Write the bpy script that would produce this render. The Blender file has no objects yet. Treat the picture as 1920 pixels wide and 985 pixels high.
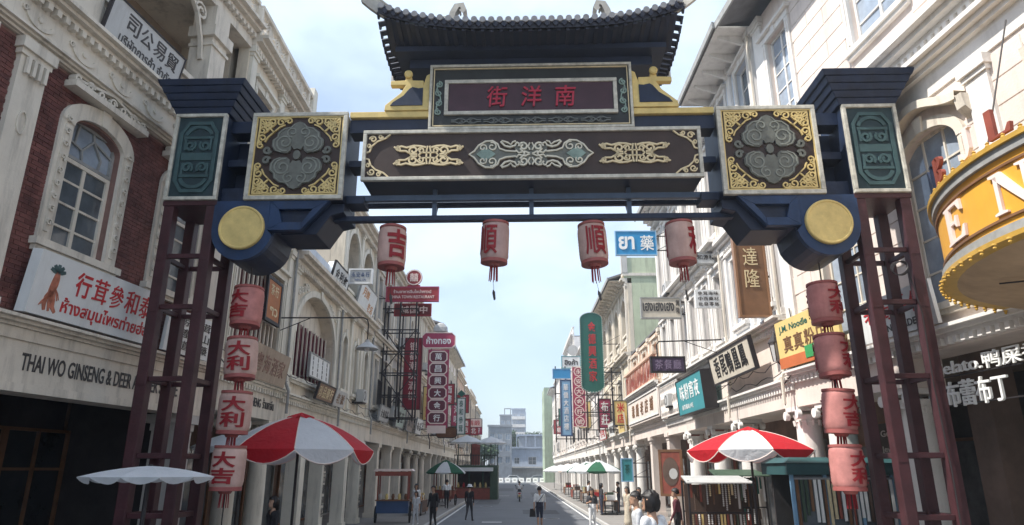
import bpy, bmesh, math, random
import numpy as np
from mathutils import Vector, Matrix, noise

R = math.radians
PI = math.pi
S = bpy.context.scene
COL = S.collection
random.seed(7)

# ------------------------------------------------------------------ camera
cam_d = bpy.data.cameras.new('camera')
cam = bpy.data.objects.new('camera', cam_d)
COL.objects.link(cam)
cam.location = (0, 0, 2.5)
cam.rotation_euler = (R(90 + 17.13), 0, R(0.36))
cam_d.sensor_width = 36
cam_d.lens = 1265 / 1920 * 36
cam_d.clip_start = 0.1
cam_d.clip_end = 3000
S.camera = cam

# ------------------------------------------------------------------ sky, sun, exposure
SUN_EL, SUN_AZ = 54, -104          # azimuth measured clockwise from +Y
world = bpy.data.worlds.new('World')
S.world = world
world.use_nodes = True
wt = world.node_tree
wt.nodes.clear()


def wn(t, **kw):
    n = wt.nodes.new(t)
    for k, v in kw.items():
        setattr(n, k, v)
    return n


sky = wn('ShaderNodeTexSky', sky_type='NISHITA')
sky.sun_disc = False
sky.sun_elevation = R(SUN_EL)
sky.sun_rotation = R(SUN_AZ)
sky.air_density = 1.0
sky.dust_density = 1.6
sky.ozone_density = 1.2
tc = wn('ShaderNodeTexCoord')
mp = wn('ShaderNodeMapping')
mp.inputs['Scale'].default_value = (1.0, 1.0, 1.9)
nz = wn('ShaderNodeTexNoise')
nz.inputs['Scale'].default_value = 2.3
nz.inputs['Detail'].default_value = 7
nz.inputs['Roughness'].default_value = 0.5
rp = wn('ShaderNodeMapRange')
rp.interpolation_type = 'SMOOTHSTEP'
rp.inputs['From Min'].default_value = 0.38
rp.inputs['From Max'].default_value = 0.66
rp.inputs['To Min'].default_value = 0.26
rp.inputs['To Max'].default_value = 0.84
mx = wn('ShaderNodeMix', data_type='RGBA')
mx.inputs['B'].default_value = (5.0, 5.95, 7.1, 1)
bg = wn('ShaderNodeBackground')
bg.inputs['Strength'].default_value = 0.135
wo = wn('ShaderNodeOutputWorld')
wt.links.new(tc.outputs['Generated'], mp.inputs['Vector'])
wt.links.new(mp.outputs['Vector'], nz.inputs['Vector'])
wt.links.new(nz.outputs['Fac'], rp.inputs['Value'])
wt.links.new(rp.outputs['Result'], mx.inputs['Factor'])
wt.links.new(sky.outputs['Color'], mx.inputs['A'])
wt.links.new(mx.outputs['Result'], bg.inputs['Color'])
wt.links.new(bg.outputs['Background'], wo.inputs['Surface'])

sun_d = bpy.data.lights.new('sun', 'SUN')
sun_d.energy = 4.4
sun_d.angle = R(0.8)
sun_d.color = (1.0, 0.955, 0.88)
sun = bpy.data.objects.new('sun', sun_d)
COL.objects.link(sun)
sun.rotation_euler = (R(90 - SUN_EL), 0, R(180 - SUN_AZ))
sun.location = (-30, -20, 60)

S.view_settings.view_transform = 'Standard'
S.view_settings.look = 'None'
S.view_settings.exposure = 0.72
S.view_settings.gamma = 1.0
S.view_settings.use_curve_mapping = False
S.cycles.max_bounces = 6
S.cycles.diffuse_bounces = 4
S.cycles.glossy_bounces = 3
S.cycles.use_denoising = True
S.cycles.sample_clamp_indirect = 6

# ------------------------------------------------------------------ materials
MATS = {}


def mat(name, col, rough=0.8, var=0.12, scale=1.5, metal=0.0, stain=0.0, stain_col=(0.12, 0.10, 0.085), spec=0.35, bump=0.0, emit=0.0, fine=0.0):
    """procedural material: base colour with large mottling, vertical weather streaks and fine grain"""
    if name in MATS:
        return MATS[name]
    m = bpy.data.materials.new(name)
    m.use_nodes = True
    t = m.node_tree
    b = t.nodes['Principled BSDF']
    b.inputs['Roughness'].default_value = rough
    b.inputs['Metallic'].default_value = metal
    b.inputs['Specular IOR Level'].default_value = spec
    g = t.nodes.new('ShaderNodeNewGeometry')
    n1 = t.nodes.new('ShaderNodeTexNoise')
    n1.inputs['Scale'].default_value = scale
    n1.inputs['Detail'].default_value = 5
    n1.inputs['Roughness'].default_value = 0.62
    t.links.new(g.outputs['Position'], n1.inputs['Vector'])
    mr = t.nodes.new('ShaderNodeMapRange')
    mr.inputs['From Min'].default_value = 0.3
    mr.inputs['From Max'].default_value = 0.7
    mr.inputs['To Min'].default_value = 1 - var
    mr.inputs['To Max'].default_value = 1 + var
    t.links.new(n1.outputs['Fac'], mr.inputs['Value'])
    vm = t.nodes.new('ShaderNodeVectorMath')
    vm.operation = 'SCALE'
    vm.inputs[0].default_value = col[:3]
    t.links.new(mr.outputs['Result'], vm.inputs['Scale'])
    out = vm.outputs['Vector']
    if stain > 0:
        mpp = t.nodes.new('ShaderNodeMapping')
        mpp.inputs['Scale'].default_value = (2.6, 2.6, 0.35)
        n2 = t.nodes.new('ShaderNodeTexNoise')
        n2.inputs['Scale'].default_value = 1.3
        n2.inputs['Detail'].default_value = 7
        n2.inputs['Roughness'].default_value = 0.7
        t.links.new(g.outputs['Position'], mpp.inputs['Vector'])
        t.links.new(mpp.outputs['Vector'], n2.inputs['Vector'])
        m2 = t.nodes.new('ShaderNodeMapRange')
        m2.inputs['From Min'].default_value = 0.5
        m2.inputs['From Max'].default_value = 0.78
        m2.inputs['To Min'].default_value = 0
        m2.inputs['To Max'].default_value = stain
        t.links.new(n2.outputs['Fac'], m2.inputs['Value'])
        mm = t.nodes.new('ShaderNodeMix')
        mm.data_type = 'RGBA'
        mm.inputs['B'].default_value = (*stain_col, 1)
        t.links.new(m2.outputs['Result'], mm.inputs['Factor'])
        t.links.new(out, mm.inputs['A'])
        out = mm.outputs['Result']
    t.links.new(out, b.inputs['Base Color'])
    if bump > 0 or fine > 0:
        n3 = t.nodes.new('ShaderNodeTexNoise')
        n3.inputs['Scale'].default_value = 22
        n3.inputs['Detail'].default_value = 4
        t.links.new(g.outputs['Position'], n3.inputs['Vector'])
        bp = t.nodes.new('ShaderNodeBump')
        bp.inputs['Strength'].default_value = max(bump, fine)
        bp.inputs['Distance'].default_value = 0.02
        t.links.new(n3.outputs['Fac'], bp.inputs['Height'])
        t.links.new(bp.outputs['Normal'], b.inputs['Normal'])
    if emit > 0:
        b.inputs['Emission Color'].default_value = (*col[:3], 1)
        b.inputs['Emission Strength'].default_value = emit
    MATS[name] = m
    return m


def plaster(name, col, stain=0.55, var=0.1):
    return mat(name, col, rough=0.92, var=var, scale=0.9, stain=stain, spec=0.2, bump=0.25)


M_CREAM = plaster('plaster_cream', (0.68, 0.60, 0.48), 0.65)
M_CREAM2 = plaster('plaster_warm', (0.60, 0.53, 0.43))
M_TRIM = plaster('trim_offwhite', (0.68, 0.62, 0.53), 0.6)
M_TRIML = plaster('trim_left', (0.72, 0.68, 0.59), 0.55)
M_TRIMW = plaster('trim_white', (0.74, 0.71, 0.67), 0.3)
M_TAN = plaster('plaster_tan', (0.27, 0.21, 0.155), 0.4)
M_PINK = plaster('plaster_pinkish', (0.70, 0.61, 0.55), 0.25)
M_WHITE = plaster('plaster_white', (0.74, 0.70, 0.67), 0.25)
M_BLUEW = plaster('plaster_bluewhite', (0.62, 0.67, 0.74), 0.25)
M_GREENW = plaster('plaster_palegreen', (0.50, 0.54, 0.38), 0.5)
M_LIME = plaster('plaster_lime', (0.34, 0.41, 0.30), 0.6)
M_GREY = plaster('plaster_grey', (0.50, 0.48, 0.45), 0.6)
M_PEACH = plaster('plaster_peach', (0.66, 0.47, 0.36), 0.3)
M_BRICK = mat('brick_red', (0.145, 0.056, 0.048), 0.85, 0.45, 3.5, stain=0.25, bump=0.3)
M_BRICK2 = mat('brick_dark', (0.11, 0.042, 0.038), 0.85, 0.35, 3.5, stain=0.25, bump=0.3)
M_MORTAR = mat('mortar', (0.22, 0.13, 0.11), 0.95, 0.2, 4)
M_GLASS = mat('window_glass', (0.10, 0.115, 0.13), 0.08, 0.5, 1.2, spec=0.6)
M_GLASSB = mat('glass_sky_painted', (0.30, 0.35, 0.42), 0.06, 0.35, 1.2, spec=0.8)  # sky reflection painted into the base colour as pale blue-grey
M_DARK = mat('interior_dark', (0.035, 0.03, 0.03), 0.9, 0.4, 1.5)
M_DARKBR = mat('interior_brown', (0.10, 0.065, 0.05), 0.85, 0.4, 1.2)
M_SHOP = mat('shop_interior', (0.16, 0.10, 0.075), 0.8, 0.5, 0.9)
M_CURT = mat('curtain_pale', (0.42, 0.40, 0.37), 0.9, 0.2, 4)
M_REDLOUV = mat('louver_red', (0.13, 0.03, 0.035), 0.7, 0.25, 5)
M_GREYLOUV = mat('louver_grey', (0.30, 0.30, 0.29), 0.7, 0.2, 5)
M_NAVY = mat('gate_navy', (0.011, 0.021, 0.050), 0.5, 0.35, 2.5, spec=0.35, fine=0.12, stain=0.35, stain_col=(0.05, 0.06, 0.08))
M_BLUE = mat('gate_navy_lit', (0.016, 0.040, 0.100), 0.5, 0.3, 2.5, spec=0.35, fine=0.12, stain=0.4, stain_col=(0.055, 0.07, 0.10))  # lighter navy for bracket fronts: the light they catch is painted in
M_NAVYD = mat('gate_navy_dark', (0.012, 0.02, 0.045), 0.5, 0.25, 2.5)
M_BROWN = mat('panel_brown', (0.042, 0.025, 0.020), 0.55, 0.25, 3, spec=0.35)
M_BLACKGR = mat('panel_black', (0.025, 0.028, 0.028), 0.55, 0.25, 3)
M_GOLD = mat('gold_paint', (0.66, 0.50, 0.20), 0.45, 0.12, 8, metal=0.0, spec=0.5)
M_GOLDP = mat('gold_pale', (0.68, 0.56, 0.34), 0.5, 0.15, 8)
M_YEL = mat('gate_yellow', (0.68, 0.52, 0.20), 0.55, 0.16, 4, stain=0.35, stain_col=(0.42, 0.30, 0.12), fine=0.15)
M_FRAMEW = mat('frame_silver', (0.52, 0.50, 0.43), 0.5, 0.3, 7, stain=0.5, stain_col=(0.22, 0.20, 0.16))
M_TEAL = mat('panel_teal', (0.045, 0.090, 0.095), 0.55, 0.2, 4)
M_TEALD = mat('panel_teal_dark', (0.020, 0.042, 0.050), 0.6, 0.2, 4)
M_OLIVE = mat('medallion_olive', (0.135, 0.14, 0.12), 0.55, 0.25, 6)
M_OLIVEL = mat('medallion_line', (0.21, 0.22, 0.19), 0.5, 0.2, 6)
M_SAGE = mat('ornament_sage', (0.22, 0.30, 0.26), 0.55, 0.25, 6)
M_CREAML = mat('ornament_cream', (0.66, 0.62, 0.50), 0.5, 0.15, 6)
M_MAROON = mat('gate_maroon', (0.060, 0.020, 0.024), 0.5, 0.3, 2.5, stain=0.6, stain_col=(0.045, 0.03, 0.03), fine=0.2)
M_REDTXT = mat('red_lettering', (0.42, 0.02, 0.05), 0.5, 0.1, 6)
M_REDINK = mat('red_paint', (0.50, 0.03, 0.035), 0.6, 0.12, 6)
M_BLACK = mat('black_paint', (0.02, 0.018, 0.018), 0.5, 0.2, 6)
M_INK = mat('ink_grey', (0.06, 0.055, 0.055), 0.6, 0.2, 6)
M_WSIGN = mat('sign_white', (0.72, 0.73, 0.72), 0.5, 0.06, 2, stain=0.35, stain_col=(0.3, 0.27, 0.22))
M_GSIGN = mat('sign_grey', (0.48, 0.48, 0.47), 0.5, 0.08, 2, stain=0.4, stain_col=(0.2, 0.17, 0.13))
M_BEIGE = mat('sign_beige', (0.62, 0.56, 0.46), 0.6, 0.08, 2, stain=0.4, stain_col=(0.2, 0.17, 0.13))
M_LETW = mat('letters_white', (0.82, 0.82, 0.80), 0.45, 0.03, 4)
M_LETP = mat('letters_pinkwhite', (0.80, 0.66, 0.60), 0.5, 0.05, 4)
M_SRED = mat('sign_red', (0.30, 0.028, 0.035), 0.5, 0.15, 2, stain=0.15)
M_SPINK = mat('sign_magenta', (0.36, 0.045, 0.10), 0.5, 0.15, 2)
M_SBLUE = mat('sign_blue', (0.035, 0.26, 0.52), 0.4, 0.08, 2)
M_SBLUE2 = mat('sign_blue_pale', (0.22, 0.40, 0.58), 0.45, 0.1, 2)
M_STEAL = mat('sign_teal', (0.05, 0.27, 0.30), 0.4, 0.08, 2)
M_SGREEN = mat('sign_green', (0.015, 0.11, 0.085), 0.4, 0.12, 2)
M_SBROWN = mat('sign_brown', (0.20, 0.105, 0.055), 0.45, 0.15, 3)
M_SYEL = mat('sign_yellow', (0.72, 0.55, 0.22), 0.5, 0.1, 2)
M_ORANGE = mat('marquee_orange', (0.74, 0.37, 0.05), 0.4, 0.08, 1.5, stain=0.1)
M_GILT = mat('marquee_gilt', (0.56, 0.34, 0.07), 0.4, 0.15, 6, metal=0.2)
M_SOFFIT = mat('marquee_soffit', (0.44, 0.31, 0.19), 0.8, 0.2, 1.5, stain=0.3)
M_IRON = mat('iron_dark', (0.030, 0.026, 0.028), 0.55, 0.2, 5)
M_STEEL = mat('steel_grey', (0.35, 0.35, 0.36), 0.4, 0.1, 5, metal=0.6)
M_URED = mat('canvas_red', (0.58, 0.018, 0.03), 0.75, 0.08, 3)
M_UWHITE = mat('canvas_white', (0.74, 0.76, 0.78), 0.8, 0.05, 3)
M_UGREEN = mat('canvas_green', (0.03, 0.13, 0.07), 0.8, 0.1, 3)
for _m in (M_URED, M_UWHITE, M_UGREEN):        # canvas lets some light through and is slightly creased
    _t = _m.node_tree
    _b = _t.nodes['Principled BSDF']
    _tr = _t.nodes.new('ShaderNodeBsdfTranslucent')
    _t.links.new(_b.inputs['Base Color'].links[0].from_socket, _tr.inputs['Color'])
    _mx = _t.nodes.new('ShaderNodeMixShader')
    _mx.inputs['Fac'].default_value = 0.28
    _t.links.new(_b.outputs['BSDF'], _mx.inputs[1])
    _t.links.new(_tr.outputs['BSDF'], _mx.inputs[2])
    _t.links.new(_mx.outputs['Shader'], _t.nodes['Material Output'].inputs['Surface'])
    _n = _t.nodes.new('ShaderNodeTexNoise')
    _n.inputs['Scale'].default_value = 5
    _n.inputs['Detail'].default_value = 3
    _n.inputs['Distortion'].default_value = 1.2
    _g = _t.nodes.new('ShaderNodeNewGeometry')
    _t.links.new(_g.outputs['Position'], _n.inputs['Vector'])
    _bp = _t.nodes.new('ShaderNodeBump')
    _bp.inputs['Strength'].default_value = 0.45
    _bp.inputs['Distance'].default_value = 0.06
    _t.links.new(_n.outputs['Fac'], _bp.inputs['Height'])
    _t.links.new(_bp.outputs['Normal'], _b.inputs['Normal'])
M_UPIPE = mat('canvas_piping', (0.80, 0.68, 0.62), 0.7, 0.05, 3)
M_LANT = mat('lantern_paper', (0.48, 0.32, 0.29), 0.75, 0.16, 4, stain=0.4, stain_col=(0.30, 0.13, 0.11))
M_LANTR = mat('lantern_cloth_red', (0.48, 0.20, 0.18), 0.75, 0.22, 4, stain=0.5, stain_col=(0.32, 0.09, 0.08))
M_LANT2 = mat('lantern_rim', (0.34, 0.10, 0.09), 0.6, 0.15, 5)
M_LRED = mat('lantern_red', (0.27, 0.012, 0.018), 0.6, 0.12, 5)
M_TILE = mat('roof_tile_dark', (0.022, 0.026, 0.045), 0.5, 0.3, 6)
M_TILEE = mat('roof_tile_end', (0.26, 0.26, 0.27), 0.5, 0.25, 6)
M_STONEL = mat('ridge_stone', (0.42, 0.40, 0.36), 0.7, 0.25, 5, stain=0.3)
M_ROOF = mat('roof_grey', (0.16, 0.155, 0.16), 0.8, 0.2, 2, stain=0.3)
M_WOOD = mat('wood_brown', (0.16, 0.075, 0.035), 0.6, 0.25, 3)
M_WOODR = mat('wood_red', (0.24, 0.06, 0.04), 0.6, 0.25, 3)
M_CARTB = mat('cart_blue', (0.035, 0.07, 0.16), 0.45, 0.15, 3)
M_CARTT = mat('cart_teal', (0.03, 0.085, 0.09), 0.5, 0.15, 3)
M_KGREEN = mat('kiosk_green', (0.05, 0.085, 0.055), 0.6, 0.2, 3)
M_LEAF = mat('leaf_green', (0.045, 0.085, 0.030), 0.6, 0.35, 1.2)
M_LEAF2 = mat('leaf_green_dark', (0.030, 0.060, 0.024), 0.6, 0.35, 1.2)
M_BARK = mat('bark', (0.10, 0.075, 0.055), 0.9, 0.3, 3)
M_CLAY = mat('pot_clay', (0.30, 0.12, 0.06), 0.8, 0.2, 3)
M_RUBBER = mat('rubber', (0.02, 0.02, 0.02), 0.8, 0.1, 5)
M_CARW = mat('car_paint_white', (0.70, 0.71, 0.72), 0.25, 0.03, 3)
M_GREYC = plaster('concrete_far', (0.27, 0.29, 0.32), 0.5)
M_BLUEC = plaster('concrete_bluewhite', (0.36, 0.41, 0.49), 0.4)

# ------------------------------------------------------------------ mesh helpers


class MB:
    """collects boxes, prisms, tubes, lathes ... and links them as one mesh object"""

    def __init__(s):
        s.v = []
        s.f = []

    def add(s, vs, fs, M=None):
        b = len(s.v)
        if M is not None:
            vs = [tuple(M @ Vector(p)) for p in vs]
        s.v += [tuple(p) for p in vs]
        s.f += [[i + b for i in f] for f in fs]
        return s

    def box(s, x0, x1, y0, y1, z0, z1, M=None):
        return s.add([(x0, y0, z0), (x1, y0, z0), (x1, y1, z0), (x0, y1, z0), (x0, y0, z1), (x1, y0, z1), (x1, y1, z1), (x0, y1, z1)],
                     [(0, 3, 2, 1), (4, 5, 6, 7), (0, 1, 5, 4), (1, 2, 6, 5), (2, 3, 7, 6), (3, 0, 4, 7)], M)

    def frustum(s, a, b, z0, z1, M=None):
        """a, b = (x0,x1,y0,y1) at z0 and z1"""
        vs = [(q[i], q[j], z) for q, z in ((a, z0), (b, z1)) for i, j in ((0, 2), (1, 2), (1, 3), (0, 3))]
        return s.add(vs, [(0, 3, 2, 1), (4, 5, 6, 7), (0, 1, 5, 4), (1, 2, 6, 5), (2, 3, 7, 6), (3, 0, 4, 7)], M)

    def prism(s, poly, y0, y1, M=None):
        n = len(poly)
        vs = [(x, y0, z) for x, z in poly] + [(x, y1, z) for x, z in poly]
        fs = [list(range(n)), list(range(2 * n - 1, n - 1, -1))] + [(i, i + n, (i + 1) % n + n, (i + 1) % n) for i in range(n)]
        return s.add(vs, fs, M)

    def prismx(s, poly, x0, x1, M=None):
        n = len(poly)
        vs = [(x0, y, z) for y, z in poly] + [(x1, y, z) for y, z in poly]
        fs = [list(range(n)), list(range(2 * n - 1, n - 1, -1))] + [(i, i + n, (i + 1) % n + n, (i + 1) % n) for i in range(n)]
        return s.add(vs, fs, M)

    def prismz(s, poly, z0, z1, M=None):
        n = len(poly)
        vs = [(x, y, z0) for x, y in poly] + [(x, y, z1) for x, y in poly]
        fs = [list(range(n)), list(range(2 * n - 1, n - 1, -1))] + [(i, i + n, (i + 1) % n + n, (i + 1) % n) for i in range(n)]
        return s.add(vs, fs, M)

    def tube(s, p0, p1, r0, r1=None, n=8, M=None):
        r1 = r0 if r1 is None else r1
        p0, p1 = Vector(p0), Vector(p1)
        d = (p1 - p0)
        if d.length < 1e-6:
            return s
        d.normalize()
        a = d.orthogonal().normalized()
        b = d.cross(a)
        vs = []
        for p, r in ((p0, r0), (p1, r1)):
            for i in range(n):
                t = 2 * PI * i / n
                vs.append(tuple(p + a * (r * math.cos(t)) + b * (r * math.sin(t))))
        fs = [(i, (i + 1) % n, (i + 1) % n + n, i + n) for i in range(n)] + [list(range(n - 1, -1, -1)), list(range(n, 2 * n))]
        return s.add(vs, fs, M)

    def path(s, pts, r, n=6, M=None):
        for a, b in zip(pts[:-1], pts[1:]):
            s.tube(a, b, r, r, n, M)
        return s

    def lathe(s, prof, n=16, c=(0, 0), M=None, caps=True, squash=1.0):
        vs = []
        fs = []
        for r, z in prof:
            for i in range(n):
                t = 2 * PI * i / n
                vs.append((c[0] + r * math.cos(t), c[1] + squash * r * math.sin(t), z))
        for k in range(len(prof) - 1):
            for i in range(n):
                j = (i + 1) % n
                fs.append((k * n + i, k * n + j, (k + 1) * n + j, (k + 1) * n + i))
        if caps:
            fs.append(list(range(n - 1, -1, -1)))
            fs.append([(len(prof) - 1) * n + i for i in range(n)])
        return s.add(vs, fs, M)

    def ball(s, c, r, n=10, m=7, M=None, sc=(1, 1, 1)):
        vs = [(c[0], c[1], c[2] - r * sc[2])]
        for k in range(1, m):
            p = -PI / 2 + PI * k / m
            for i in range(n):
                t = 2 * PI * i / n
                vs.append((c[0] + sc[0] * r * math.cos(p) * math.cos(t), c[1] + sc[1] * r * math.cos(p) * math.sin(t), c[2] + sc[2] * r * math.sin(p)))
        vs.append((c[0], c[1], c[2] + r * sc[2]))
        fs = [(0, 1 + (i + 1) % n, 1 + i) for i in range(n)]
        for k in range(m - 2):
            for i in range(n):
                j = (i + 1) % n
                fs.append((1 + k * n + i, 1 + k * n + j, 1 + (k + 1) * n + j, 1 + (k + 1) * n + i))
        L = len(vs) - 1
        fs += [(L, 1 + (m - 2) * n + i, 1 + (m - 2) * n + (i + 1) % n) for i in range(n)]
        return s.add(vs, fs, M)

    def ribbon(s, pts, w, y0, y1, closed=False, taper=False):
        """flat band along a 2-D path (x,z), raised from y1 (back) to y0 (front)"""
        n = len(pts)
        L, Rr = [], []
        for i in range(n):
            if closed:
                a, b = pts[i - 1], pts[(i + 1) % n]
            else:
                a, b = pts[max(0, i - 1)], pts[min(n - 1, i + 1)]
            dx, dz = b[0] - a[0], b[1] - a[1]
            l = math.hypot(dx, dz) or 1
            ww = w / 2
            if taper:
                ww *= 0.35 + 0.65 * math.sin(PI * (i + 0.5) / n)
            L.append((pts[i][0] - dz / l * ww, pts[i][1] + dx / l * ww))
            Rr.append((pts[i][0] + dz / l * ww, pts[i][1] - dx / l * ww))
        vs = [(x, y0, z) for x, z in L] + [(x, y0, z) for x, z in Rr] + [(x, y1, z) for x, z in L] + [(x, y1, z) for x, z in Rr]
        fs = []
        for i in range(n if closed else n - 1):
            j = (i + 1) % n
            fs += [(i, j, n + j, n + i), (i, 2 * n + i, 2 * n + j, j), (n + i, n + j, 3 * n + j, 3 * n + i)]
        return s.add(vs, fs)

    def frame(s, x0, x1, z0, z1, w, y0, y1):
        s.box(x0, x1, y0, y1, z1 - w, z1)
        s.box(x0, x1, y0, y1, z0, z0 + w)
        s.box(x0, x0 + w, y0, y1, z0 + w, z1 - w)
        s.box(x1 - w, x1, y0, y1, z0 + w, z1 - w)
        return s

    def mesh(s, name, mats, smooth=False):
        me = bpy.data.meshes.new(name)
        me.from_pydata(s.v, [], s.f)
        bm = bmesh.new()
        bm.from_mesh(me)
        bmesh.ops.recalc_face_normals(bm, faces=bm.faces)
        if smooth:
            for f in bm.faces:
                f.smooth = True
            for e in bm.edges:
                if len(e.link_faces) == 2 and e.calc_face_angle(0) > 0.7:
                    e.smooth = False
        bm.to_mesh(me)
        bm.free()
        for m in (mats if isinstance(mats, (list, tuple)) else [mats]):
            me.materials.append(m)
        return me

    def build(s, name, m, parent=None, loc=(0, 0, 0), rot=(0, 0, 0), smooth=False):
        return link(name, s.mesh(name, m, smooth), parent, loc, rot)


def link(name, me, parent=None, loc=(0, 0, 0), rot=(0, 0, 0), scale=None):
    o = bpy.data.objects.new(name, me)
    COL.objects.link(o)
    o.location = loc
    o.rotation_euler = rot
    if scale:
        o.scale = scale
    if parent is not None:
        o.parent = parent
    return o


def tag(o, label=None, cat=None, group=None, kind=None):
    if label:
        o['label'] = label
    if cat:
        o['category'] = cat
    if group:
        o['group'] = group
    if kind:
        o['kind'] = kind
    return o


def thing(name, label, cat, loc=(0, 0, 0), rz=0.0, group=None, rot=None):
    o = bpy.data.objects.new(name, None)
    o.empty_display_size = 0.3
    COL.objects.link(o)
    o.location = loc
    o.rotation_euler = rot or (0, 0, rz)
    return tag(o, label, cat, group)


def structure(name, mb, m):
    return tag(mb.build(name, m), kind='structure')


def copy_tree(o, parent=None):
    c = o.copy()
    COL.objects.link(c)
    c.parent = parent
    for ch in list(o.children):
        copy_tree(ch, c)
    return c


CACHE = {}


def cached(key, fn):
    if key not in CACHE:
        CACHE[key] = fn()
    return CACHE[key]


# ------------------------------------------------------------------ lettering
_tc = bpy.data.curves.new('lettering_source', 'FONT')
_to = bpy.data.objects.new('lettering_source', _tc)
TMP = bpy.data.scenes.new('workshop')          # scratch scene: evaluating here is quick
TMP.collection.objects.link(_to)


def evaluated_mesh(o):
    vl = TMP.view_layers[0]
    vl.update()
    return bpy.data.meshes.new_from_object(o.evaluated_get(vl.depsgraph))


def glyphs(body, bold=0.0, thick=0.0):
    """mesh data of a string at size 1: facing -y, lying in the xz plane, normalised so that it is centred; returns verts, faces, w, h"""
    key = ('glyph', body, bold, thick)
    if key in CACHE:
        return CACHE[key]
    _tc.body = body
    _tc.offset = bold
    _tc.extrude = thick
    _tc.resolution_u = 3
    me = evaluated_mesh(_to)
    vs = [(v.co.x, -v.co.z, v.co.y) for v in me.vertices]
    fs = [list(p.vertices) for p in me.polygons]
    x0, x1 = min(v[0] for v in vs), max(v[0] for v in vs)
    z0, z1 = min(v[2] for v in vs), max(v[2] for v in vs)
    cx, cz = (x0 + x1) / 2, (z0 + z1) / 2
    vs = [(x - cx, y, z - cz) for x, y, z in vs]
    CACHE[key] = (vs, fs, x1 - x0, z1 - z0)
    return CACHE[key]


def put_text(mb, body, cx, cz, w, h, y, bold=0.015, thick=0.02, slant=0.0):
    """fit a string in a w x h box centred at (cx,cz), standing out from y; dense characters are
    thickened by three slightly staggered strikes instead of an outline offset"""
    dense = any(ord(c) > 0x2e80 and c not in SIMPLE for c in body)
    strikes = ((0, 0),)
    if dense:
        if bold > 0.008:
            strikes = ((-0.55 * bold, 0.0), (0.55 * bold, 1.0), (0.0, 2.0))
        bold = 0.0
    vs, fs, tw, th = glyphs(body, bold, thick)
    sx = w / tw
    sz = h / th
    for dx, k in strikes:
        mb.add([(cx + (x + dx + slant * z) * sx, y + yy * min(sx, sz) - 0.0012 * k, cz + (z + dx * 0.5) * sz) for x, yy, z in vs], fs)
    return mb


SIMPLE = '大吉利中行金木人市'


def put_column(mb, body, cx, z_top, z_bot, w, y, bold=0.015, thick=0.02, fill=0.82):
    n = len(body)
    p = (z_top - z_bot) / n
    for i, c in enumerate(body):
        put_text(mb, c, cx, z_top - p * (i + 0.5), w, p * fill, y, bold, thick)
    return mb


def put_row(mb, body, x0, x1, cz, h, y, bold=0.015, thick=0.02, fill=0.84):
    n = len(body)
    p = (x1 - x0) / n
    for i, c in enumerate(body):
        if c != ' ':
            put_text(mb, c, x0 + p * (i + 0.5), cz, p * fill, h, y, bold, thick)
    return mb


def spiral(cx, cz, r0, r1, a0, turns, n=14):
    out = []
    for i in range(n + 1):
        t = i / n
        r = r0 + (r1 - r0) * t
        a = a0 + turns * 2 * PI * t
        out.append((cx + r * math.cos(a), cz + r * math.sin(a)))
    return out


def arc(cx, cz, rx, rz, a0, a1, n=10):
    return [(cx + rx * math.cos(R(a0 + (a1 - a0) * i / n)), cz + rz * math.sin(R(a0 + (a1 - a0) * i / n))) for i in range(n + 1)]

# ================================================================== memorial gate over the street
GATE = thing('memorial_gate', 'blue and maroon steel archway with tiled roof spanning the street', 'gate', (0.3, 12.1, 0), R(-1.3))
G = GATE


BEVEL = {'post': 0.014, 'crossbar': 0.008, 'head_box': 0.012, 'panel_frame': 0.012, 'square_frame': 0.014, 'main_frame': 0.012, 'name_frame': 0.01, 'inscription_frame': 0.012, 'cap_step': 0.014, 'bracket_core': 0.012, 'bracket_arm': 0.012,
         'bracket_step': 0.012, 'truss_rail': 0.01, 'yellow_rail': 0.012, 'shoulder': 0.012, 'main_box': 0.012, 'link_rail': 0.012, 'tower_head': 0.01}


def gp(name, mb, m, parent=None, **k):
    o = mb.build(name, m, parent or G, **k)
    if name in BEVEL:                                   # worn, slightly rounded arrises
        bm = bmesh.new()
        bm.from_mesh(o.data)
        bmesh.ops.bevel(bm, geom=[e for e in bm.edges if e.is_manifold and e.calc_face_angle(0) > 0.5], offset=BEVEL[name], segments=2, affect='EDGES', profile=0.6)
        bm.to_mesh(o.data)
        bm.free()
    return o


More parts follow.
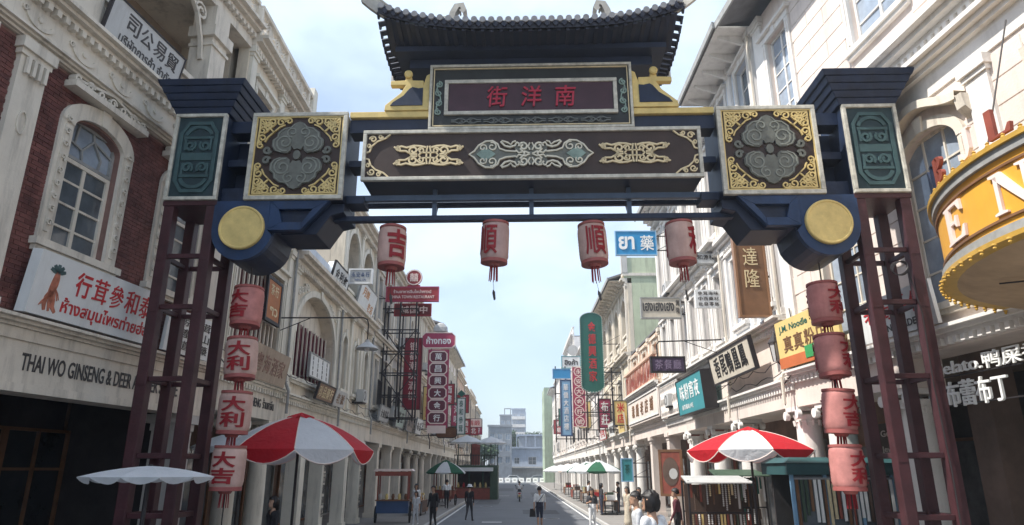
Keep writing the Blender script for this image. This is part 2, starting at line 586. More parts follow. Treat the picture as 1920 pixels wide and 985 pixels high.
# --- lattice towers
for sx in (-1, 1):
    for px in (6.27, 7.11):
        for py in (0.12, 0.98):
            gp('post', MB().box(sx * px - 0.1, sx * px + 0.1, py - 0.1, py + 0.1, 0, 7.46), M_MAROON)
    for z in (6.45, 5.45, 4.1, 2.75, 1.75):
        for py in (0.12, 0.98):
            gp('crossbar', MB().box(sx * 6.69 - 0.318, sx * 6.69 + 0.318, py - 0.04, py + 0.04, z - 0.045, z + 0.045), M_MAROON)
        for px in (6.27, 7.11):
            gp('crossbar', MB().box(sx * px - 0.04, sx * px + 0.04, 0.222, 0.878, z - 0.045, z + 0.045), M_MAROON)
    gp('tower_head', MB().box(sx * 6.69 - 0.54, sx * 6.69 + 0.54, 0.0, 1.1, 7.46, 7.56), M_MAROON)
    # head box with teal panel
    x0, x1 = sorted((sx * 6.17, sx * 7.22))
    hb = gp('head_box', MB().box(x0 + 0.02, x1 - 0.02, 0.05, 1.06, 7.562, 9.45), M_NAVY)
    gp('teal_panel', MB().box(x0 + 0.03, x1 - 0.03, 0.0, 0.048, 7.58, 9.43), M_TEALD)
    gp('panel_frame', MB().frame(x0, x1, 7.563, 9.452, 0.07, -0.05, 0.045), M_FRAMEW)
    o = MB()
    cx, cz = (x0 + x1) / 2, 8.5
    oct_ = [(0.36, 0.52), (0.22, 0.74), (-0.22, 0.74), (-0.36, 0.52), (-0.36, -0.52), (-0.22, -0.74), (0.22, -0.74), (0.36, -0.52)]
    o.ribbon([(cx + a, cz + b) for a, b in oct_], 0.075, -0.03, 0.002, closed=True)
    for mz in (1, -1):
        o.ribbon([(cx + 0.27 * math.cos(R(t)), cz + mz * (0.40 + 0.26 * math.sin(R(t)))) for t in range(20, 165, 12)], 0.07, -0.028, 0.002)
        o.ribbon([(cx - 0.3, cz + mz * 0.42), (cx + 0.3, cz + mz * 0.42)], 0.055, -0.026, 0.002)
        for mx_ in (1, -1):
            o.ribbon([(cx + mx_ * (0.15 + (p[0])), cz + mz * (0.24 + p[1])) for p in spiral(0, 0, 0.115, 0.03, PI * 0.75, 1.35)], 0.05, -0.034, 0.002)
            o.ribbon([(cx + mx_ * 0.25, cz + mz * 0.14), (cx + mx_ * 0.26, cz + mz * 0.40)], 0.045, -0.026, 0.002)
    o.ribbon([(cx - 0.31, cz), (cx + 0.31, cz)], 0.16, -0.022, 0.002)
    gp('scroll_relief', o, M_TEAL)
    # stepped cap
    for k in range(5):
        e = 0.56 + 0.075 * k
        f = 0.02 + 0.055 * k
        gp('cap_step', MB().frustum((sx * 6.69 - e, sx * 6.69 + e, -f, 1.1 + f), (sx * 6.69 - e - 0.05, sx * 6.69 + e + 0.05, -f - 0.045, 1.145 + f), 9.456 + 0.135 * k, 9.456 + 0.135 * k + 0.125), M_NAVY)
    # link between tower head and square panel: recessed navy rails
    x0, x1 = sorted((sx * 5.62, sx * 6.19))
    for z0, z1, y0 in ((9.15, 9.42, 0.25), (8.42, 8.58, 0.3), (7.58, 7.9, 0.2)):
        gp('link_rail', MB().box(x0, x1, y0, y0 + 0.4, z0, z1), M_NAVY)
    gp('link_web', MB().box(x0, x1, 0.72, 0.78, 7.9, 9.15), M_NAVYD)

# --- square panels
for sx in (-1, 1):
    x0, x1 = sorted((sx * 3.69, sx * 5.63))
    gp('square_box', MB().box(x0 + 0.03, x1 - 0.03, 0.052, 1.06, 7.57, 9.43), M_NAVY)
    gp('square_panel', MB().box(x0 + 0.02, x1 - 0.02, 0.0, 0.05, 7.57, 9.43), M_BROWN)
    gp('square_frame', MB().frame(x0, x1, 7.55, 9.45, 0.085, -0.05, 0.045), M_FRAMEW)
    gp('square_fillet', MB().frame(x0 + 0.087, x1 - 0.087, 7.637, 9.363, 0.022, -0.03, 0.0), M_GOLD)
    cx, cz = (x0 + x1) / 2, 8.5
    # gold corner fretwork
    for mx_ in (1, -1):
        for mz in (1, -1):
            o = MB()

            def T(p):
                return (cx + mx_ * (0.845 - p[0]), cz + mz * (0.845 - p[1]))
            for sw in (0, 1):
                def U(p, sw=sw):
                    return T((p[1], p[0])) if sw else T(p)
                o.ribbon([U(p) for p in spiral(0.62, 0.085, 0.075, 0.02, PI, 1.25)], 0.028, -0.035, 0.002)
                o.ribbon([U(p) for p in spiral(0.46, 0.11, 0.095, 0.025, 0, -1.3)], 0.03, -0.035, 0.002)
                o.ribbon([U(p) for p in spiral(0.29, 0.10, 0.085, 0.02, PI * 0.5, 1.3)], 0.03, -0.035, 0.002)
                o.ribbon([U(p) for p in [(0.02, 0.03), (0.2, 0.035), (0.4, 0.03), (0.62, 0.02)]], 0.03, -0.03, 0.002)
                o.ribbon([U(p) for p in [(0.55, 0.17), (0.44, 0.22), (0.36, 0.30), (0.30, 0.36)]], 0.026, -0.035, 0.002)
                o.ribbon([U(p) for p in [(0.36, 0.13), (0.30, 0.20), (0.22, 0.25)]], 0.026, -0.035, 0.002, taper=True)
                o.ribbon([U(p) for p in [(0.12, 0.04), (0.16, 0.13), (0.10, 0.22), (0.05, 0.16)]], 0.026, -0.035, 0.002)
            o.ribbon([T(p) for p in spiral(0.20, 0.20, 0.09, 0.02, PI * 1.25, 1.4)], 0.032, -0.036, 0.002)
            o.ribbon([T(p) for p in [(0.03, 0.03), (0.12, 0.12), (0.33, 0.33)]], 0.03, -0.034, 0.002)
            gp('corner_fretwork', o, M_GOLD)
    # grey medallion: four lobes with curling ends
    o = MB()
    ln = MB()
    half = [(0.0, 0.74), (0.10, 0.70), (0.17, 0.62), (0.30, 0.60), (0.42, 0.50), (0.44, 0.40), (0.52, 0.33), (0.52, 0.20), (0.46, 0.10), (0.34, 0.055), (0.20, 0.045), (0.135, 0.10), (0.12, 0.20), (0.07, 0.12), (0.0, 0.14)]
    for mz in (1, -1):
        for mx_ in (1, -1):
            o.prism([(cx + mx_ * a, cz + mz * b) for a, b in half], -0.045, 0.002)
            o.ribbon([(cx + mx_ * (0.60 + p[0]), cz + mz * (0.115 + p[1])) for p in spiral(0, 0, 0.085, 0.02, PI * 1.1, 1.15)], 0.05, -0.05, 0.002)
            ln.ribbon([(cx + mx_ * (0.26 + p[0]), cz + mz * (0.27 + p[1])) for p in spiral(0, 0, 0.19, 0.04, PI * 1.4, 1.5, 18)], 0.03, -0.06, -0.045)
            ln.ribbon([(cx + mx_ * (0.12 + p[0]), cz + mz * (0.50 + p[1])) for p in spiral(0, 0, 0.12, 0.03, PI * 1.5, 1.2)], 0.026, -0.06, -0.045)
            ln.ribbon([(cx + mx_ * a * 0.93, cz + mz * (b * 0.95 + 0.01)) for a, b in half[1:10]], 0.022, -0.06, -0.045)
    o.prism([(cx + 0.075 * math.cos(R(t)), cz + 0.10 * math.sin(R(t))) for t in range(0, 360, 30)], -0.05, 0.002)
    md = gp('medallion', o, M_OLIVE)
    gp('carved_lines', ln, M_OLIVEL, md)

# --- long main panel
gp('main_box', MB().box(-3.33, 3.33, 0.056, 1.02, 7.95, 9.0), M_NAVYD)
gp('main_panel', MB().box(-3.33, 3.33, 0.0, 0.053, 7.95, 8.99), M_BROWN)
gp('main_frame', MB().frame(-3.35, 3.35, 7.925, 9.015, 0.075, -0.05, 0.04), M_FRAMEW)
for mx_ in (1, -1):
    for mz in (1, -1):
        o = MB()

        def T(p):
            return (mx_ * (3.27 - p[0]), 8.47 + mz * (0.465 - p[1]))
        o.ribbon([T(p) for p in [(0.0, 0.40), (0.06, 0.38), (0.10, 0.26), (0.20, 0.16), (0.36, 0.09), (0.46, 0.0)]], 0.03, -0.03, 0.002)
        o.ribbon([T(p) for p in spiral(0.12, 0.11, 0.075, 0.02, PI, 1.3)], 0.026, -0.035, 0.002)
        o.ribbon([T(p) for p in spiral(0.27, 0.055, 0.05, 0.015, 0, 1.3)], 0.022, -0.035, 0.002)
        o.ribbon([T(p) for p in spiral(0.05, 0.25, 0.05, 0.015, 0, 1.3)], 0.022, -0.035, 0.002)
        gp('corner_fretwork', o, M_GOLDP)
    # pale gold scroll group on each side
    o = MB()
    cx, cz = mx_ * 2.03, 8.46
    for ax in (1, -1):
        for az in (1, -1):
            def V(p):
                return (cx + ax * p[0], cz + az * p[1])
            o.ribbon([V(p) for p in spiral(0.30, 0.105, 0.10, 0.03, PI * 1.5, 1.25)], 0.036, -0.04, 0.002)
            o.ribbon([V(p) for p in [(0.05, 0.17), (0.16, 0.2), (0.30, 0.21), (0.44, 0.17), (0.54, 0.20), (0.64, 0.18)]], 0.036, -0.04, 0.002)
            o.ribbon([V(p) for p in spiral(0.60, 0.15, 0.055, 0.015, PI * 0.5, -1.2)], 0.03, -0.04, 0.002)
            o.ribbon([V(p) for p in [(0.22, 0.02), (0.34, 0.03), (0.46, 0.10), (0.58, 0.10), (0.69, 0.19)]], 0.034, -0.04, 0.002)
            o.ribbon([V(p) for p in spiral(0.15, 0.10, 0.07, 0.02, 0, 1.3)], 0.03, -0.04, 0.002)
            o.ribbon([V(p) for p in [(0.04, 0.0), (0.04, 0.1), (0.02, 0.2)]], 0.03, -0.04, 0.002)
            o.ribbon([V(p) for p in [(0.0, 0.055), (0.14, 0.06), (0.2, 0.0)]], 0.028, -0.04, 0.002)
    gp('gold_scroll', o, M_GOLDP)
# central ornament
o = MB()
ln = MB()
inf = MB()
cz = 8.46
for ax in (1, -1):
    head = [(1.22, 0.0), (1.12, 0.07), (1.04, 0.19), (0.90, 0.28), (0.76, 0.29), (0.66, 0.22), (0.62, 0.12), (0.5, 0.07), (0.3, 0.05), (0.3, -0.05), (0.5, -0.07), (0.62, -0.12), (0.66, -0.22), (0.76, -0.29), (0.90, -0.28), (1.04, -0.19), (1.12, -0.07)]
    o.prism([(ax * a, cz + b) for a, b in head], -0.02, 0.002)
    ln.ribbon([(ax * a, cz + b) for a, b in head[9:] + head[:9]], 0.03, -0.05, 0.002)
    inf.prism([(ax * a, cz + b) for a, b in [(1.08, 0), (0.98, 0.09), (0.9, 0.14), (0.78, 0.07), (0.70, 0.0), (0.78, -0.07), (0.9, -0.14), (0.98, -0.09)]], -0.045, -0.02)
    for az in (1, -1):
        def V(p):
            return (ax * p[0], cz + az * p[1])
        ln.ribbon([V(p) for p in spiral(0.77, 0.16, 0.10, 0.025, PI * 0.4, 1.2)], 0.026, -0.05, 0.002)
        ln.ribbon([V(p) for p in spiral(0.95, 0.14, 0.08, 0.02, PI * 1.2, -1.2)], 0.024, -0.05, 0.002)
        ln.ribbon([V(p) for p in [(0.60, 0.27), (0.52, 0.18), (0.42, 0.15), (0.32, 0.18), (0.28, 0.25), (0.20, 0.2)]], 0.034, -0.05, 0.002)
        ln.ribbon([V(p) for p in [(0.58, 0.29), (0.46, 0.25), (0.40, 0.2), (0.36, 0.26), (0.3, 0.28)]], 0.028, -0.05, 0.002)
        ln.ribbon([V(p) for p in spiral(0.15, 0.16, 0.095, 0.03, 0, 1.25)], 0.034, -0.05, 0.002)
        ln.ribbon([V(p) for p in [(0.30, 0.08), (0.24, 0.02), (0.12, 0.05), (0.02, 0.0)]], 0.03, -0.05, 0.002)
        ln.ribbon([V(p) for p in [(0.22, 0.11), (0.12, 0.0)]], 0.03, -0.055, 0.002)
        ln.ribbon([V(p) for p in [(0.02, 0.08), (0.06, 0.16), (0.02, 0.24)]], 0.026, -0.05, 0.002)
o.box(-0.32, 0.32, -0.018, 0.002, cz - 0.2, cz + 0.2)
co = gp('centre_ornament', o, M_OLIVE)
gp('cream_outline', ln, M_CREAML, co)
gp('sage_infill', inf, M_SAGE, co)

# --- name board
gp('name_box', MB().box(-2.0, 2.0, 0.056, 0.9, 9.06, 10.45), M_NAVYD)
gp('name_board', MB().box(-2.03, 2.03, 0.0, 0.053, 9.06, 10.48), M_BLACKGR)
gp('name_frame', MB().frame(-2.06, 2.06, 9.02, 10.5, 0.055, -0.05, 0.04), M_FRAMEW)
gp('name_fillet', MB().frame(-1.98, 1.98, 9.1, 10.42, 0.018, -0.03, 0.0), M_GOLDP)
gp('inscription_panel', MB().box(-1.66, 1.66, -0.02, 0.002, 9.42, 10.06), mat('panel_purple', (0.055, 0.022, 0.032), 0.5, 0.2, 3))
gp('inscription_frame', MB().frame(-1.75, 1.75, 9.34, 10.14, 0.08, -0.055, 0.0), M_FRAMEW)
for c, x in zip('街洋南', (-0.68, 0.02, 0.70)):
    gp('letter', put_text(MB(), c, x, 9.74, 0.40, 0.46, -0.045, 0.02, 0.03, slant=0.08), M_REDTXT)
for ax in (1, -1):
    o = MB()
    for k, z in enumerate((9.42, 9.62, 9.85, 10.05)):
        o.ribbon([(ax * (1.87 + (p[0] if k % 2 else -p[0])), z + p[1]) for p in spiral(0, 0, 0.075, 0.02, PI * 0.5, 1.3)], 0.026, -0.03, 0.002)
    o.ribbon([(ax * (1.87 + 0.045 * math.sin(i * 1.1)), 9.4 + i * 0.075) for i in range(10)], 0.024, -0.028, 0.002)
    gp('side_scroll', o, M_SAGE)
o = MB()
for k in range(5):
    x = -1.3 + 0.65 * k
    for ax in (1, -1):
        for az in (1, -1):
            o.ribbon([(x + ax * p[0], 9.21 + az * p[1]) for p in [(0.0, 0.0), (0.07, 0.05), (0.15, 0.055), (0.22, 0.02), (0.3, 0.02)]], 0.022, -0.03, 0.002)
            o.ribbon([(x + ax * p[0], 9.21 + az * p[1]) for p in spiral(0.09, 0.03, 0.04, 0.012, 0, 1.1, 8)], 0.016, -0.03, 0.002)
gp('vine_relief', o, mat('relief_greygreen', (0.13, 0.14, 0.13), 0.5, 0.2, 6))

# --- yellow shoulders beside the name board
for sx in (1, -1):
    outer = [(2.07, 9.5), (2.98, 9.5), (2.97, 9.62), (2.86, 9.72), (2.66, 9.9), (2.56, 10.08), (2.88, 10.08), (2.88, 10.18), (2.58, 10.19), (2.57, 10.3), (2.45, 10.3), (2.44, 10.19), (2.2, 10.18), (2.2, 10.08), (2.14, 10.3), (2.07, 10.34)]
    gp('shoulder', MB().prism([(sx * a, b) for a, b in outer], 0.02, 0.16), M_YEL)
    inner = [(2.2, 9.6), (2.86, 9.6), (2.8, 9.68), (2.6, 9.82), (2.48, 9.98), (2.42, 10.02), (2.3, 9.99), (2.2, 10.0)]
    gp('shoulder_infill', MB().prism([(sx * a, b) for a, b in inner], 0.0, 0.022), M_NAVY)
    gp('shoulder_boss', MB().lathe([(0.085, 0), (0.085, 0.05), (0.06, 0.07)], 14, M=Matrix.Translation((sx * 2.51, 0.02, 10.31)) @ Matrix.Rotation(R(90), 4, 'X')), M_YEL)
    x0, x1 = sorted((sx * 2.07, sx * 3.68))
    gp('yellow_rail', MB().box(x0, x1, 0.05, 0.35, 9.36, 9.49), M_YEL)
    gp('back_rail', MB().box(x0, x1, 0.12, 0.5, 9.05, 9.34), M_NAVYD)
    x0, x1 = sorted((sx * 3.34, sx * 3.7))
    for z0, z1 in ((8.38, 8.52), (7.58, 7.74)):
        gp('link_rail', MB().box(x0, x1, 0.3, 0.75, z0, z1), M_NAVY)

# --- lower truss
M_RAIL = mat('gate_steel_blue', (0.055, 0.085, 0.14), 0.4, 0.2, 3)
gp('truss_rail', MB().box(-4.1, 4.1, 0.36, 0.48, 7.66, 7.78), M_RAIL)
gp('truss_rail', MB().box(-4.15, 4.15, 0.44, 0.6, 7.26, 7.37), M_NAVY)
gp('truss_rail', MB().box(-4.1, 4.1, 0.86, 0.96, 7.72, 7.82), M_NAVY)
for x in (-1.95, 0, 1.95):
    gp('truss_strut', MB().box(x - 0.045, x + 0.045, 0.475, 0.565, 7.372, 7.945), M_RAIL)
    gp('truss_brace', MB().tube((x, 0.91, 7.8), (x, 0.56, 7.4), 0.035, n=6), M_NAVY)

# --- brackets with gilt disc under each square panel
for sx in (-1, 1):
    body = [(6.19, 7.54), (6.19, 6.9)] + [(5.59 + 0.6 * math.cos(R(t)), 6.95 + 0.62 * math.sin(R(t))) for t in range(-170, -12, 12)][::1]
    arm = [(5.12, 6.93), (4.98, 6.90), (4.44, 6.93), (3.92, 7.54)]
    left = [(5.59 + 0.6 * math.cos(R(t)), 6.95 + 0.62 * math.sin(R(t))) for t in range(0, -181, -12)]      # from outside round underneath to inside
    poly = [(6.19, 7.54)] + left[:-2] + [(5.0, 6.92), (4.46, 6.93), (3.94, 7.54)]
    # core behind, set back; front plate with window
    core = gp('bracket_core', MB().prism([(sx * a, b) for a, b in poly], 0.12, 1.12), M_NAVY)
    hole = [(4.92, 7.34), (4.26, 7.34), (4.42, 7.1), (4.82, 7.1)]
    fr = MB()
    rim = [(5.1, 7.54), (5.1, 6.93), (4.46, 6.93), (3.94, 7.54)]
    for a in range(4):
        b = (a + 1) % 4
        h = [(4.92, 7.36), (4.84, 7.09), (4.44, 7.09), (4.26, 7.36)]
        fr.prism([(sx * q[0], q[1]) for q in (rim[a], rim[b], h[b], h[a])], 0.0, 0.118)
    gp('bracket_arm', fr, M_BLUE)
    gp('bracket_drum', MB().prism([(sx * a, b) for a, b in [(6.19, 7.54)] + left[:-1] + [(5.1, 6.93), (5.1, 7.54)]], 0.001, 0.119), M_BLUE)
    tr = Matrix.Translation((sx * 5.59, 0.0, 6.97)) @ Matrix.Rotation(R(90), 4, 'X')
    gp('gilt_disc', MB().lathe([(0.44, -0.0), (0.44, 0.065), (0.425, 0.082), (0.40, 0.082), (0.39, 0.068), (0.0, 0.072)], 40, M=tr, caps=False), M_YEL, smooth=True)
    gp('bracket_step', MB().prism([(sx * a, b) for a, b in [(4.9, 6.9), (4.2, 6.9), (3.95, 7.3), (3.7, 7.36), (3.7, 7.54), (4.9, 7.54)]], 0.2, 1.15), M_NAVYD)

# --- tiled roof
RX, RY0, RY1, RZ = 3.02, -0.88, 1.95, 10.86
roof = MB()


def eave(u):
    """rise of the eave towards its corners"""
    return 0.42 * abs(u) ** 3.2


# underside and top sheets as one closed sheet
N = 24
top = []
for j, (y, zz, fx) in enumerate(((RY0, 0.0, 1.0), (RY0 + 0.5, 0.28, 0.93), (0.2, 0.62, 0.80), (0.55, 0.9, 0.72), (0.9, 0.62, 0.80), (RY1 - 0.5, 0.28, 0.93), (RY1, 0.0, 1.0))):
    for i in range(N + 1):
        u = -1 + 2 * i / N
        e = eave(u) * (1 if j in (0, 6) else 0.5 if j in (1, 5) else 0.1)
        top.append((u * RX * fx, y, RZ + zz + e))
W1 = N + 1
fs = [(j * W1 + i, j * W1 + i + 1, (j + 1) * W1 + i + 1, (j + 1) * W1 + i) for j in range(6) for i in range(N)]
roof.add(top, fs)
bot = [(x * 0.995, y * 0.99 + 0.005, z - 0.11 - (0.0 if j in (0, 6) else 0)) for k, (x, y, z) in enumerate(top) for j in [k // W1]]
roof.add(bot, [f[::-1] for f in fs])
b0 = len(top)
edge = []
for i in range(N):
    edge.append((i, i + 1, b0 + i + 1, b0 + i))
    edge.append((6 * W1 + i, 6 * W1 + i + 1, b0 + 6 * W1 + i + 1, b0 + 6 * W1 + i))
for j in range(6):
    edge.append((j * W1, (j + 1) * W1, b0 + (j + 1) * W1, b0 + j * W1))
    edge.append((j * W1 + N, (j + 1) * W1 + N, b0 + (j + 1) * W1 + N, b0 + j * W1 + N))
roof.f += [list(f) for f in edge]
rf = gp('roof_deck', roof, M_TILE)
# soffit boxing and rafters
for k in range(31):
    x = -2.8 + 5.6 * k / 30
    e = eave(x / RX)
    gp('rafter', MB().add([(x - 0.035, RY0 + 0.05, RZ - 0.15 + e), (x + 0.035, RY0 + 0.05, RZ - 0.15 + e), (x + 0.035, 0.05, RZ - 0.10), (x - 0.035, 0.05, RZ - 0.10),
                           (x - 0.035, RY0 + 0.05, RZ - 0.10 + e), (x + 0.035, RY0 + 0.05, RZ - 0.10 + e), (x + 0.035, 0.05, RZ + 0.3), (x - 0.035, 0.05, RZ + 0.3)],
                          [(0, 3, 2, 1), (4, 5, 6, 7), (0, 1, 5, 4), (1, 2, 6, 5), (2, 3, 7, 6), (3, 0, 4, 7)]), M_TILE)
sf = MB()
vs = []
for i in range(25):
    u = -1 + 2 * i / 24
    vs += [(u * 2.9, RY0 + 0.06, RZ - 0.128 + eave(u * 0.96)), (u * 2.9, 0.06, RZ - 0.075)]
sf.add(vs, [(2 * i, 2 * i + 1, 2 * i + 3, 2 * i + 2) for i in range(24)])
gp('soffit_board', sf, M_NAVYD)
gp('soffit_beam', MB().box(-2.5, 2.5, 0.0, 0.9, 10.46, 10.76), M_NAVYD)
gp('soffit_beam', MB().box(-2.75, 2.75, -0.3, 1.3, 10.66, 10.78), M_NAVYD)
# tile rows with round ends along the front eave
for k in range(36):
    u = -1 + 2 * (k + 0.5) / 36
    x = u * RX
    pts = [(x, RY0 - 0.05, RZ + 0.04 + eave(u)), (x * 0.93, RY0 + 0.5, RZ + 0.33 + eave(u) * 0.5), (x * 0.80, 0.2, RZ + 0.66), (x * 0.72, 0.55, RZ + 0.93)]
    tr = gp('tile_row', MB().path(pts, 0.05, 6), M_TILE)
    gp('tile_end', MB().tube((x, RY0 - 0.085, RZ + 0.035 + eave(u)), (x, RY0 - 0.045, RZ + 0.04 + eave(u)), 0.062, n=10), M_TILEE, tr)
    if k < 35:
        x2 = (-1 + 2 * (k + 1.0) / 36) * RX
        gp('drip_tile', MB().prism([(x2 - 0.075, RZ + 0.03 + eave(x2 / RX)), (x2 + 0.075, RZ + 0.03 + eave(x2 / RX)), (x2 + 0.05, RZ - 0.05 + eave(x2 / RX)), (x2, RZ - 0.10 + eave(x2 / RX)), (x2 - 0.05, RZ - 0.05 + eave(x2 / RX))], RY0 - 0.04, RY0 - 0.015), M_TILE, tr)
for sx in (1, -1):
    for k in range(15):
        y = RY0 + 0.1 + (RY1 - RY0 - 0.2) * k / 14
        v = (y - 0.535) / 1.415
        zz = RZ + 0.02 + 0.42 * abs(v) ** 2.5 * 0.95
        gp('side_tile', MB().tube((sx * (RX - 0.3), y, zz + 0.06), (sx * (RX + 0.03), y, zz - 0.01), 0.06, n=7), M_TILE)
        gp('side_drip', MB().prismx([(y - 0.09, zz - 0.02), (y + 0.09, zz - 0.02), (y + 0.05, zz - 0.10), (y, zz - 0.13), (y - 0.05, zz - 0.10)], sx * (RX - 0.02), sx * (RX + 0.01)), M_TILE)
    # upturned corner horns, front and back
    for fy, sgn in ((RY0, -1), (RY1, 1)):
        pts = []
        for i in range(7):
            t = i / 6
            pts.append((sx * (2.45 + 0.88 * t), fy + sgn * (-0.35 + 0.42 * t), RZ + 0.30 + 0.05 * t + 0.36 * t ** 2.0, 0.10 + 0.11 * t))
        hb = MB()
        vs = []
        for x, y, z, h in pts:
            vs += [(x, y - 0.05, z - h), (x, y + 0.05, z - h), (x, y + 0.05, z + h), (x, y - 0.05, z + h)]
        fq = [(0, 1, 2, 3)] + [(i * 4 + a, i * 4 + (a + 1) % 4, i * 4 + 4 + (a + 1) % 4, i * 4 + 4 + a) for i in range(6) for a in range(4)] + [(24, 25, 26, 27)]
        hb.add(vs, fq)
        horn = gp('corner_horn', hb, M_STONEL)
        gp('horn_edge', MB().path([(x, y + sgn * 0.05, z + h + 0.01) for x, y, z, h in pts], 0.022, 6), M_FRAMEW, horn)
    # curled ridge finial
    o = MB().ribbon([(sx * a, b) for a, b in [(1.75, 11.75), (1.68, 12.05), (1.60, 12.22), (1.48, 12.24), (1.44, 12.12), (1.50, 12.06)]], 0.13, 0.3, 0.52)
    gp('ridge_finial', o, M_STONEL)
    gp('ridge_finial', MB().ribbon([(sx * a, b) for a, b in [(1.98, 11.75), (1.99, 12.0), (1.93, 12.1), (1.82, 12.08)]], 0.12, 0.56, 0.78), M_STONEL)
gp('main_ridge', MB().box(-2.1, 2.1, 0.42, 0.68, 11.7, 11.92), M_STONEL)

# ================================================================== lanterns


M_LANTP = mat('lantern_faded', (0.55, 0.37, 0.32), 0.75, 0.2, 3, stain=0.5, stain_col=(0.34, 0.16, 0.13))


def bend(vs, fs, r, step=0.03):
    """slice a flat text mesh in strips and wrap it round a drum of radius r"""
    bm = bmesh.new()
    vv = [bm.verts.new(p) for p in vs]
    for f in fs:
        try:
            bm.faces.new([vv[i] for i in f])
        except ValueError:
            pass
    x = min(p[0] for p in vs) + step
    mxx = max(p[0] for p in vs)
    while x < mxx:
        bmesh.ops.bisect_plane(bm, geom=bm.verts[:] + bm.edges[:] + bm.faces[:], plane_co=(x, 0, 0), plane_no=(1, 0, 0))
        x += step
    bm.verts.index_update()
    out = []
    for v in bm.verts:
        a = v.co.x / r
        rr = r - v.co.y
        out.append((rr * math.sin(a), -rr * math.cos(a), v.co.z))
    ff = [[v.index for v in f.verts] for f in bm.faces]
    bm.free()
    return out, ff


def lantern(label, group, X, z, D, Hh, chars, turn, yoff, tassel=0.3, loc_on_gate=True):
    """paper lantern hung from the gate; (X,z) in gate coordinates"""
    p = GATE.matrix_basis @ Vector((X, yoff, z))
    t_ = thing('paper_lantern', label, 'lantern', p, R(-1.3) + R(turn) + random.uniform(-0.03, 0.03), group)
    t_.rotation_euler = (random.uniform(-0.06, 0.06), random.uniform(-0.06, 0.06), t_.rotation_euler[2])
    r = D / 2
    h = Hh / 2
    prof = []
    for i in range(25):
        u = -1 + 2 * i / 24
        prof.append((r * (1 - 0.13 * abs(u) ** 7) * (1 - (0.012 if i % 2 else 0)), h * u))
    MB().lathe(prof, 28, caps=False, squash=random.uniform(0.93, 1.0)).build('shade', random.choice((M_LANT, M_LANT, M_LANTP)) if tassel > 0.27 else random.choice((M_LANTR, M_LANTR, M_LANTP)), t_, smooth=True)
    MB().lathe([(r * 0.80, -h - 0.05), (r * 0.93, -h - 0.045), (r * 0.93, -h + 0.02), (r * 0.80, -h + 0.02)], 24, caps=True).build('lower_rim', M_LANT2, t_, smooth=True)
    MB().lathe([(r * 0.82, h - 0.015), (r * 0.94, h - 0.01), (r * 0.94, h + 0.035), (r * 0.82, h + 0.035)], 24, caps=True).build('upper_rim', M_LANT2, t_, smooth=True)
    n = len(chars)
    ch = Hh * 0.8 / n
    for side in (0, 1):
        tx = MB()
        for i, c in enumerate(chars):
            vs, fs, tw, th = glyphs(c, 0.03 if c in SIMPLE else 0.012, 0.0)
            sx, sz = D * 0.76 / tw, ch * 0.98 / th
            flat = [(x * sx, 0, Hh * 0.4 - ch * (i + 0.5) + zz * sz) for x, y, zz in vs]
            ov, of = bend(flat, fs, r + 0.006)
            tx.add(ov, of, Matrix.Rotation(PI * side, 4, 'Z'))
        tx.build('lettering', M_LRED, t_)
    MB().lathe([(0.10, -h - 0.10), (0.13, -h - 0.05)], 12).build('bottom_cap', M_LANT2, t_)
    tb = MB()
    for k in range(9):
        a = 2 * PI * k / 9
        tb.tube((0.07 * math.cos(a), 0.07 * math.sin(a), -h - 0.09), (0.085 * math.cos(a), 0.085 * math.sin(a), -h - 0.10 - tassel), 0.012, 0.008, 4)
    tb.build('tassel', M_LRED, t_)
    return t_


HG = 'paper lanterns hung in a row under the archway'
hang = [(-2.77, 6.72, '吉', 35, 'lantern with one large red character, leftmost of the row under the archway'),
        (-0.73, 6.80, '順', -28, 'lantern hanging under the archway, second from the left of the row'),
        (1.20, 6.75, '順', 8, 'lantern hanging under the archway beside the blue pharmacy sign'),
        (2.92, 6.76, '利', 62, 'rightmost lantern of the row, in front of the white ribbed facade')]
for X, z, c, turn, lb in hang:
    l = lantern(lb, HG, X, z, 0.57, 0.76, c, turn, 0.52)
    MB().tube((0, 0, 0.41), (0, 0, 0.58), 0.008, n=5).build('hanging_wire', M_IRON, l)
    MB().tube((0, 0, -0.78), (0.03, 0, -0.98), 0.004, n=4).build('cord', M_IRON, l)
    MB().prism([(0.01, -0.95), (0.05, -0.99), (0.07, -1.14), (0.04, -1.16), (0.0, -1.02)], -0.012, 0.012).build('paper_tag', M_INK, l)
for sx, side in ((-1, 'left'), (1, 'right')):
    for k, (z, c) in enumerate(zip((5.54, 4.54, 3.53, 2.55), ('大吉', '大利', '大利', '大吉') if sx < 0 else ('大利', '大利', '大吉', '大利'))):
        nm = ('topmost', 'second from the top', 'third from the top', 'lowest')[k]
        lantern(f'red lettered lantern, {nm} of the string beside the {side} gate tower', f'string of lanterns at the {side} gate tower', sx * 5.55, z, 0.60, 0.70, c, (-18, 12, 16, 2)[k] if sx < 0 else (34, 52, 30, 30)[k], 0.55, 0.24)
    rod = MB().tube((0, 0, 0), (0, 0, 6.0), 0.012, n=6).build('lantern_rope', M_IRON, None, GATE.matrix_basis @ Vector((sx * 5.55, 0.55, 0.45)))
    tag(rod, f'thin dark rope carrying the lantern string at the {side} gate tower', 'rope')

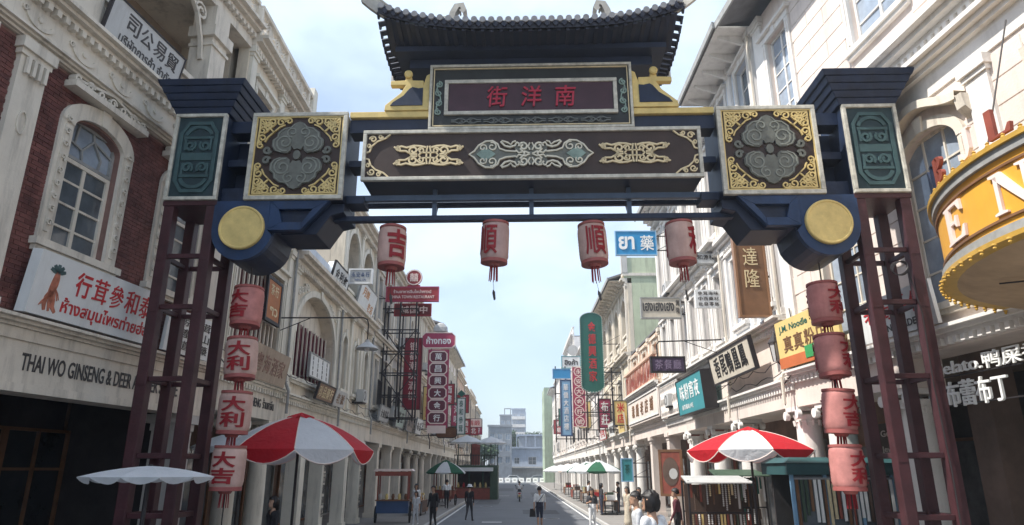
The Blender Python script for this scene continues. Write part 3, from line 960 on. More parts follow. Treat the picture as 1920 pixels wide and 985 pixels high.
# power cable and coil left on the right tower
o = MB()
for k in range(3):
    o.path([(6.75 + (0.16 - 0.01 * k) * math.cos(R(t)), -0.02 - 0.015 * k, 6.05 + 0.13 * math.sin(R(t) + 0.2 * k)) for t in range(0, 361, 20)], 0.012, 5)
o.path([(6.9, -0.02, 6.05), (7.02, -0.015, 5.2), (6.99, -0.015, 4.0), (7.03, -0.015, 2.5), (7.0, -0.015, 0.5)], 0.012, 5)
gp('power_cable', o, M_IRON)
for sx in (-1, 1):
    for px in (6.27, 7.11):
        for z in (6.45, 5.45, 4.1, 2.75, 1.75):
            gp('bolt_plate', MB().box(sx * px - 0.085, sx * px + 0.085, 0.012, 0.0195, z - 0.11, z + 0.11), M_MAROON)
        gp('base_plate', MB().box(sx * px - 0.17, sx * px + 0.17, -0.05, 0.29, 0.5, 0.53), M_IRON)

# ================================================================== ground
def ground_z(y):
    return 0.5 * max(0.0, min(1.0, (27 - y) / 12))


M_ROAD = mat('asphalt', (0.135, 0.14, 0.15), 0.75, 0.12, 0.5, stain=0.35, stain_col=(0.085, 0.085, 0.09), bump=0.2, spec=0.4)
M_PAVE = mat('paving', (0.24, 0.225, 0.21), 0.85, 0.12, 0.7, stain=0.3, bump=0.15)
M_KERB = mat('kerb_stone', (0.46, 0.45, 0.43), 0.85, 0.12, 2, stain=0.2)
M_LINE = mat('road_paint', (0.70, 0.70, 0.68), 0.7, 0.12, 4, stain=0.3)
M_EARTH = mat('far_ground', (0.22, 0.22, 0.2), 0.95, 0.2, 0.05)


def strip(x0, x1, dz, ys):
    mb = MB()
    vs = []
    for y in ys:
        z = ground_z(y) + dz
        vs += [(x0, y, z), (x1, y, z)]
    return mb.add(vs, [(2 * i, 2 * i + 1, 2 * i + 3, 2 * i + 2) for i in range(len(ys) - 1)])


YS = [-30, 0, 15, 18, 21, 24, 27, 40, 60, 90, 150, 175]
gq = MB().add([(-900, -200, -0.05), (900, -200, -0.05), (900, 1500, -0.05), (-900, 1500, -0.05)], [(0, 1, 2, 3)])
structure('ground', gq, M_EARTH)
structure('road', strip(-4.1, 4.1, 0, YS), M_ROAD)
structure('cross_street', MB().add([(-200, 156, 0.004), (200, 156, 0.004), (200, 185, 0.004), (-200, 185, 0.004)], [(0, 1, 2, 3)]), M_ROAD)
pvL = structure('pavement_left', strip(-14, -4.25, 0.12, YS[:-2] + [152]), M_PAVE)
pvR = structure('pavement_right', strip(4.25, 14, 0.12, YS[:-2] + [152]), M_PAVE)
kb = MB().box(-0.07, 0.07, -0.49, 0.49, -0.3, 0.125).mesh('kerb_stone', M_KERB)
for sx, pv in ((-1, pvL), (1, pvR)):
    for k in range(120):
        y = 29.5 + k
        link('kerb_stone', kb, pv, (sx * 4.175, y, ground_z(y) + 0.004))
for sx in (-1, 1):
    tag(strip(sx * 3.86 - 0.06, sx * 3.86 + 0.06, 0.006, [27, 40, 60, 90, 150]).build('edge_line', M_LINE), f"white painted line along the {'left' if sx < 0 else 'right'} edge of the road", 'road marking')
for k, y in enumerate((36.2, 73)):
    tag(strip(-1.75, -0.75, 0.006, [y, y + 0.45]).build('road_dash', M_LINE), ('near short white dash on the left half of the road', 'far short white dash on the left half of the road')[k], 'road marking', 'short dashes on the road')

for k, (x, y) in enumerate(((1.9, 39.0), (-2.2, 52.0), (1.2, 68.0))):
    mh = thing('manhole_cover', ('near dark round manhole cover right of the walking man', 'round manhole cover on the left half of the road', 'far round manhole cover beyond the scooter')[k], 'manhole', (x, y, 0.0))
    MB().lathe([(0.36, 0.003), (0.36, 0.009)], 24).build('cover', M_IRON, mh)
    MB().lathe([(0.37, 0.002), (0.44, 0.002), (0.44, 0.007), (0.37, 0.007)], 24, caps=False).build('rim', M_KERB, mh)
M_PATCH = mat('asphalt_patch', (0.09, 0.092, 0.098), 0.8, 0.15, 1.0, bump=0.2)
for k, (x0, x1, ya, yb) in enumerate(((0.4, 2.6, 43.0, 47.5), (-3.2, -1.4, 55.0, 66.0), (1.6, 3.4, 70.0, 84.0), (-2.4, -0.4, 90.0, 104.0))):
    tag(strip(x0, x1, 0.0035, [ya, yb]).build('road_patch', M_PATCH), ('nearest dark asphalt patch, right of the road centre', 'dark asphalt patch beside the left kerb before the booth', 'dark asphalt patch on the right beyond the scooter', 'farthest dark asphalt patch, left of the road centre')[k], 'road patch')

# ================================================================== facade components (local frame: x along the front, -y to the street, z up)


def wall(mb, x0, x1, z0, z1, holes=(), y0=0.0, th=0.3):
    """front skin with real openings; holes = (hx0,hx1,hz0,hz1,rise)"""
    xs = sorted({x0, x1, *[h[0] for h in holes], *[h[1] for h in holes]})
    zs = sorted({z0, z1, *[h[2] for h in holes], *[h[3] for h in holes]})
    for a, b in zip(xs[:-1], xs[1:]):
        for c, d in zip(zs[:-1], zs[1:]):
            mx_, mz = (a + b) / 2, (c + d) / 2
            if any(h[0] < mx_ < h[1] and h[2] < mz < h[3] for h in holes):
                continue
            mb.add([(a, y0, c), (b, y0, c), (b, y0, d), (a, y0, d)], [(0, 1, 2, 3)])
    for h in holes:
        a, b, c, d = h[:4]
        r = h[4] if len(h) > 4 else 0
        mb.add([(a, y0, c), (b, y0, c), (b, y0 + th, c), (a, y0 + th, c)], [(0, 1, 2, 3)])
        mb.add([(a, y0, d), (b, y0, d), (b, y0 + th, d), (a, y0 + th, d)], [(0, 1, 2, 3)])
        mb.add([(a, y0, c), (a, y0, d), (a, y0 + th, d), (a, y0 + th, c)], [(0, 1, 2, 3)])
        mb.add([(b, y0, c), (b, y0, d), (b, y0 + th, d), (b, y0 + th, c)], [(0, 1, 2, 3)])
        if r:
            cx, hw = (a + b) / 2, (b - a) / 2
            for s in (-1, 1):
                pts = [(cx + s * hw * math.cos(R(t)), d - r + r * math.sin(R(t))) for t in range(0, 91, 10)]
                mb.prism(pts + [(cx + s * hw, d)], y0, y0 + th * 0.9)
    mb.add([(x0, y0, z0), (x0, y0, z1), (x0, y0 + th, z1), (x0, y0 + th, z0)], [(0, 1, 2, 3)])
    mb.add([(x1, y0, z0), (x1, y0, z1), (x1, y0 + th, z1), (x1, y0 + th, z0)], [(0, 1, 2, 3)])
    return mb


def window(parent, x0, x1, z0, z1, nx=2, nz=4, m=None, glass=None, y=0.14, bar=0.055, split=True, name='window', rise=0.0, half_bars=True):
    """frame with glazing bars; panes as children"""
    m = m or M_TRIM
    glass = glass or M_GLASS
    w, h = x1 - x0, z1 - z0

    def mk():
        mb = MB().frame(0, w, 0, h, bar * 1.3, 0, 0.09)
        for i in range(1, nx):
            bw = bar * (1.3 if i * 2 == nx else 0.7)
            mb.box(w * i / nx - bw / 2, w * i / nx + bw / 2, 0.01, 0.08, bar, h - bar)
        for k in range(1, nz):
            mb.box(bar, w - bar, 0.02, 0.07, h * k / nz - bar * 0.35, h * k / nz + bar * 0.35)
        return mb.mesh('window', m)
    o = link(name, cached(('win', round(w, 3), round(h, 3), nx, nz, m.name, bar), mk), parent, (x0, y, z0))
    if split:
        pw, ph = w / nx, h / nz
        pm = cached(('pane', round(pw, 3), round(ph, 3), glass.name), lambda: MB().box(0.012, pw - 0.012, 0, 0.012, 0.012, ph - 0.012).mesh('pane', glass))
        for i in range(nx):
            for k in range(nz):
                link('pane', pm, o, (i * pw, 0.045, k * ph), (random.uniform(-0.012, 0.012), 0, random.uniform(-0.02, 0.02)))
    else:
        pm = cached(('pane', round(w, 3), round(h, 3), glass.name), lambda: MB().box(0.02, w - 0.02, 0, 0.012, 0.02, h - 0.02).mesh('pane', glass))
        link('pane', pm, o, (0, 0.045, 0))
    return o


def louver(parent, x0, x1, z0, z1, m, leaves=2, y=0.12, slat=0.075, name='shutter'):
    w, h = (x1 - x0) / leaves, z1 - z0

    def mk():
        mb = MB().frame(0.01, w - 0.01, 0, h, 0.06, 0, 0.06)
        mb.box(0.06, w - 0.06, 0.005, 0.055, h * 0.5 - 0.035, h * 0.5 + 0.035)
        return mb.mesh('shutter', m)

    def mk2():
        mb = MB()
        n = int((h - 0.12) / slat)
        for k in range(n):
            z = 0.06 + (h - 0.12) * (k + 0.5) / n
            if abs(z - h / 2) > 0.06:
                mb.add([(0.06, 0.008, z - 0.03), (w - 0.06, 0.008, z - 0.03), (w - 0.06, 0.05, z + 0.025), (0.06, 0.05, z + 0.025)], [(0, 1, 2, 3)])
        mb.box(0.05, w - 0.05, 0.052, 0.06, 0.05, h - 0.05)
        return mb.mesh('slats', m)
    me = cached(('louv', round(w, 3), round(h, 3), m.name, slat), mk)
    me2 = cached(('slat', round(w, 3), round(h, 3), m.name, slat), mk2)
    for i in range(leaves):
        o = link(name, me, parent, (x0 + i * w, y, z0))
        tag(link('slats', me2, o), kind='stuff')


def bars(parent, x0, x1, z0, z1, n, m, y=0.1, name='grille_bar', w=0.045):
    me = cached(('bar', round(z1 - z0, 2), m.name, w), lambda: MB().box(-w / 2, w / 2, 0, 0.05, 0, z1 - z0).mesh(name, m))
    for i in range(n):
        link(name, me, parent, (x0 + (x1 - x0) * (i + 0.5) / n, y, z0))


def surround(parent, x0, x1, z0, z1, m, jamb=0.22, head='flat', y=-0.07, arch=0.0, key=True):
    """moulded window surround with sill and head, proud of the wall"""
    zt = z1 - arch + 0.03 if head != 'flat' else z1
    me = cached(('jamb', round(zt - z0, 3), jamb, y, m.name), lambda: MB().box(0.003, jamb, y, 0.02, 0, zt - z0).box(jamb * 0.3, jamb * 0.6, y - 0.025, y, 0.15, zt - z0 - 0.1).mesh('jamb', m))
    link('jamb', me, parent, (x1, 0, z0))
    link('jamb', me, parent, (x0 - jamb, 0, z0))
    sl = MB().box(x0 - jamb - 0.08, x1 + jamb + 0.08, y - 0.1, 0.02, z0 - 0.13, z0 - 0.003)
    sl.box(x0 - jamb - 0.03, x1 + jamb + 0.03, y - 0.04, 0.02, z0 - 0.22, z0 - 0.133)
    sl.build('sill', m, parent)
    hd = MB()
    if head == 'flat':
        hd.box(x0 - jamb - 0.02, x1 + jamb + 0.02, y - 0.01, 0.02, z1 + 0.003, z1 + 0.2)
        hd.box(x0 - jamb - 0.12, x1 + jamb + 0.12, y - 0.12, 0.02, z1 + 0.203, z1 + 0.3)
        if key:
            hd.box((x0 + x1) / 2 - 0.1, (x0 + x1) / 2 + 0.1, y - 0.05, y - 0.012, z1 - 0.05, z1 + 0.2)
    else:
        cx, hw = (x0 + x1) / 2, (x1 - x0) / 2
        pts = [(cx + (hw + jamb / 2) * math.cos(R(t)), z1 - arch + (arch + jamb / 2) * math.sin(R(t))) for t in range(0, 181, 9)]
        hd.ribbon(pts, jamb, y - 0.015, 0.02)
        hd.prism([(cx - 0.08, z1 - 0.02), (cx + 0.08, z1 - 0.02), (cx + 0.12, z1 + 0.3), (cx - 0.12, z1 + 0.3)], y - 0.06, y - 0.017)
    hd.build('window_head', m, parent)


def cornice(parent, x0, x1, z, m, h=0.4, out=0.35, dentils=True, name='cornice', y=0.0, steps=3):
    mb = MB()
    for k in range(steps):
        t = (k + 1) / steps
        mb.box(x0 - 0.001 * k, x1 + 0.001 * k, y - out * t, y + 0.02, z + h * k / steps + (0.002 if k else 0), z + h * (k + 1) / steps)
    o = mb.build(name, m, parent)
    if dentils:
        d = MB()
        n = max(2, int((x1 - x0) / 0.2))
        for i in range(n):
            xx = x0 + (x1 - x0) * (i + 0.5) / n
            d.box(xx - 0.05, xx + 0.05, y - out * 0.42, y - 0.003, z - 0.13, z - 0.003)
        tag(d.build('dentil_course', m, o), kind='stuff')
    return o


def column(parent, x, y, z0, z1, r, m, square=False, n=18, name='column'):
    h = z1 - z0

    def mk():
        mb = MB()
        if square:
            mb.box(-r, r, -r, r, 0.35, h - 0.36)
            mb.box(-r - 0.06, r + 0.06, -r - 0.06, r + 0.06, 0, 0.348)
        else:
            mb.lathe([(r * 1.25, 0), (r * 1.25, 0.16), (r * 1.15, 0.17), (r * 1.18, 0.26), (r * 1.02, 0.32), (r, 0.4), (r * 0.98, h * 0.5), (r * 0.87, h - 0.42), (r * 0.95, h - 0.40), (r * 0.95, h - 0.36)], n)
        return mb.mesh(name, m, True)

    def mk2():
        mb = MB()
        if square:
            mb.box(-r - 0.03, r + 0.03, -r - 0.03, r + 0.03, -0.358, -0.2)
            mb.box(-r - 0.1, r + 0.1, -r - 0.1, r + 0.1, -0.198, -0.002)
        else:
            mb.lathe([(r * 0.9, -0.358), (r * 1.05, -0.22)], n)
            mb.box(-r * 1.15, r * 1.15, -r * 1.15, r * 1.15, -0.12, -0.002)
            for s in (-1, 1):
                for f in (-1, 1):
                    mb.tube((s * r * 1.12, f * r * 1.12 - 0.06, -0.22), (s * r * 1.12, f * r * 1.12 + 0.06, -0.22), 0.12, n=10)
            for k in range(12):
                a = 2 * PI * k / 12
                mb.tube((r * 0.94 * math.cos(a), r * 0.94 * math.sin(a), -0.5), (r * 1.0 * math.cos(a), r * 1.0 * math.sin(a), -0.36), 0.035, n=5)
        return mb.mesh('capital', m, True)
    o = link(name, cached(('col', round(h, 2), r, m.name, square), mk), parent, (x, y, z0))
    link('capital', cached(('cap', r, m.name, square), mk2), o, (0, 0, h))
    return o


def balustrade(parent, x0, x1, z0, h, m, style='vase', y=-0.1, step=0.24, bm_=None, name='balustrade'):
    bm_ = bm_ or m
    mb = MB().box(x0, x1, y - 0.1, y + 0.1, z0, z0 + 0.12)
    mb.box(x0, x1, y - 0.13, y + 0.13, z0 + h - 0.13, z0 + h)
    o = mb.build(name, m, parent)
    hh = h - 0.254
    n = max(2, int((x1 - x0) / step))
    if style == 'vase':
        me = cached(('bal', round(hh, 2), bm_.name), lambda: MB().lathe([(0.05, 0), (0.05, hh * 0.08), (0.035, hh * 0.14), (0.085, hh * 0.36), (0.075, hh * 0.5), (0.035, hh * 0.78), (0.05, hh * 0.9), (0.05, hh)], 8).mesh('baluster', bm_, True))
        for i in range(n):
            link('baluster', me, o, (x0 + (x1 - x0) * (i + 0.5) / n, y, z0 + 0.122))
    elif style == 'bar':
        me = cached(('balb', round(hh, 2), bm_.name), lambda: MB().box(-0.02, 0.02, -0.02, 0.02, 0, hh).mesh('baluster', bm_))
        for i in range(n):
            link('baluster', me, o, (x0 + (x1 - x0) * (i + 0.5) / n, y, z0 + 0.122))
    elif style == 'solid':
        MB().box(x0 + 0.02, x1 - 0.02, y - 0.05, y + 0.05, z0 + 0.122, z0 + h - 0.132).build('parapet_panel', bm_, o)
    else:
        # pierced tile screen: rings and diagonals in square panels
        n = max(1, round((x1 - x0) / hh))
        w = (x1 - x0) / n

        def mk():
            q = MB().frame(0.01, w - 0.01, 0, hh, 0.05, -0.05, 0.05)
            c = (w / 2, hh / 2)
            q.ribbon([(c[0] + w * 0.2 * math.cos(R(t)), c[1] + hh * 0.2 * math.sin(R(t))) for t in range(0, 360, 30)], 0.06, -0.045, 0.045, closed=True)
            for sx in (-1, 1):
                for sz in (-1, 1):
                    q.ribbon([(c[0] + sx * w * 0.13, c[1] + sz * hh * 0.13), (c[0] + sx * w * 0.45, c[1] + sz * hh * 0.45)], 0.055, -0.04, 0.04)
                    q.ribbon([(c[0] + sx * p[0], c[1] + sz * p[1]) for p in arc(w * 0.5, 0, w * 0.26, hh * 0.26, 90, 180, 5)], 0.05, -0.042, 0.042)
                    q.ribbon([(c[0] + sx * p[0], c[1] + sz * p[1]) for p in arc(0, hh * 0.5, w * 0.26, hh * 0.26, 180, 270, 5)], 0.05, -0.042, 0.042)
            return q.mesh('screen_panel', bm_)
        me = cached(('scr', round(w, 3), round(hh, 3), bm_.name), mk)
        for i in range(n):
            link('screen_panel', me, o, (x0 + i * w, y, z0 + 0.122))
        for i in range(0, n + 1, 3):
            MB().box(x0 + i * w - 0.07, x0 + i * w + 0.07, y - 0.115, y + 0.115, z0 + 0.122, z0 + h - 0.132).build('parapet_post', m, o)
    return o


def pilaster(parent, x, z0, z1, w, m, y=-0.09):
    mb = MB().box(x - w / 2, x + w / 2, y, 0.02, z0 + 0.2, z1 - 0.3)
    mb.box(x - w / 2 - 0.05, x + w / 2 + 0.05, y - 0.05, 0.02, z0, z0 + 0.198)
    mb.box(x - w / 2 - 0.04, x + w / 2 + 0.04, y - 0.04, 0.02, z1 - 0.298, z1 - 0.2)
    mb.box(x - w / 2 - 0.08, x + w / 2 + 0.08, y - 0.09, 0.02, z1 - 0.198, z1 - 0.003)
    return mb.build('pilaster', m, parent)


SIDE_X = 7.5


def shophouse(label, side, y0, y1, X=None):
    """an Empty at the near (left side) or far (right side) end of the front"""
    X = SIDE_X if X is None else X
    if side < 0:
        return thing('shophouse', label, 'building', (-X, y0, 0), R(90), 'shophouses along the left side' if side < 0 else None)
    return thing('shophouse', label, 'building', (X, y1, 0), R(-90), 'shophouses along the right side')


def arcade(b, W, n, m, trim, z1=3.95, beam=0.75, r=0.3, depth=3.2, square=False, inner=None, ends=True, fronts=True, skip=0):
    """ground floor: columns, fascia beam, ceiling, dark shop fronts set back"""
    for i in range(n + 1):
        if (not ends and i in (0, n)) or i == skip:
            continue
        x = min(max(W * i / n, r * 1.3), W - r * 1.3)
        column(b, x, r + 0.05, 0.0, z1 + 0.0, r, trim, square)
    MB().box(0.003, W - 0.003, 0.0, 0.55, z1, z1 + beam).build('fascia_beam', m, b)
    MB().box(0.003, W - 0.003, 0.55, depth + 0.3, z1 + 0.3, z1 + beam - 0.002).build('arcade_ceiling', m, b)
    MB().box(0.003, W - 0.003, depth, depth + 0.3, 0, z1 + 0.298).build('shop_wall', inner or M_SHOP, b)
    if fronts:
        for i in range(n):
            xa, xb = W * i / n + 0.35, W * (i + 1) / n - 0.35
            k = random.random()
            o = MB().frame(xa, xb, 0.15, 3.3, 0.09, depth - 0.12, depth - 0.01)
            o.box((xa + xb) / 2 - 0.04, (xa + xb) / 2 + 0.04, depth - 0.11, depth - 0.02, 0.24, 3.21)
            f = o.build('shop_front', M_WOOD if k < 0.6 else M_GREYLOUV, b)
            MB().box(xa + 0.1, xb - 0.1, depth - 0.05, depth - 0.03, 0.25, 3.2).build('shop_glass', M_GLASS, f)
    cornice(b, 0.0, W, z1 + beam - 0.12 + 0.122, trim, 0.2, 0.22, True, 'ledge')


def upper(b, W, z0, z1, n, m, trim, ww=1.0, wh=2.0, style='grid', rise=0.0, glass=None, pil=True, sill=0.8, split=False, nx=2, nz=3, louv=None, head='flat', pilw=0.35, wm=None):
    """one upper storey with n bays of windows"""
    holes = []
    for i in range(n):
        cx = W * (i + 0.5) / n
        a, c = cx - ww / 2, z0 + sill
        holes.append((a, a + ww, c, c + wh, rise))
    wall(MB(), 0, W, z0, z1, holes).build('wall', m, b)
    for h in holes:
        if style == 'grid':
            window(b, h[0], h[1], h[2], h[3], nx, nz, wm or M_TRIMW, random.choice((glass or M_GLASS, M_GLASS, M_GLASS, M_CURT)), split=split)
            if random.random() < 0.35:
                g_ = MB().frame(h[0] - 0.06, h[1] + 0.06, h[2] + 0.02, h[2] + wh * 0.55, 0.03, -0.33, -0.3).build('window_grille', M_IRON, b)
                bars(g_, h[0] - 0.04, h[1] + 0.04, h[2] + 0.04, h[2] + wh * 0.55, 9, M_IRON, -0.33, 'grille_bar', 0.02)
        elif style == 'louver':
            if random.random() < 0.25:
                MB().box(h[0], h[1], 0.2, 0.22, h[2], h[3]).build('dark_room', M_DARKBR, b)
                louver(b, h[0], h[0] + ww * 0.5, h[2], h[3], louv or M_GREYLOUV, 1, slat=0.09)
            else:
                louver(b, h[0], h[1], h[2], h[3], louv or M_GREYLOUV, 2, slat=0.09)
        elif style == 'open':
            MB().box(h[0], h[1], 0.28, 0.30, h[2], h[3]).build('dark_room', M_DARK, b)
            balustrade(b, h[0], h[1], h[2], 0.85, trim, 'vase', 0.1)
        surround(b, h[0], h[1], h[2], h[3], trim, 0.16, head, arch=rise)
    if pil:
        for i in range(n + 1):
            pilaster(b, min(max(W * i / n, pilw / 2 + 0.09), W - pilw / 2 - 0.09), z0 + 0.003, z1 - 0.003, pilw, trim)


def body(b, W, z0, z1, m, depth=9, y=0.31, roof=True):
    MB().box(0.004, W - 0.004, y, depth, z0, z1).build('building_body', m, b)
    if roof:
        MB().box(0.0, W, 0.0, depth + 0.05, z1 + 0.002, z1 + 0.12).build('roof_slab', M_ROOF, b)


def eaves(b, W, z, m, out=1.0, th=0.14, x0=-0.2, x1=0.2):
    """overhanging pitched eave with brackets"""
    mb = MB().add([(x0, -out, z), (W + x1, -out, z), (W + x1, 4.5, z + 1.9), (x0, 4.5, z + 1.9), (x0, -out, z + th), (W + x1, -out, z + th), (W + x1, 4.5, z + 1.9 + th), (x0, 4.5, z + 1.9 + th)],
                  [(0, 3, 2, 1), (4, 5, 6, 7), (0, 1, 5, 4), (1, 2, 6, 5), (2, 3, 7, 6), (3, 0, 4, 7)])
    o = mb.build('roof', M_ROOF, b)
    sof = MB().box(0, W, -out + 0.08, 0.0, z - 0.05, z - 0.003)
    sof.build('soffit', m, o)
    MB().box(x0, W + x1, -out - 0.06, -out, z - 0.07, z + th + 0.03).build('gutter', M_GREYLOUV, o)
    n = int(W / 0.9)
    me = cached(('brk', out, m.name), lambda: MB().prismx([(0, 0), (-out * 0.8, 0), (-out * 0.75, -0.1), (-0.12, -0.35), (0, -0.45)], -0.05, 0.05).mesh('eave_bracket', m))
    for i in range(n):
        link('eave_bracket', me, o, (W * (i + 0.5) / n, 0.0, z - 0.052))
    return o


def clutter(b, W, h, seed, n_ac=2, cables=True, x0=0.0):
    """down pipe, air conditioners and slack cables on a front"""
    rnd = random.Random(seed)
    pm = rnd.choice((M_GREYLOUV, M_TRIM, M_IRON))
    MB().path([(x0 + W - 0.12, -0.17, h - 0.2), (x0 + W - 0.12, -0.17, 5.2), (x0 + W - 0.12, -0.3, 4.9), (x0 + W - 0.12, -0.3, 4.2)], 0.045, 7).build('drainpipe', pm, b)
    for k in range(n_ac):
        x, z = x0 + rnd.uniform(0.8, W - 1.6), rnd.choice((5.35, 5.5, h * 0.5 + 2.9, h * 0.5 + 3.0))
        a = MB().box(x, x + 0.8, -0.52, -0.2, z, z + 0.55).build('air_conditioner', M_GSIGN, b)
        MB().ribbon([(x + 0.3 + 0.2 * math.cos(R(t)), z + 0.28 + 0.2 * math.sin(R(t))) for t in range(0, 360, 30)], 0.03, -0.535, -0.52, closed=True).build('fan_ring', M_IRON, a)
        MB().box(x + 0.05, x + 0.75, -0.5, 0.0, z - 0.06, z - 0.003).build('bracket', M_IRON, a)
    if cables:
        for k in range(2):
            z = rnd.uniform(4.95, 5.4) + 0.2 * k
            pts = [(x0 + W * i / 10, -0.2 - 0.05 * k, z - 0.16 * math.sin(PI * ((i * 0.3 + k * 0.4) % 1.0)) + rnd.uniform(-0.04, 0.04)) for i in range(11)]
            MB().path(pts, 0.013, 4).build('cable', M_IRON, b)

# ================================================================== LEFT: brick shophouse, splayed outwards in front of the gate
B = thing('brick_shophouse', 'red brick shophouse with white window surrounds behind the left gate tower', 'building', (-8.4, 9.0, 0), R(83.04))
X0, X1 = -12.0, 7.42
MB().box(X0, X1, 0.0, 0.5, 3.72, 4.74).build('fascia_beam', M_TRIM, B)
MB().box(X0, X1, -0.06, 0.0, 3.72, 3.86).build('fascia_moulding', M_TRIM, B)
MB().box(X0, X1, -0.045, 0.0, 4.55, 4.738).build('fascia_moulding', M_TRIM, B)
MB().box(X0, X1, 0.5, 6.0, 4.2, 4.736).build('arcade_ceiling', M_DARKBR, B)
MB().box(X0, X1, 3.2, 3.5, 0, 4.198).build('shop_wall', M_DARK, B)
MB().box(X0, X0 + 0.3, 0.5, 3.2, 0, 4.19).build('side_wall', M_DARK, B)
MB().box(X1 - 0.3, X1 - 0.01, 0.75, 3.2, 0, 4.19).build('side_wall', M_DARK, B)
for x in (-3.6, 6.9):
    column(B, x, 0.35, 0.0, 3.72, 0.3, M_GREY, True)
cornice(B, X0, X1, 4.742, M_TRIM, 0.16, 0.3, False, 'ledge')
# brick storey
op = [(2.05, 3.37, 6.28, 8.8, 0.28), (4.92, 6.22, 6.28, 8.8, 0.28), (-1.6, -0.3, 6.28, 8.8, 0.28), (-4.6, -3.3, 6.28, 8.8, 0.28)]
wall(MB(), X0, X1, 4.9, 9.45, op).build('wall', M_MORTAR, B)
bricks = []
for row in range(int(4.5 / 0.08)):
    z = 4.925 + row * 0.08
    x = -2.6 + (0.125 if row % 2 else 0)
    while x + 0.24 < X1:
        bx0, bx1 = x, x + 0.24
        segs = [(bx0, bx1)]
        for ha, hb, hc, hd in [(h[0] - 0.2, h[1] + 0.2, h[2] - 0.12, h[3] + 0.05) for h in op] + [(0.7, 1.2, 0, 20), (6.9, 7.4, 0, 20)]:
            if z + 0.07 > hc and z < hd:
                ns = []
                for a, b in segs:
                    if b > ha and a < hb:
                        if a < ha - 0.05:
                            ns.append((a, ha))
                        if b > hb + 0.05:
                            ns.append((hb, b))
                    else:
                        ns.append((a, b))
                segs = ns
        for a, b in segs:
            bricks.append((a, z, b))
        x += 0.25
bme = [MB().box(0, 0.24, -0.012, 0.0, 0, 0.068).mesh('brick', m) for m in (M_BRICK, M_BRICK2)]
vis = sorted([b for b in bricks if b[0] > 0.3], key=lambda b: (b[0] - 1.5) ** 2 + 0.4 * (b[1] - 7) ** 2)
vis = [b for b in vis if b[2] - b[0] > 0.235]
near = set(vis[:300])
rest = MB()
for b_ in bricks:
    if b_ in near:
        link('brick', bme[1 if random.random() < 0.3 else 0], B, (b_[0], -0.001 - random.random() * 0.004, b_[1]))
    else:
        rest.box(b_[0], b_[2], -0.013, -0.001, b_[1], b_[1] + 0.068)
tag(rest.build('brickwork', M_BRICK, B), kind='stuff')
for hx0, hx1, hz0, hz1, rise in op:
    w_ = window(B, hx0, hx1, hz0, 8.02, 2, 4, M_TRIM, M_GLASS, 0.12, 0.06)
    tr_ = MB().frame(hx0, hx1, 8.03, 8.8, 0.06, 0.12, 0.2)
    cx, cz = (hx0 + hx1) / 2, 8.4
    for a, b in (((-0.6, 0.0), (-0.15, -0.1)), ((-0.15, -0.1), (0.1, 0.2)), ((0.1, 0.2), (0.05, 0.4)), ((0.1, 0.2), (0.6, 0.05)), ((-0.15, -0.1), (-0.1, -0.38)), ((0.1, 0.2), (0.35, -0.1)), ((0.35, -0.1), (0.3, -0.38)), ((-0.35, -0.05), (-0.3, 0.38))):
        tr_.ribbon([(cx + a[0], cz + a[1]), (cx + b[0], cz + b[1])], 0.035, 0.13, 0.17)
    tw = tr_.build('transom', M_GREYLOUV, B)
    MB().box(hx0 + 0.03, hx1 - 0.03, 0.18, 0.19, 8.05, 8.78).build('pane', M_GLASSB, tw)
    surround(B, hx0, hx1, hz0, hz1 + 0.05, M_TRIM, 0.30, 'none' if False else 'arch', arch=0.3)
    # carved pediment: scroll relief under a projecting hood
    MB().box(hx0 - 0.36, hx1 + 0.36, -0.26, 0.0, 9.16, 9.28).build('hood', M_TRIM, B)
    o = MB()
    for k in range(7):
        x = hx0 - 0.25 + (hx1 - hx0 + 0.5) * k / 6
        o.ribbon(spiral(x, 9.36, 0.10, 0.02, 0, 1.3 if k % 2 else -1.3), 0.04, -0.2, -0.05)
    o.ribbon([(hx0 - 0.3, 9.32), (cx, 9.52), (hx1 + 0.3, 9.32)], 0.05, -0.2, -0.05)
    tag(o.build('carved_crest', M_TRIM, B), kind='stuff')
    o = MB()
    for s in (hx0 - 0.15, hx1 + 0.15):
        for k in range(9):
            o.ribbon(spiral(s, 6.6 + 0.25 * k, 0.07, 0.015, k, 1.2, 9), 0.03, -0.125, -0.068)
    tag(o.build('carved_jamb', M_TRIM, B), kind='stuff')
pl = pilaster(B, 0.95, 4.91, 9.44, 0.56, M_TRIM, -0.1)
MB().ribbon([(0.95 + 0.09 * math.cos(R(t)), 8.0 + 0.2 * math.sin(R(t))) for t in range(0, 360, 30)], 0.03, -0.125, -0.1, closed=True).build('oval_relief', M_TRIM, pl)
fl = MB()
for k in range(4):
    fl.box(0.75 + 0.12 * k, 0.81 + 0.12 * k, -0.19, -0.13, 8.82, 9.12)
fl.build('fluting', M_TRIM, pl)
pilaster(B, 7.12, 4.91, 9.44, 0.5, M_TRIM, -0.1)
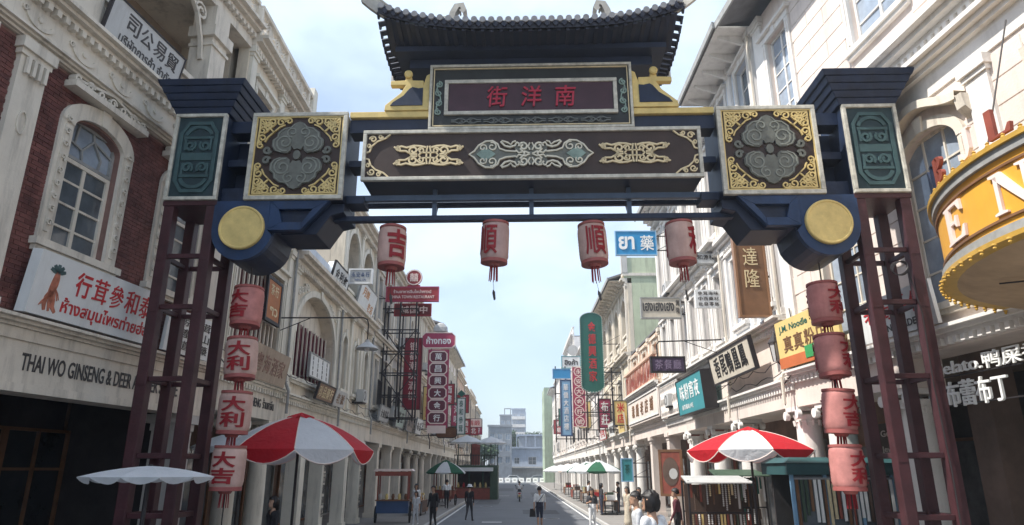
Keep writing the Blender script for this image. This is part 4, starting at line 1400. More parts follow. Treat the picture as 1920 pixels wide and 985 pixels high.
# entablature band and third-floor loggia
MB().box(X0, X1, -0.05, 0.5, 9.46, 10.3).build('frieze', M_TRIM, B)
cornice(B, X0, X1, 10.302, M_TRIM, 0.22, 0.34, True, 'ledge', y=-0.05)
cornice(B, X0, X1, 9.47, M_TRIM, 0.14, 0.2, False, 'string_course', y=-0.05)
for k in range(9):
    x = -1.2 + 1.05 * k
    o = MB().ribbon([(x + 0.3 * math.cos(R(t)), 10.02 + 0.22 * math.sin(R(t))) for t in range(200, 341, 14)], 0.07, -0.085, -0.05)
    o.ribbon(spiral(x - 0.33, 9.98, 0.07, 0.015, 0, 1.3, 9), 0.03, -0.085, -0.05)
    o.lathe([(0.06, 0), (0.05, 0.03)], 10, M=Matrix.Translation((x, -0.05, 9.96)) @ Matrix.Rotation(R(90), 4, 'X'))
    o.build('swag_relief', M_TRIM, B)
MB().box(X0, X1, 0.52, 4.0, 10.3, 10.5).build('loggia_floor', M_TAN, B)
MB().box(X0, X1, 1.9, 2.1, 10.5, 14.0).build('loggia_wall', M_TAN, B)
for x in (-2.6, 1.75, 5.9):
    MB().box(x - 0.32, x + 0.32, -0.1, 0.5, 10.53, 13.9).build('loggia_pier', M_TRIM, B)
    MB().box(x - 0.42, x + 0.42, -0.2, 0.52, 12.95, 13.25).build('pier_capital', M_TRIM, B)
    MB().box(x - 0.36, x + 0.36, -0.15, 0.51, 12.7, 12.78).build('pier_astragal', M_TRIM, B)
for xa, xb in ((-2.28, 1.43), (2.07, 5.58), (6.22, X1)):
    balustrade(B, xa, xb, 10.53, 0.95, M_TRIM, 'screen', 0.05)
for xa, xb in ((2.07, 5.58), (-2.28, 1.43)):
    for s, x in ((1, xa), (-1, xb)):
        o = MB()
        o.ribbon([(x + s * p[0], 12.9 + p[1]) for p in [(0.02, -0.6), (0.12, -0.1), (0.4, 0.5), (0.9, 0.95)]], 0.08, 0.1, 0.2)
        o.ribbon([(x + s * (0.3 + p[0]), 13.5 + p[1]) for p in spiral(0, 0, 0.25, 0.05, 0, 1.5)], 0.06, 0.1, 0.2)
        o.build('scroll_bracket', M_TRIM, B)
MB().box(X0, X1, -0.05, 2.0, 13.9, 14.3).build('loggia_beam', M_TRIM, B)
cornice(B, X0, X1, 14.302, M_TRIM, 0.25, 0.45, True, 'cornice')
balustrade(B, X0, X1, 14.56, 0.85, M_TRIM, 'screen', -0.05)
MB().box(X0, X1, 0.5, 9, 9.5, 10.29).build('building_body', M_CREAM2, B)
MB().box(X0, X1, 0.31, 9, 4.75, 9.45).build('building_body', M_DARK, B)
MB().box(X0, X1, 2.1, 9, 10.5, 14.5).build('building_body', M_CREAM2, B)
# dim shop front deep in the arcade
for x in (-1.6, 0.4, 2.4, 4.4, 6.2):
    f = MB().frame(x - 0.9, x + 0.9, 0.3, 3.4, 0.07, 3.05, 3.15).box(x - 0.03, x + 0.03, 3.06, 3.14, 0.37, 3.33).box(x - 0.85, x + 0.85, 3.06, 3.14, 2.5, 2.56).build('shop_front', M_WOOD, B)
    MB().box(x - 0.84, x + 0.84, 3.12, 3.13, 0.36, 3.34).build('shop_glass', mat('shop_glass_dark', (0.02, 0.022, 0.025), 0.12, 0.3, 2, spec=0.5), f)
MB().box(0.8, 4.2, 1.9, 2.4, 0.5, 1.4).build('shop_counter', M_WOOD, B)
# fascia lettering
t = MB()
put_text(t, 'THAI WO GINSENG & DEER ANTLER STORE', 4.2, 4.22, 4.3, 0.29, -0.012, 0.012, 0.02)
t.build('lettering', M_INK, B)

# sign boards on this house
def face_board(label, cat, parent_loc, rz, w, h, board, frame_m, texts, th=0.08, tilt=0.0, name='shop_sign', fw=0.05, extra=None):
    """flat board: origin at its lower middle; texts = list of (mode, body, x0/x, ..., material)"""
    s_ = thing(name, label, cat, parent_loc, rz)
    s_.rotation_euler = (tilt, 0, rz)
    MB().box(-w / 2, w / 2, 0, th, 0, h).build('board', board, s_)
    if frame_m:
        MB().frame(-w / 2 - 0.012, w / 2 + 0.012, -0.012, h + 0.012, fw, -0.02, th - 0.01).build('frame', frame_m, s_)
    for tx in texts:
        t_ = MB()
        kind_, bodyt, a, b_, c, d, m_ = tx[:7]
        bold = tx[7] if len(tx) > 7 else 0.02
        if kind_ == 'row':
            put_row(t_, bodyt, a, b_, c, d, -0.006, bold, 0.01)
        elif kind_ == 'text':
            put_text(t_, bodyt, a, b_, c, d, -0.006, bold, 0.01)
        else:
            put_column(t_, bodyt, a, b_, c, d, -0.006, bold, 0.01)
        t_.build('lettering', m_, s_)
    if extra:
        extra(s_)
    return s_


def on(b, x, out, z):
    m_ = Matrix.Translation(b.location) @ Matrix.Rotation(b.rotation_euler[2], 4, 'Z')
    return tuple(m_ @ Vector((x, -out, z)))


def ginseng(s_):
    r_ = MB()
    def leg(pts, w):
        r_.ribbon(pts, w, -0.012, 0.0, taper=True)
    leg([(-1.20, 0.76), (-1.20, 0.66), (-1.21, 0.55), (-1.23, 0.44), (-1.25, 0.34)], 0.15)
    leg([(-1.25, 0.44), (-1.30, 0.32), (-1.31, 0.20), (-1.28, 0.10)], 0.085)
    leg([(-1.21, 0.44), (-1.15, 0.30), (-1.13, 0.18), (-1.05, 0.10)], 0.085)
    leg([(-1.23, 0.38), (-1.22, 0.24), (-1.19, 0.10)], 0.055)
    for q in range(9):
        a = R(200 + 17 * q)
        leg([(-1.22 + 0.03 * math.cos(a), 0.42 + 0.05 * q * 0.5 - 0.1), (-1.22 + 0.14 * math.cos(a), 0.36 + 0.02 * q - 0.1), (-1.22 + 0.2 * math.cos(a), 0.26 + 0.02 * q - 0.1)], 0.018)
    r_.build('ginseng_root', mat('ginseng_print', (0.45, 0.16, 0.10), 0.6, 0.3, 12), s_)
    l_ = MB()
    for a in (20, 55, 90, 125, 160):
        l_.ribbon([(-1.21 + k * 0.085 * math.cos(R(a)), 0.72 + 0.03 + k * 0.075 * math.sin(R(a))) for k in range(3)], 0.075, -0.012, 0.0, taper=True)
    l_.build('ginseng_leaves', mat('leaf_print', (0.07, 0.12, 0.12), 0.6, 0.2, 8), s_)


face_board('white ginseng shop sign with large red Chinese and Thai lettering', 'sign', on(B, 3.22, 0.3, 4.95), B.rotation_euler[2], 3.25, 1.06, M_WSIGN, None,
           [('row', '行茸參和泰', -0.80, 1.36, 0.70, 0.44, M_REDINK, 0.02), ('text', 'ห้างสมุนไพรท่ายฮ่อ', 0.2, 0.24, 2.3, 0.34, M_REDINK, 0.02)], tilt=R(6), extra=ginseng, fw=0.03, th=0.2)
face_board('white board with three rows of black characters beside the ginseng sign', 'sign', on(B, 6.0, 0.34, 4.94), B.rotation_euler[2], 1.75, 0.92, M_WSIGN, None,
           [('row', '名京參茸', -0.75, 0.75, 0.72, 0.2, M_INK), ('row', '花產野山', -0.75, 0.75, 0.46, 0.2, M_INK), ('row', '老道地藥', -0.75, 0.75, 0.2, 0.2, M_INK)], tilt=R(4))
face_board('long white trading company sign leaning out from the upper left balcony', 'sign', on(B, 3.2, 0.2, 10.52), B.rotation_euler[2], 2.3, 0.92, M_GSIGN, M_IRON,
           [('row', '司公易貿', -0.7, 1.0, 0.62, 0.36, M_INK, 0.02), ('text', 'บริษัทการค้า จำกัด', 0.1, 0.24, 1.7, 0.24, M_INK, 0.02)], tilt=R(10), fw=0.03)

# ================================================================== LEFT: cream house behind the gate tower
LA = shophouse('tall cream shophouse with pierced parapet and barred balcony left of the gate', -1, 16.36, 21.65)
W = 5.28
arcade(LA, W, 2, M_TRIM, M_TRIML, 3.95, 0.85, 0.28)
t = MB()
put_text(t, 'SUAI HENG  ร้านยาจีน', 3.6, 4.4, 2.4, 0.3, -0.012, 0.012, 0.02)
t.build('lettering', M_INK, LA)
wall(MB(), 0, W, 5.0, 9.5, [(0.9, 4.5, 5.7, 8.3, 0)], 0, 0.5).build('wall', M_CREAM, LA)
MB().box(0.9, 4.5, 0.49, 0.5, 5.7, 8.3).build('room_dark', M_REDLOUV, LA)
bars(LA, 0.92, 4.48, 5.7, 8.3, 11, M_TRIM, 0.08, 'grille_bar', 0.07)
MB().box(0.9, 4.5, 0.06, 0.14, 6.75, 6.85).build('grille_rail', M_TRIM, LA)
surround(LA, 0.9, 4.5, 5.7, 8.3, M_TRIML, 0.2)
pilaster(LA, 4.98, 5.0, 9.5, 0.45, M_TRIML)
pilaster(LA, 0.35, 5.0, 9.5, 0.45, M_TRIML)
cornice(LA, 0, W, 9.502, M_TRIM, 0.35, 0.4)
upper(LA, W, 9.86, 14.0, 2, M_CREAM, M_TRIML, 1.2, 2.4, 'grid', 0.0, head='flat', split=True, nx=2, nz=4)
cornice(LA, 0, W, 14.002, M_TRIM, 0.32, 0.5)
balustrade(LA, 0, W, 14.33, 0.98, M_TRIM, 'screen', -0.15)
body(LA, W, 4.8, 14.3, M_CREAM2, y=0.51)
MB().box(W - 0.4, W, -0.3, 0.1, 14.3, 15.62).build('parapet_pier', M_TRIML, LA)
face_board('dark framed orange poster hung on the barred balcony', 'poster', (-7.38, 19.95, 6.75), R(90), 1.25, 1.35, mat('poster_orange', (0.42, 0.15, 0.05), 0.6, 0.2, 2), M_IRON,
           [('row', 'ๆว', -0.3, 0.4, 0.35, 0.25, M_GOLDP), ('row', '茶行', -0.35, 0.35, 1.0, 0.34, M_GOLDP)], fw=0.1)
face_board('weathered beige cloth banner slung over the ledge of the cream house', 'banner', (-7.25, 19.7, 4.95), R(90), 3.0, 0.95, mat('banner_tan', (0.42, 0.33, 0.25), 0.9, 0.2, 1.2, stain=0.5), None,
           [('row', '粤海酒家', -1.2, 1.2, 0.48, 0.5, mat('faded_ink', (0.30, 0.19, 0.15), 0.9, 0.2, 3))], tilt=R(9))

# ================================================================== LEFT: wide arch house and its tower storey
LB = shophouse('cream two storey shophouse with a wide arch of dark red bars', -1, 21.66, 28.0)
W = 6.33
arcade(LB, W, 2, M_TRIM, M_TRIML, 3.85, 0.85, 0.26, square=True)
wall(MB(), 0, W, 4.9, 9.2, [(0.75, 5.75, 5.5, 8.7, 1.7)], 0, 0.55).build('wall', M_CREAM, LB)
MB().box(0.76, 5.74, 0.45, 0.5, 7.55, 8.7).build('arch_tympanum', M_TRIM, LB)
MB().box(0.76, 5.74, 0.50, 0.54, 5.5, 7.6).build('room_dark', M_REDLOUV, LB)
bars(LB, 0.8, 5.7, 5.5, 7.55, 17, mat('grille_red', (0.15, 0.03, 0.045), 0.6, 0.2, 5), 0.3, 'grille_bar', 0.08)
bars(LB, 0.8, 5.7, 5.5, 7.55, 10, M_TRIM, 0.22, 'mullion', 0.045)
surround(LB, 0.75, 5.75, 5.5, 8.7, M_TRIML, 0.22, 'arch', arch=1.7)
o = MB()
for s in (-1, 1):
    for k in range(4):
        o.ribbon(spiral(3.25 + s * (2.45 - 0.3 * k), 8.45 + 0.1 * k, 0.16, 0.03, k, 1.4 * s), 0.05, -0.06, 0.0)
tag(o.build('spandrel_relief', M_TRIML, LB), kind='stuff')
pilaster(LB, 0.32, 4.9, 9.2, 0.42, M_TRIML)
pilaster(LB, W - 0.3, 4.9, 9.2, 0.4, M_TRIML)
cornice(LB, 0, W, 9.2, M_TRIM, 0.42, 0.5)
body(LB, W, 4.7, 9.6, M_CREAM2, y=0.56)
MB().prism([(0.0, 9.74), (W - 0.2, 9.74), (W - 0.2, 10.2), (W - 1.2, 10.25), (W - 1.6, 10.7), (W - 2.2, 10.25), (0.0, 10.2)], -0.15, 0.15).build('parapet', M_BLUEW, LB)
LC = shophouse('three storey cream shophouse with arched loggia on its top floor', -1, 28.01, 34.4)
W = 6.38
arcade(LC, W, 2, M_TRIM, M_TRIML, 3.85, 0.85, 0.26, square=True)
upper(LC, W, 4.9, 9.2, 3, M_CREAM, M_TRIML, 0.75, 2.3, 'louver', 0.3, sill=0.9, louv=M_GREYLOUV, head='arch', pilw=0.3)
cornice(LC, 0, W, 9.2, M_TRIM, 0.42, 0.5)
wall(MB(), 0, W, 9.64, 13.6, [(0.5, 2.7, 10.2, 13.0, 1.1), (3.5, 5.8, 10.2, 13.0, 1.1)], 0, 0.6).build('wall', M_CREAM, LC)
for a, b in ((0.5, 2.7), (3.5, 5.8)):
    surround(LC, a, b, 10.2, 13.0, M_TRIML, 0.2, 'arch', arch=1.1)
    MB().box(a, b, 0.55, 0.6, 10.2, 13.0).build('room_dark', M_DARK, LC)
pilaster(LC, 0.2, 9.65, 13.58, 0.3, M_TRIML)
pilaster(LC, 3.1, 9.65, 13.58, 0.3, M_TRIML)
pilaster(LC, W - 0.2, 9.65, 13.58, 0.3, M_TRIML)
cornice(LC, 0, W, 13.6, M_TRIM, 0.45, 0.55)
body(LC, W, 4.7, 14.05, M_CREAM2, y=0.61)
# lettering on the two front columns of the arcade
for b, xs, txt in ((LB, W - 0.35, '發五湖迎客'), (LC, W - 0.3, '聚四海千嘉賓')):
    t = MB()
    put_column(t, txt, xs - (0.02 if b is LB else 0), 2.85, 0.75, 0.26, -0.0 - 0.0, 0.02, 0.01)
    t.build('column_lettering', M_INK, b, (0, -0.03 + 0.05 - 0.0, 0))
clutter(LA, 5.28, 14.0, 1, 0)
clutter(LB, 6.33, 9.2, 2, 0)
clutter(LC, 6.38, 13.6, 3, 1)
# signs standing on ledges here
face_board('grey board with four columns of characters hung on the dark red grille', 'sign', (-7.3, 25.1, 5.68), R(90), 2.6, 0.85, M_WSIGN, M_GREYLOUV,
           [('col', '長生參茸', x, 0.78, 0.06, 0.13, M_INK) for x in (-0.9, -0.3, 0.3, 0.9)])
face_board('brown lettered board leaning from the ledge under the wide arch', 'sign', (-7.1, 25.2, 4.92), R(90), 2.2, 0.62, M_SBROWN, M_IRON, [('row', '珍品藥行', -0.95, 0.95, 0.31, 0.4, M_GOLDP)], tilt=R(14))
face_board('small grey board leaning next to the brown board', 'sign', (-7.1, 27.3, 4.92), R(90), 1.6, 0.62, M_GSIGN, None, [('row', '老號', -0.6, 0.6, 0.31, 0.38, M_SBROWN)], tilt=R(14))
face_board('tilted white sign standing on the cornice right of the wide arch', 'sign', (-7.25, 26.6, 9.66), R(90), 2.4, 0.8, M_WSIGN, M_IRON, [('row', '金利來', -0.9, 0.9, 0.42, 0.4, M_INK)], tilt=R(12))
face_board('tilted white poster with an orange picture on the cornice below the arched loggia', 'sign', (-7.25, 31.4, 9.66), R(90), 3.4, 1.25, M_WSIGN, M_GREYLOUV,
           [('row', '月餅', -1.2, 0.2, 0.85, 0.4, mat('print_orange', (0.55, 0.24, 0.07), 0.6, 0.2, 4)), ('row', '老店', 0.2, 1.4, 0.4, 0.4, mat('print_orange', (0.55, 0.24, 0.07)))], tilt=R(12))

# ================================================================== LEFT: farther houses
LBL = [('plain grey cream shophouse behind the red sign scaffold', 34.41, 46.0, 14.0, M_GREY, M_TRIM, 'cornice'),
       ('weathered cream shophouse behind the pink tile sign', 46.01, 58.0, 14.2, M_CREAM2, M_TRIM, 'cornice'),
       ('shophouse with a dark grey overhanging roof beyond the pink sign', 58.01, 70.0, 14.6, M_CREAM, M_TRIM, 'eave'),
       ('pale shophouse behind the white and green vertical sign', 70.01, 84.0, 14.8, M_WHITE, M_TRIML, 'eave'),
       ('pink washed shophouse beyond the green kiosk', 84.01, 97.0, 14.0, M_PEACH, M_TRIM, 'balus'),
       ('grey shophouse above the two white parasols', 97.01, 110.0, 13.6, M_GREY, M_TRIM, 'cornice'),
       ('cream shophouse, last but one on the left side', 110.01, 124.0, 13.8, M_CREAM, M_TRIM, 'balus'),
       ('pale corner shophouse at the far end of the left side', 124.01, 140.0, 13.2, M_GREYC, M_TRIM, 'cornice')]


def row_house(label, side, y0, y1, h, m, trim, top, seed):
    random.seed(seed)
    b = shophouse(label, side, y0, y1)
    W = y1 - y0
    n = max(2, round(W / 4.4))
    arcade(b, W, n, trim, trim, 3.9, 0.8, 0.27, square=random.random() < 0.5, fronts=y0 < 80)
    zs = [4.92, 4.92 + (h - 4.92) * 0.5, h]
    st = random.choice(('grid', 'louver', 'grid'))
    far = y0 > 85
    for k in range(2):
        za, zb = zs[k], zs[k + 1] - (0.34 if k == 0 else 0)
        upper(b, W, za, zb, n if far else n + 1, m, trim, 1.15 if far else 1.0, min(2.4, zb - za - 1.5), st if k == 0 else random.choice(('grid', 'louver', 'open')), random.choice((0, 0.4, 0.5)) if True else 0,
              glass=M_GLASSB if side > 0 else M_GLASS, louv=random.choice((M_GREYLOUV, M_KGREEN, M_REDLOUV)), head=random.choice(('flat', 'arch')))
        if k == 0:
            cornice(b, 0, W, zb + 0.002, trim, 0.32, 0.35, not far)
    if top == 'eave':
        eaves(b, W, h + 0.06, trim, 1.1)
    else:
        cornice(b, 0, W, h, trim, 0.4, 0.5, not far)
        if top == 'balus':
            balustrade(b, 0, W, h + 0.42, 0.9, trim, 'vase' if not far else 'solid', -0.1, 0.4)
        elif top == 'cornice':
            MB().prism([(W * 0.3, h + 0.4), (W * 0.7, h + 0.4), (W * 0.66, h + 0.9), (W * 0.5, h + 1.3), (W * 0.34, h + 0.9)], -0.1, 0.2).build('gable', trim, b)
    body(b, W, 4.7, h, m, y=0.31, roof=top != 'eave')
    clutter(b, W, h, seed, 3 if not far else 1, not far)
    return b


for i, (lb, a, b, h, m, tr_, tp) in enumerate(LBL):
    row_house(lb, -1, a, b, h, m, tr_, tp, 100 + i)

# ================================================================== RIGHT: splayed cream house in front of the gate
RA = thing('ashlar_shophouse', 'white and cream three storey corner house behind the right gate tower', 'building', (8.4, 9.0, 0), R(-84.46))
X0, X1 = -9.38, 7.0
for x in (-8.2, -5.4, 1.2, 4.6):
    column(RA, x, 0.45, 0.0, 4.12 if x < -5 else 4.7, 0.36, M_TRIMW)
MB().box(X0, -4.95, 0.0, 0.9, 4.12, 4.86).build('fascia_beam', M_PINK, RA)
MB().box(-4.948, X1, 0.0, 0.9, 4.7, 4.858).build('fascia_beam', M_PINK, RA)
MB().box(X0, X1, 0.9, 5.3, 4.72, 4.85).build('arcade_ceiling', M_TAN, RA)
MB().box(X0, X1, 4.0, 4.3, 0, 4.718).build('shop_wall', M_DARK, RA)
cornice(RA, X0, X1, 4.862, M_TRIMW, 0.2, 0.3, True, 'ledge')
op2 = [(-3.95, -2.25, 5.5, 8.9, 0.5), (-7.2, -5.6, 5.5, 8.9, 0.5), (0.0, 1.7, 5.5, 8.9, 0.5)]
op3 = [(-4.65, -2.95, 11.9, 15.0, 0.0), (-8.6, -7.4, 11.9, 14.8, 0.0), (-0.6, 1.1, 11.9, 15.0, 0.0)]
wall(MB(), X0, X1, 5.06, 9.5, op2).build('wall', M_PINK, RA)
wall(MB(), X0, X1, 10.9, 15.9, op3).build('wall', M_PINK, RA)


def ashlar(z0, z1, ops, ch, bl, xa, xb):
    k = 0
    z = z0
    while z + ch <= z1 + 1e-6:
        x = xa + (bl / 2 if k % 2 else 0)
        while x < xb - 0.1:
            a, b = x, min(x + bl, xb)
            segs = [(a, b)]
            for h in ops:
                ns = []
                for p, q in segs:
                    if z + ch > h[2] - 0.2 and z < h[3] + 0.3 and q > h[0] - 0.2 and p < h[1] + 0.2:
                        if p < h[0] - 0.2:
                            ns.append((p, h[0] - 0.2))
                        if q > h[1] + 0.2:
                            ns.append((h[1] + 0.2, q))
                    else:
                        ns.append((p, q))
                segs = ns
            for p, q in segs:
                if q - p > 0.12:
                    me = cached(('ash', round(q - p, 3), ch), lambda: MB().frustum((0.006, q - p - 0.006, -0.02, ch - 0.028), (0.016, q - p - 0.016, -0.01, ch - 0.038), 0, 0.022).mesh('stone_block', M_PINK))
                    link('stone_block', me, RA, (p, 0.0, z + 0.014), (R(90), 0, 0))
            x += bl
        z += ch
        k += 1


ashlar(5.1, 9.45, op2, 0.48, 1.45, -9.3, 0.2)
ashlar(10.95, 15.9, op3, 0.48, 1.45, -9.3, 0.2)
for h in op2:
    window(RA, h[0], h[1], h[2], h[3], 3, 5, M_TRIM, M_GLASSB, 0.12, 0.055)
    surround(RA, h[0], h[1], h[2], h[3], M_TRIM, 0.2, 'arch', arch=0.5)
    cx, hw = (h[0] + h[1]) / 2, (h[1] - h[0]) / 2 + 0.35
    MB().ribbon([(cx + hw * (t - 10) / 10, 9.02 + 0.32 * math.cos((t - 10) / 10 * PI * 0.95) * 0.6 + 0.2) for t in range(21)], 0.16, -0.26, -0.02).build('hood_mould', M_TRIM, RA)
    for s in (-1, 1):
        MB().prismx([(0, 8.55), (-0.2, 8.75), (-0.24, 9.0), (0, 9.0)], cx + s * (hw + 0.03) - 0.1, cx + s * (hw + 0.03) + 0.1).build('hood_console', M_TRIM, RA)
for h in op3:
    window(RA, h[0], h[1], h[2], h[3], 2, 5, M_TRIMW, M_GLASSB, 0.12, 0.055)
    surround(RA, h[0], h[1], h[2], h[3], M_TRIMW, 0.2)
MB().box(X0, X1, -0.04, 0.3, 9.5, 10.2).build('frieze', M_TRIMW, RA)
cornice(RA, X0, X1, 9.95, M_TRIMW, 0.3, 0.35, False, 'string_course', y=-0.04)
cornice(RA, X0, X1, 10.5, M_TRIMW, 0.35, 0.5, True, 'cornice', y=-0.04)
MB().box(X0, X1, -0.03, 0.3, 10.202, 10.898).build('frieze', M_TRIMW, RA)
for x in (-9.0, -1.55):
    pilaster(RA, x, 5.08, 9.48, 0.5, M_TRIMW)
    pilaster(RA, x, 10.9, 15.85, 0.5, M_TRIMW)
eaves(RA, X1, 15.9, M_TRIMW, 1.15, x0=X0, x1=0.2)
MB().box(X0, X1, 0.31, 9, 5.0, 15.88).build('building_body', M_CREAM2, RA)
# shop letters above the dark shop front
t = MB()
put_text(t, 'Gelato.鸭屎香冰淇淋', -2.3, 4.36, 3.9, 0.30, 0, 0.02, 0.06)
t2_ = MB()
put_text(t2_, '布蕾布丁', -3.25, 3.86, 1.5, 0.46, 0, 0.03, 0.06)
sg = thing('shop_letters', 'white raised ice cream shop letters in the dark arcade at far right', 'sign', on(RA, 0, -0.12, 0), RA.rotation_euler[2])
t.build('lettering', M_LETW, sg)
t2_.build('lettering', M_LETW, sg)
MB().box(-4.3, 0.6, 0.02, 0.06, 4.18, 4.2).build('letter_rail', M_IRON, sg)
MB().box(-4.3, 0.6, 0.02, 0.06, 3.66, 3.68).build('letter_rail', M_IRON, sg)
face_board('white sign with red and grey lettering below the arched window behind the right tower', 'sign', on(RA, -4.45, 0.3, 5.1), RA.rotation_euler[2], 2.3, 0.85, M_WSIGN, None,
           [('row', '老街手信', -1.0, 1.0, 0.55, 0.4, M_REDINK), ('text', 'HANDMADE', 0, 0.18, 1.2, 0.14, M_INK)], tilt=R(5))

# carved dark teal door and dim shop fronts inside the corner arcade
dr = MB().box(-3.1, -0.6, 1.15, 1.3, 0.3, 3.5).build('carved_door', mat('door_teal', (0.02, 0.045, 0.06), 0.5, 0.2, 3), RA)
o = MB()
for q in (1.2, 2.2):
    for sgn in (-1, 1):
        o.ribbon([(-1.85 + sgn * p_[0], q + p_[1]) for p_ in spiral(0.3, 0.2, 0.28, 0.05, 0, 1.5, 18)], 0.04, 1.12, 1.15)
        o.ribbon([(-1.85 + sgn * p_[0], q + p_[1]) for p_ in [(0.05, -0.2), (0.25, -0.1), (0.5, -0.3)]], 0.04, 1.12, 1.15)
tag(o.build('door_relief', mat('door_relief', (0.10, 0.12, 0.13), 0.5), dr), kind='stuff')
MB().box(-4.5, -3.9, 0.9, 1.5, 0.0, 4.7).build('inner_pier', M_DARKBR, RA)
for x in (-8.3, -6.6):
    f = MB().frame(x - 0.75, x + 0.75, 0.3, 3.3, 0.08, 3.85, 3.95).build('shop_front', M_WOOD, RA)
    MB().box(x - 0.7, x + 0.7, 3.9, 3.91, 0.36, 3.24).build('shop_glass', M_GLASS, f)

# orange drum marquee
MQ = thing('marquee', 'round orange theatre marquee with cream letters at the right edge', 'marquee', (8.98, 7.5, 0), 0)
r0 = 3.35


def ring(mb, r_in, r_out, z0, z1, a0=86, a1=272, n=60):
    for i in range(n):
        ta, tb = R(a0 + (a1 - a0) * i / n), R(a0 + (a1 - a0) * (i + 1) / n)
        c = [(r * math.cos(t), r * math.sin(t)) for t in (ta, tb) for r in (r_in, r_out)]
        mb.add([(c[0][0], c[0][1], z0), (c[1][0], c[1][1], z0), (c[3][0], c[3][1], z0), (c[2][0], c[2][1], z0), (c[0][0], c[0][1], z1), (c[1][0], c[1][1], z1), (c[3][0], c[3][1], z1), (c[2][0], c[2][1], z1)],
               [(1, 2, 6, 5), (0, 3, 2, 1), (4, 5, 6, 7), (0, 4, 7, 3)])
    return mb


ring(MB(), r0 - 0.2, r0, 5.17, 5.98).build('drum_face', M_ORANGE, MQ)
ring(MB(), r0 - 0.2, r0 + 0.06, 5.06, 5.168).build('drum_band', M_GREYLOUV, MQ)
ring(MB(), r0 - 0.2, r0 + 0.03, 5.25, 5.28).build('drum_fillet', M_SBROWN, MQ)
ring(MB(), r0 - 0.2, r0 + 0.03, 5.86, 5.89).build('drum_fillet', M_SBROWN, MQ)
ring(MB(), r0 - 0.2, r0 + 0.05, 5.982, 6.09).build('drum_band', M_GREYLOUV, MQ)
ring(MB(), r0 - 0.25, r0 + 0.09, 6.092, 6.15).build('upper_rim', M_GILT, MQ)
ring(MB(), r0 - 0.25, r0 + 0.09, 5.0, 5.058).build('lower_rim', M_GILT, MQ)
MB().lathe([(r0 - 0.05, 5.02), (r0 - 0.25, 4.93), (r0 - 0.8, 4.84), (r0 - 1.6, 4.80), (0.05, 4.79)], 64, caps=False).build('soffit', M_SOFFIT, MQ, smooth=True)
MB().prismz([((r0 - 0.05) * math.cos(R(t)), (r0 - 0.05) * math.sin(R(t))) for t in range(86, 274, 4)], 6.0, 6.05).build('top_deck', M_SOFFIT, MQ)
bulb = MB().lathe([(0.028, 0), (0.032, 0.02), (0.018, 0.04), (0.026, 0.055), (0.0, 0.08)], 8, caps=False).mesh('marquee_bulb', M_GILT, True)
for k in range(46):
    a = R(90 + 180 * k / 46)
    link('marquee_bulb', bulb, MQ, ((r0 + 0.05) * math.cos(a), (r0 + 0.05) * math.sin(a), 6.148))
    link('marquee_bulb', bulb, MQ, ((r0 + 0.10) * math.cos(a + 0.02), (r0 + 0.10) * math.sin(a + 0.02), 5.005), (R(180), 0, 0))
# serif capitals built from strokes, wrapped on the drum


def serif(ch):
    """capital letter in a 1 x 1.25 box from polygons (thick and thin strokes, slab serifs)"""
    P = []
    if ch == 'E':
        P = [[(0.0, 0), (0.42, 0), (0.42, 0.06), (0.34, 0.1), (0.34, 1.15), (0.42, 1.19), (0.42, 1.25), (0.0, 1.25), (0.0, 1.19), (0.1, 1.15), (0.1, 0.1), (0.0, 0.06)],
             [(0.34, 1.15), (0.34, 1.25), (0.92, 1.25), (0.94, 0.9), (0.87, 0.9), (0.74, 1.15)], [(0.34, 0.0), (0.34, 0.1), (0.78, 0.1), (0.92, 0.38), (1.0, 0.38), (0.96, 0.0)],
             [(0.34, 0.58), (0.34, 0.68), (0.55, 0.68), (0.62, 0.82), (0.68, 0.82), (0.68, 0.44), (0.62, 0.44), (0.55, 0.58)]]
    elif ch == 'N':
        P = [[(0.0, 0), (0.34, 0), (0.34, 0.06), (0.22, 0.1), (0.22, 1.15), (0.12, 1.15), (0.12, 0.1), (0.0, 0.06)], [(0.0, 1.25), (0.0, 1.18), (0.12, 1.13), (0.82, 0.0), (0.92, 0.0), (0.92, 0.12), (0.32, 1.25)],
             [(0.82, 0.0), (0.92, 0.0), (0.92, 1.15), (1.04, 1.19), (1.04, 1.25), (0.7, 1.25), (0.7, 1.19), (0.82, 1.15)]]
    elif ch == 'B':
        P = [[(0, 0), (0.3, 0), (0.3, 1.25), (0, 1.25)]] + [[(0.28 + q, c + 0.3 * math.sin(R(t))) if False else (0.28 + q * math.cos(R(t)), c + 0.3 * math.sin(R(t))) for q, t in [(0.62, t) for t in range(-90, 91, 15)] + [(0.3, t) for t in range(90, -91, -30)]] for c in (0.32, 0.93)]
    elif ch == 'L':
        P = [[(0, 0), (0.9, 0), (0.95, 0.35), (0.85, 0.35), (0.7, 0.1), (0.3, 0.1), (0.3, 1.25), (0, 1.25)]]
    elif ch == 'J':
        P = [[(0.4, 1.25), (0.9, 1.25), (0.9, 1.15), (0.78, 1.15), (0.78, 0.3), (0.6, 0.02), (0.3, -0.05), (0.05, 0.1), (0.05, 0.35), (0.25, 0.3), (0.3, 0.12), (0.48, 0.15), (0.52, 0.35), (0.52, 1.15), (0.4, 1.15)]]
    return P


def drum_letter(ch, a_mid, z0, w, h, r, m, th=0.035, parent=None):
    mb = MB()
    for poly in serif(ch):
        q = MB().prism([((x - 0.5) * w, z0 + z * h / 1.25) for x, z in poly], -th, 0.0)
        ov, of = bend(q.v, q.f, r, 0.06)
        mb.add(ov, of, Matrix.Rotation(a_mid + PI / 2, 4, 'Z'))
    mb.build('letter', m, parent or MQ)


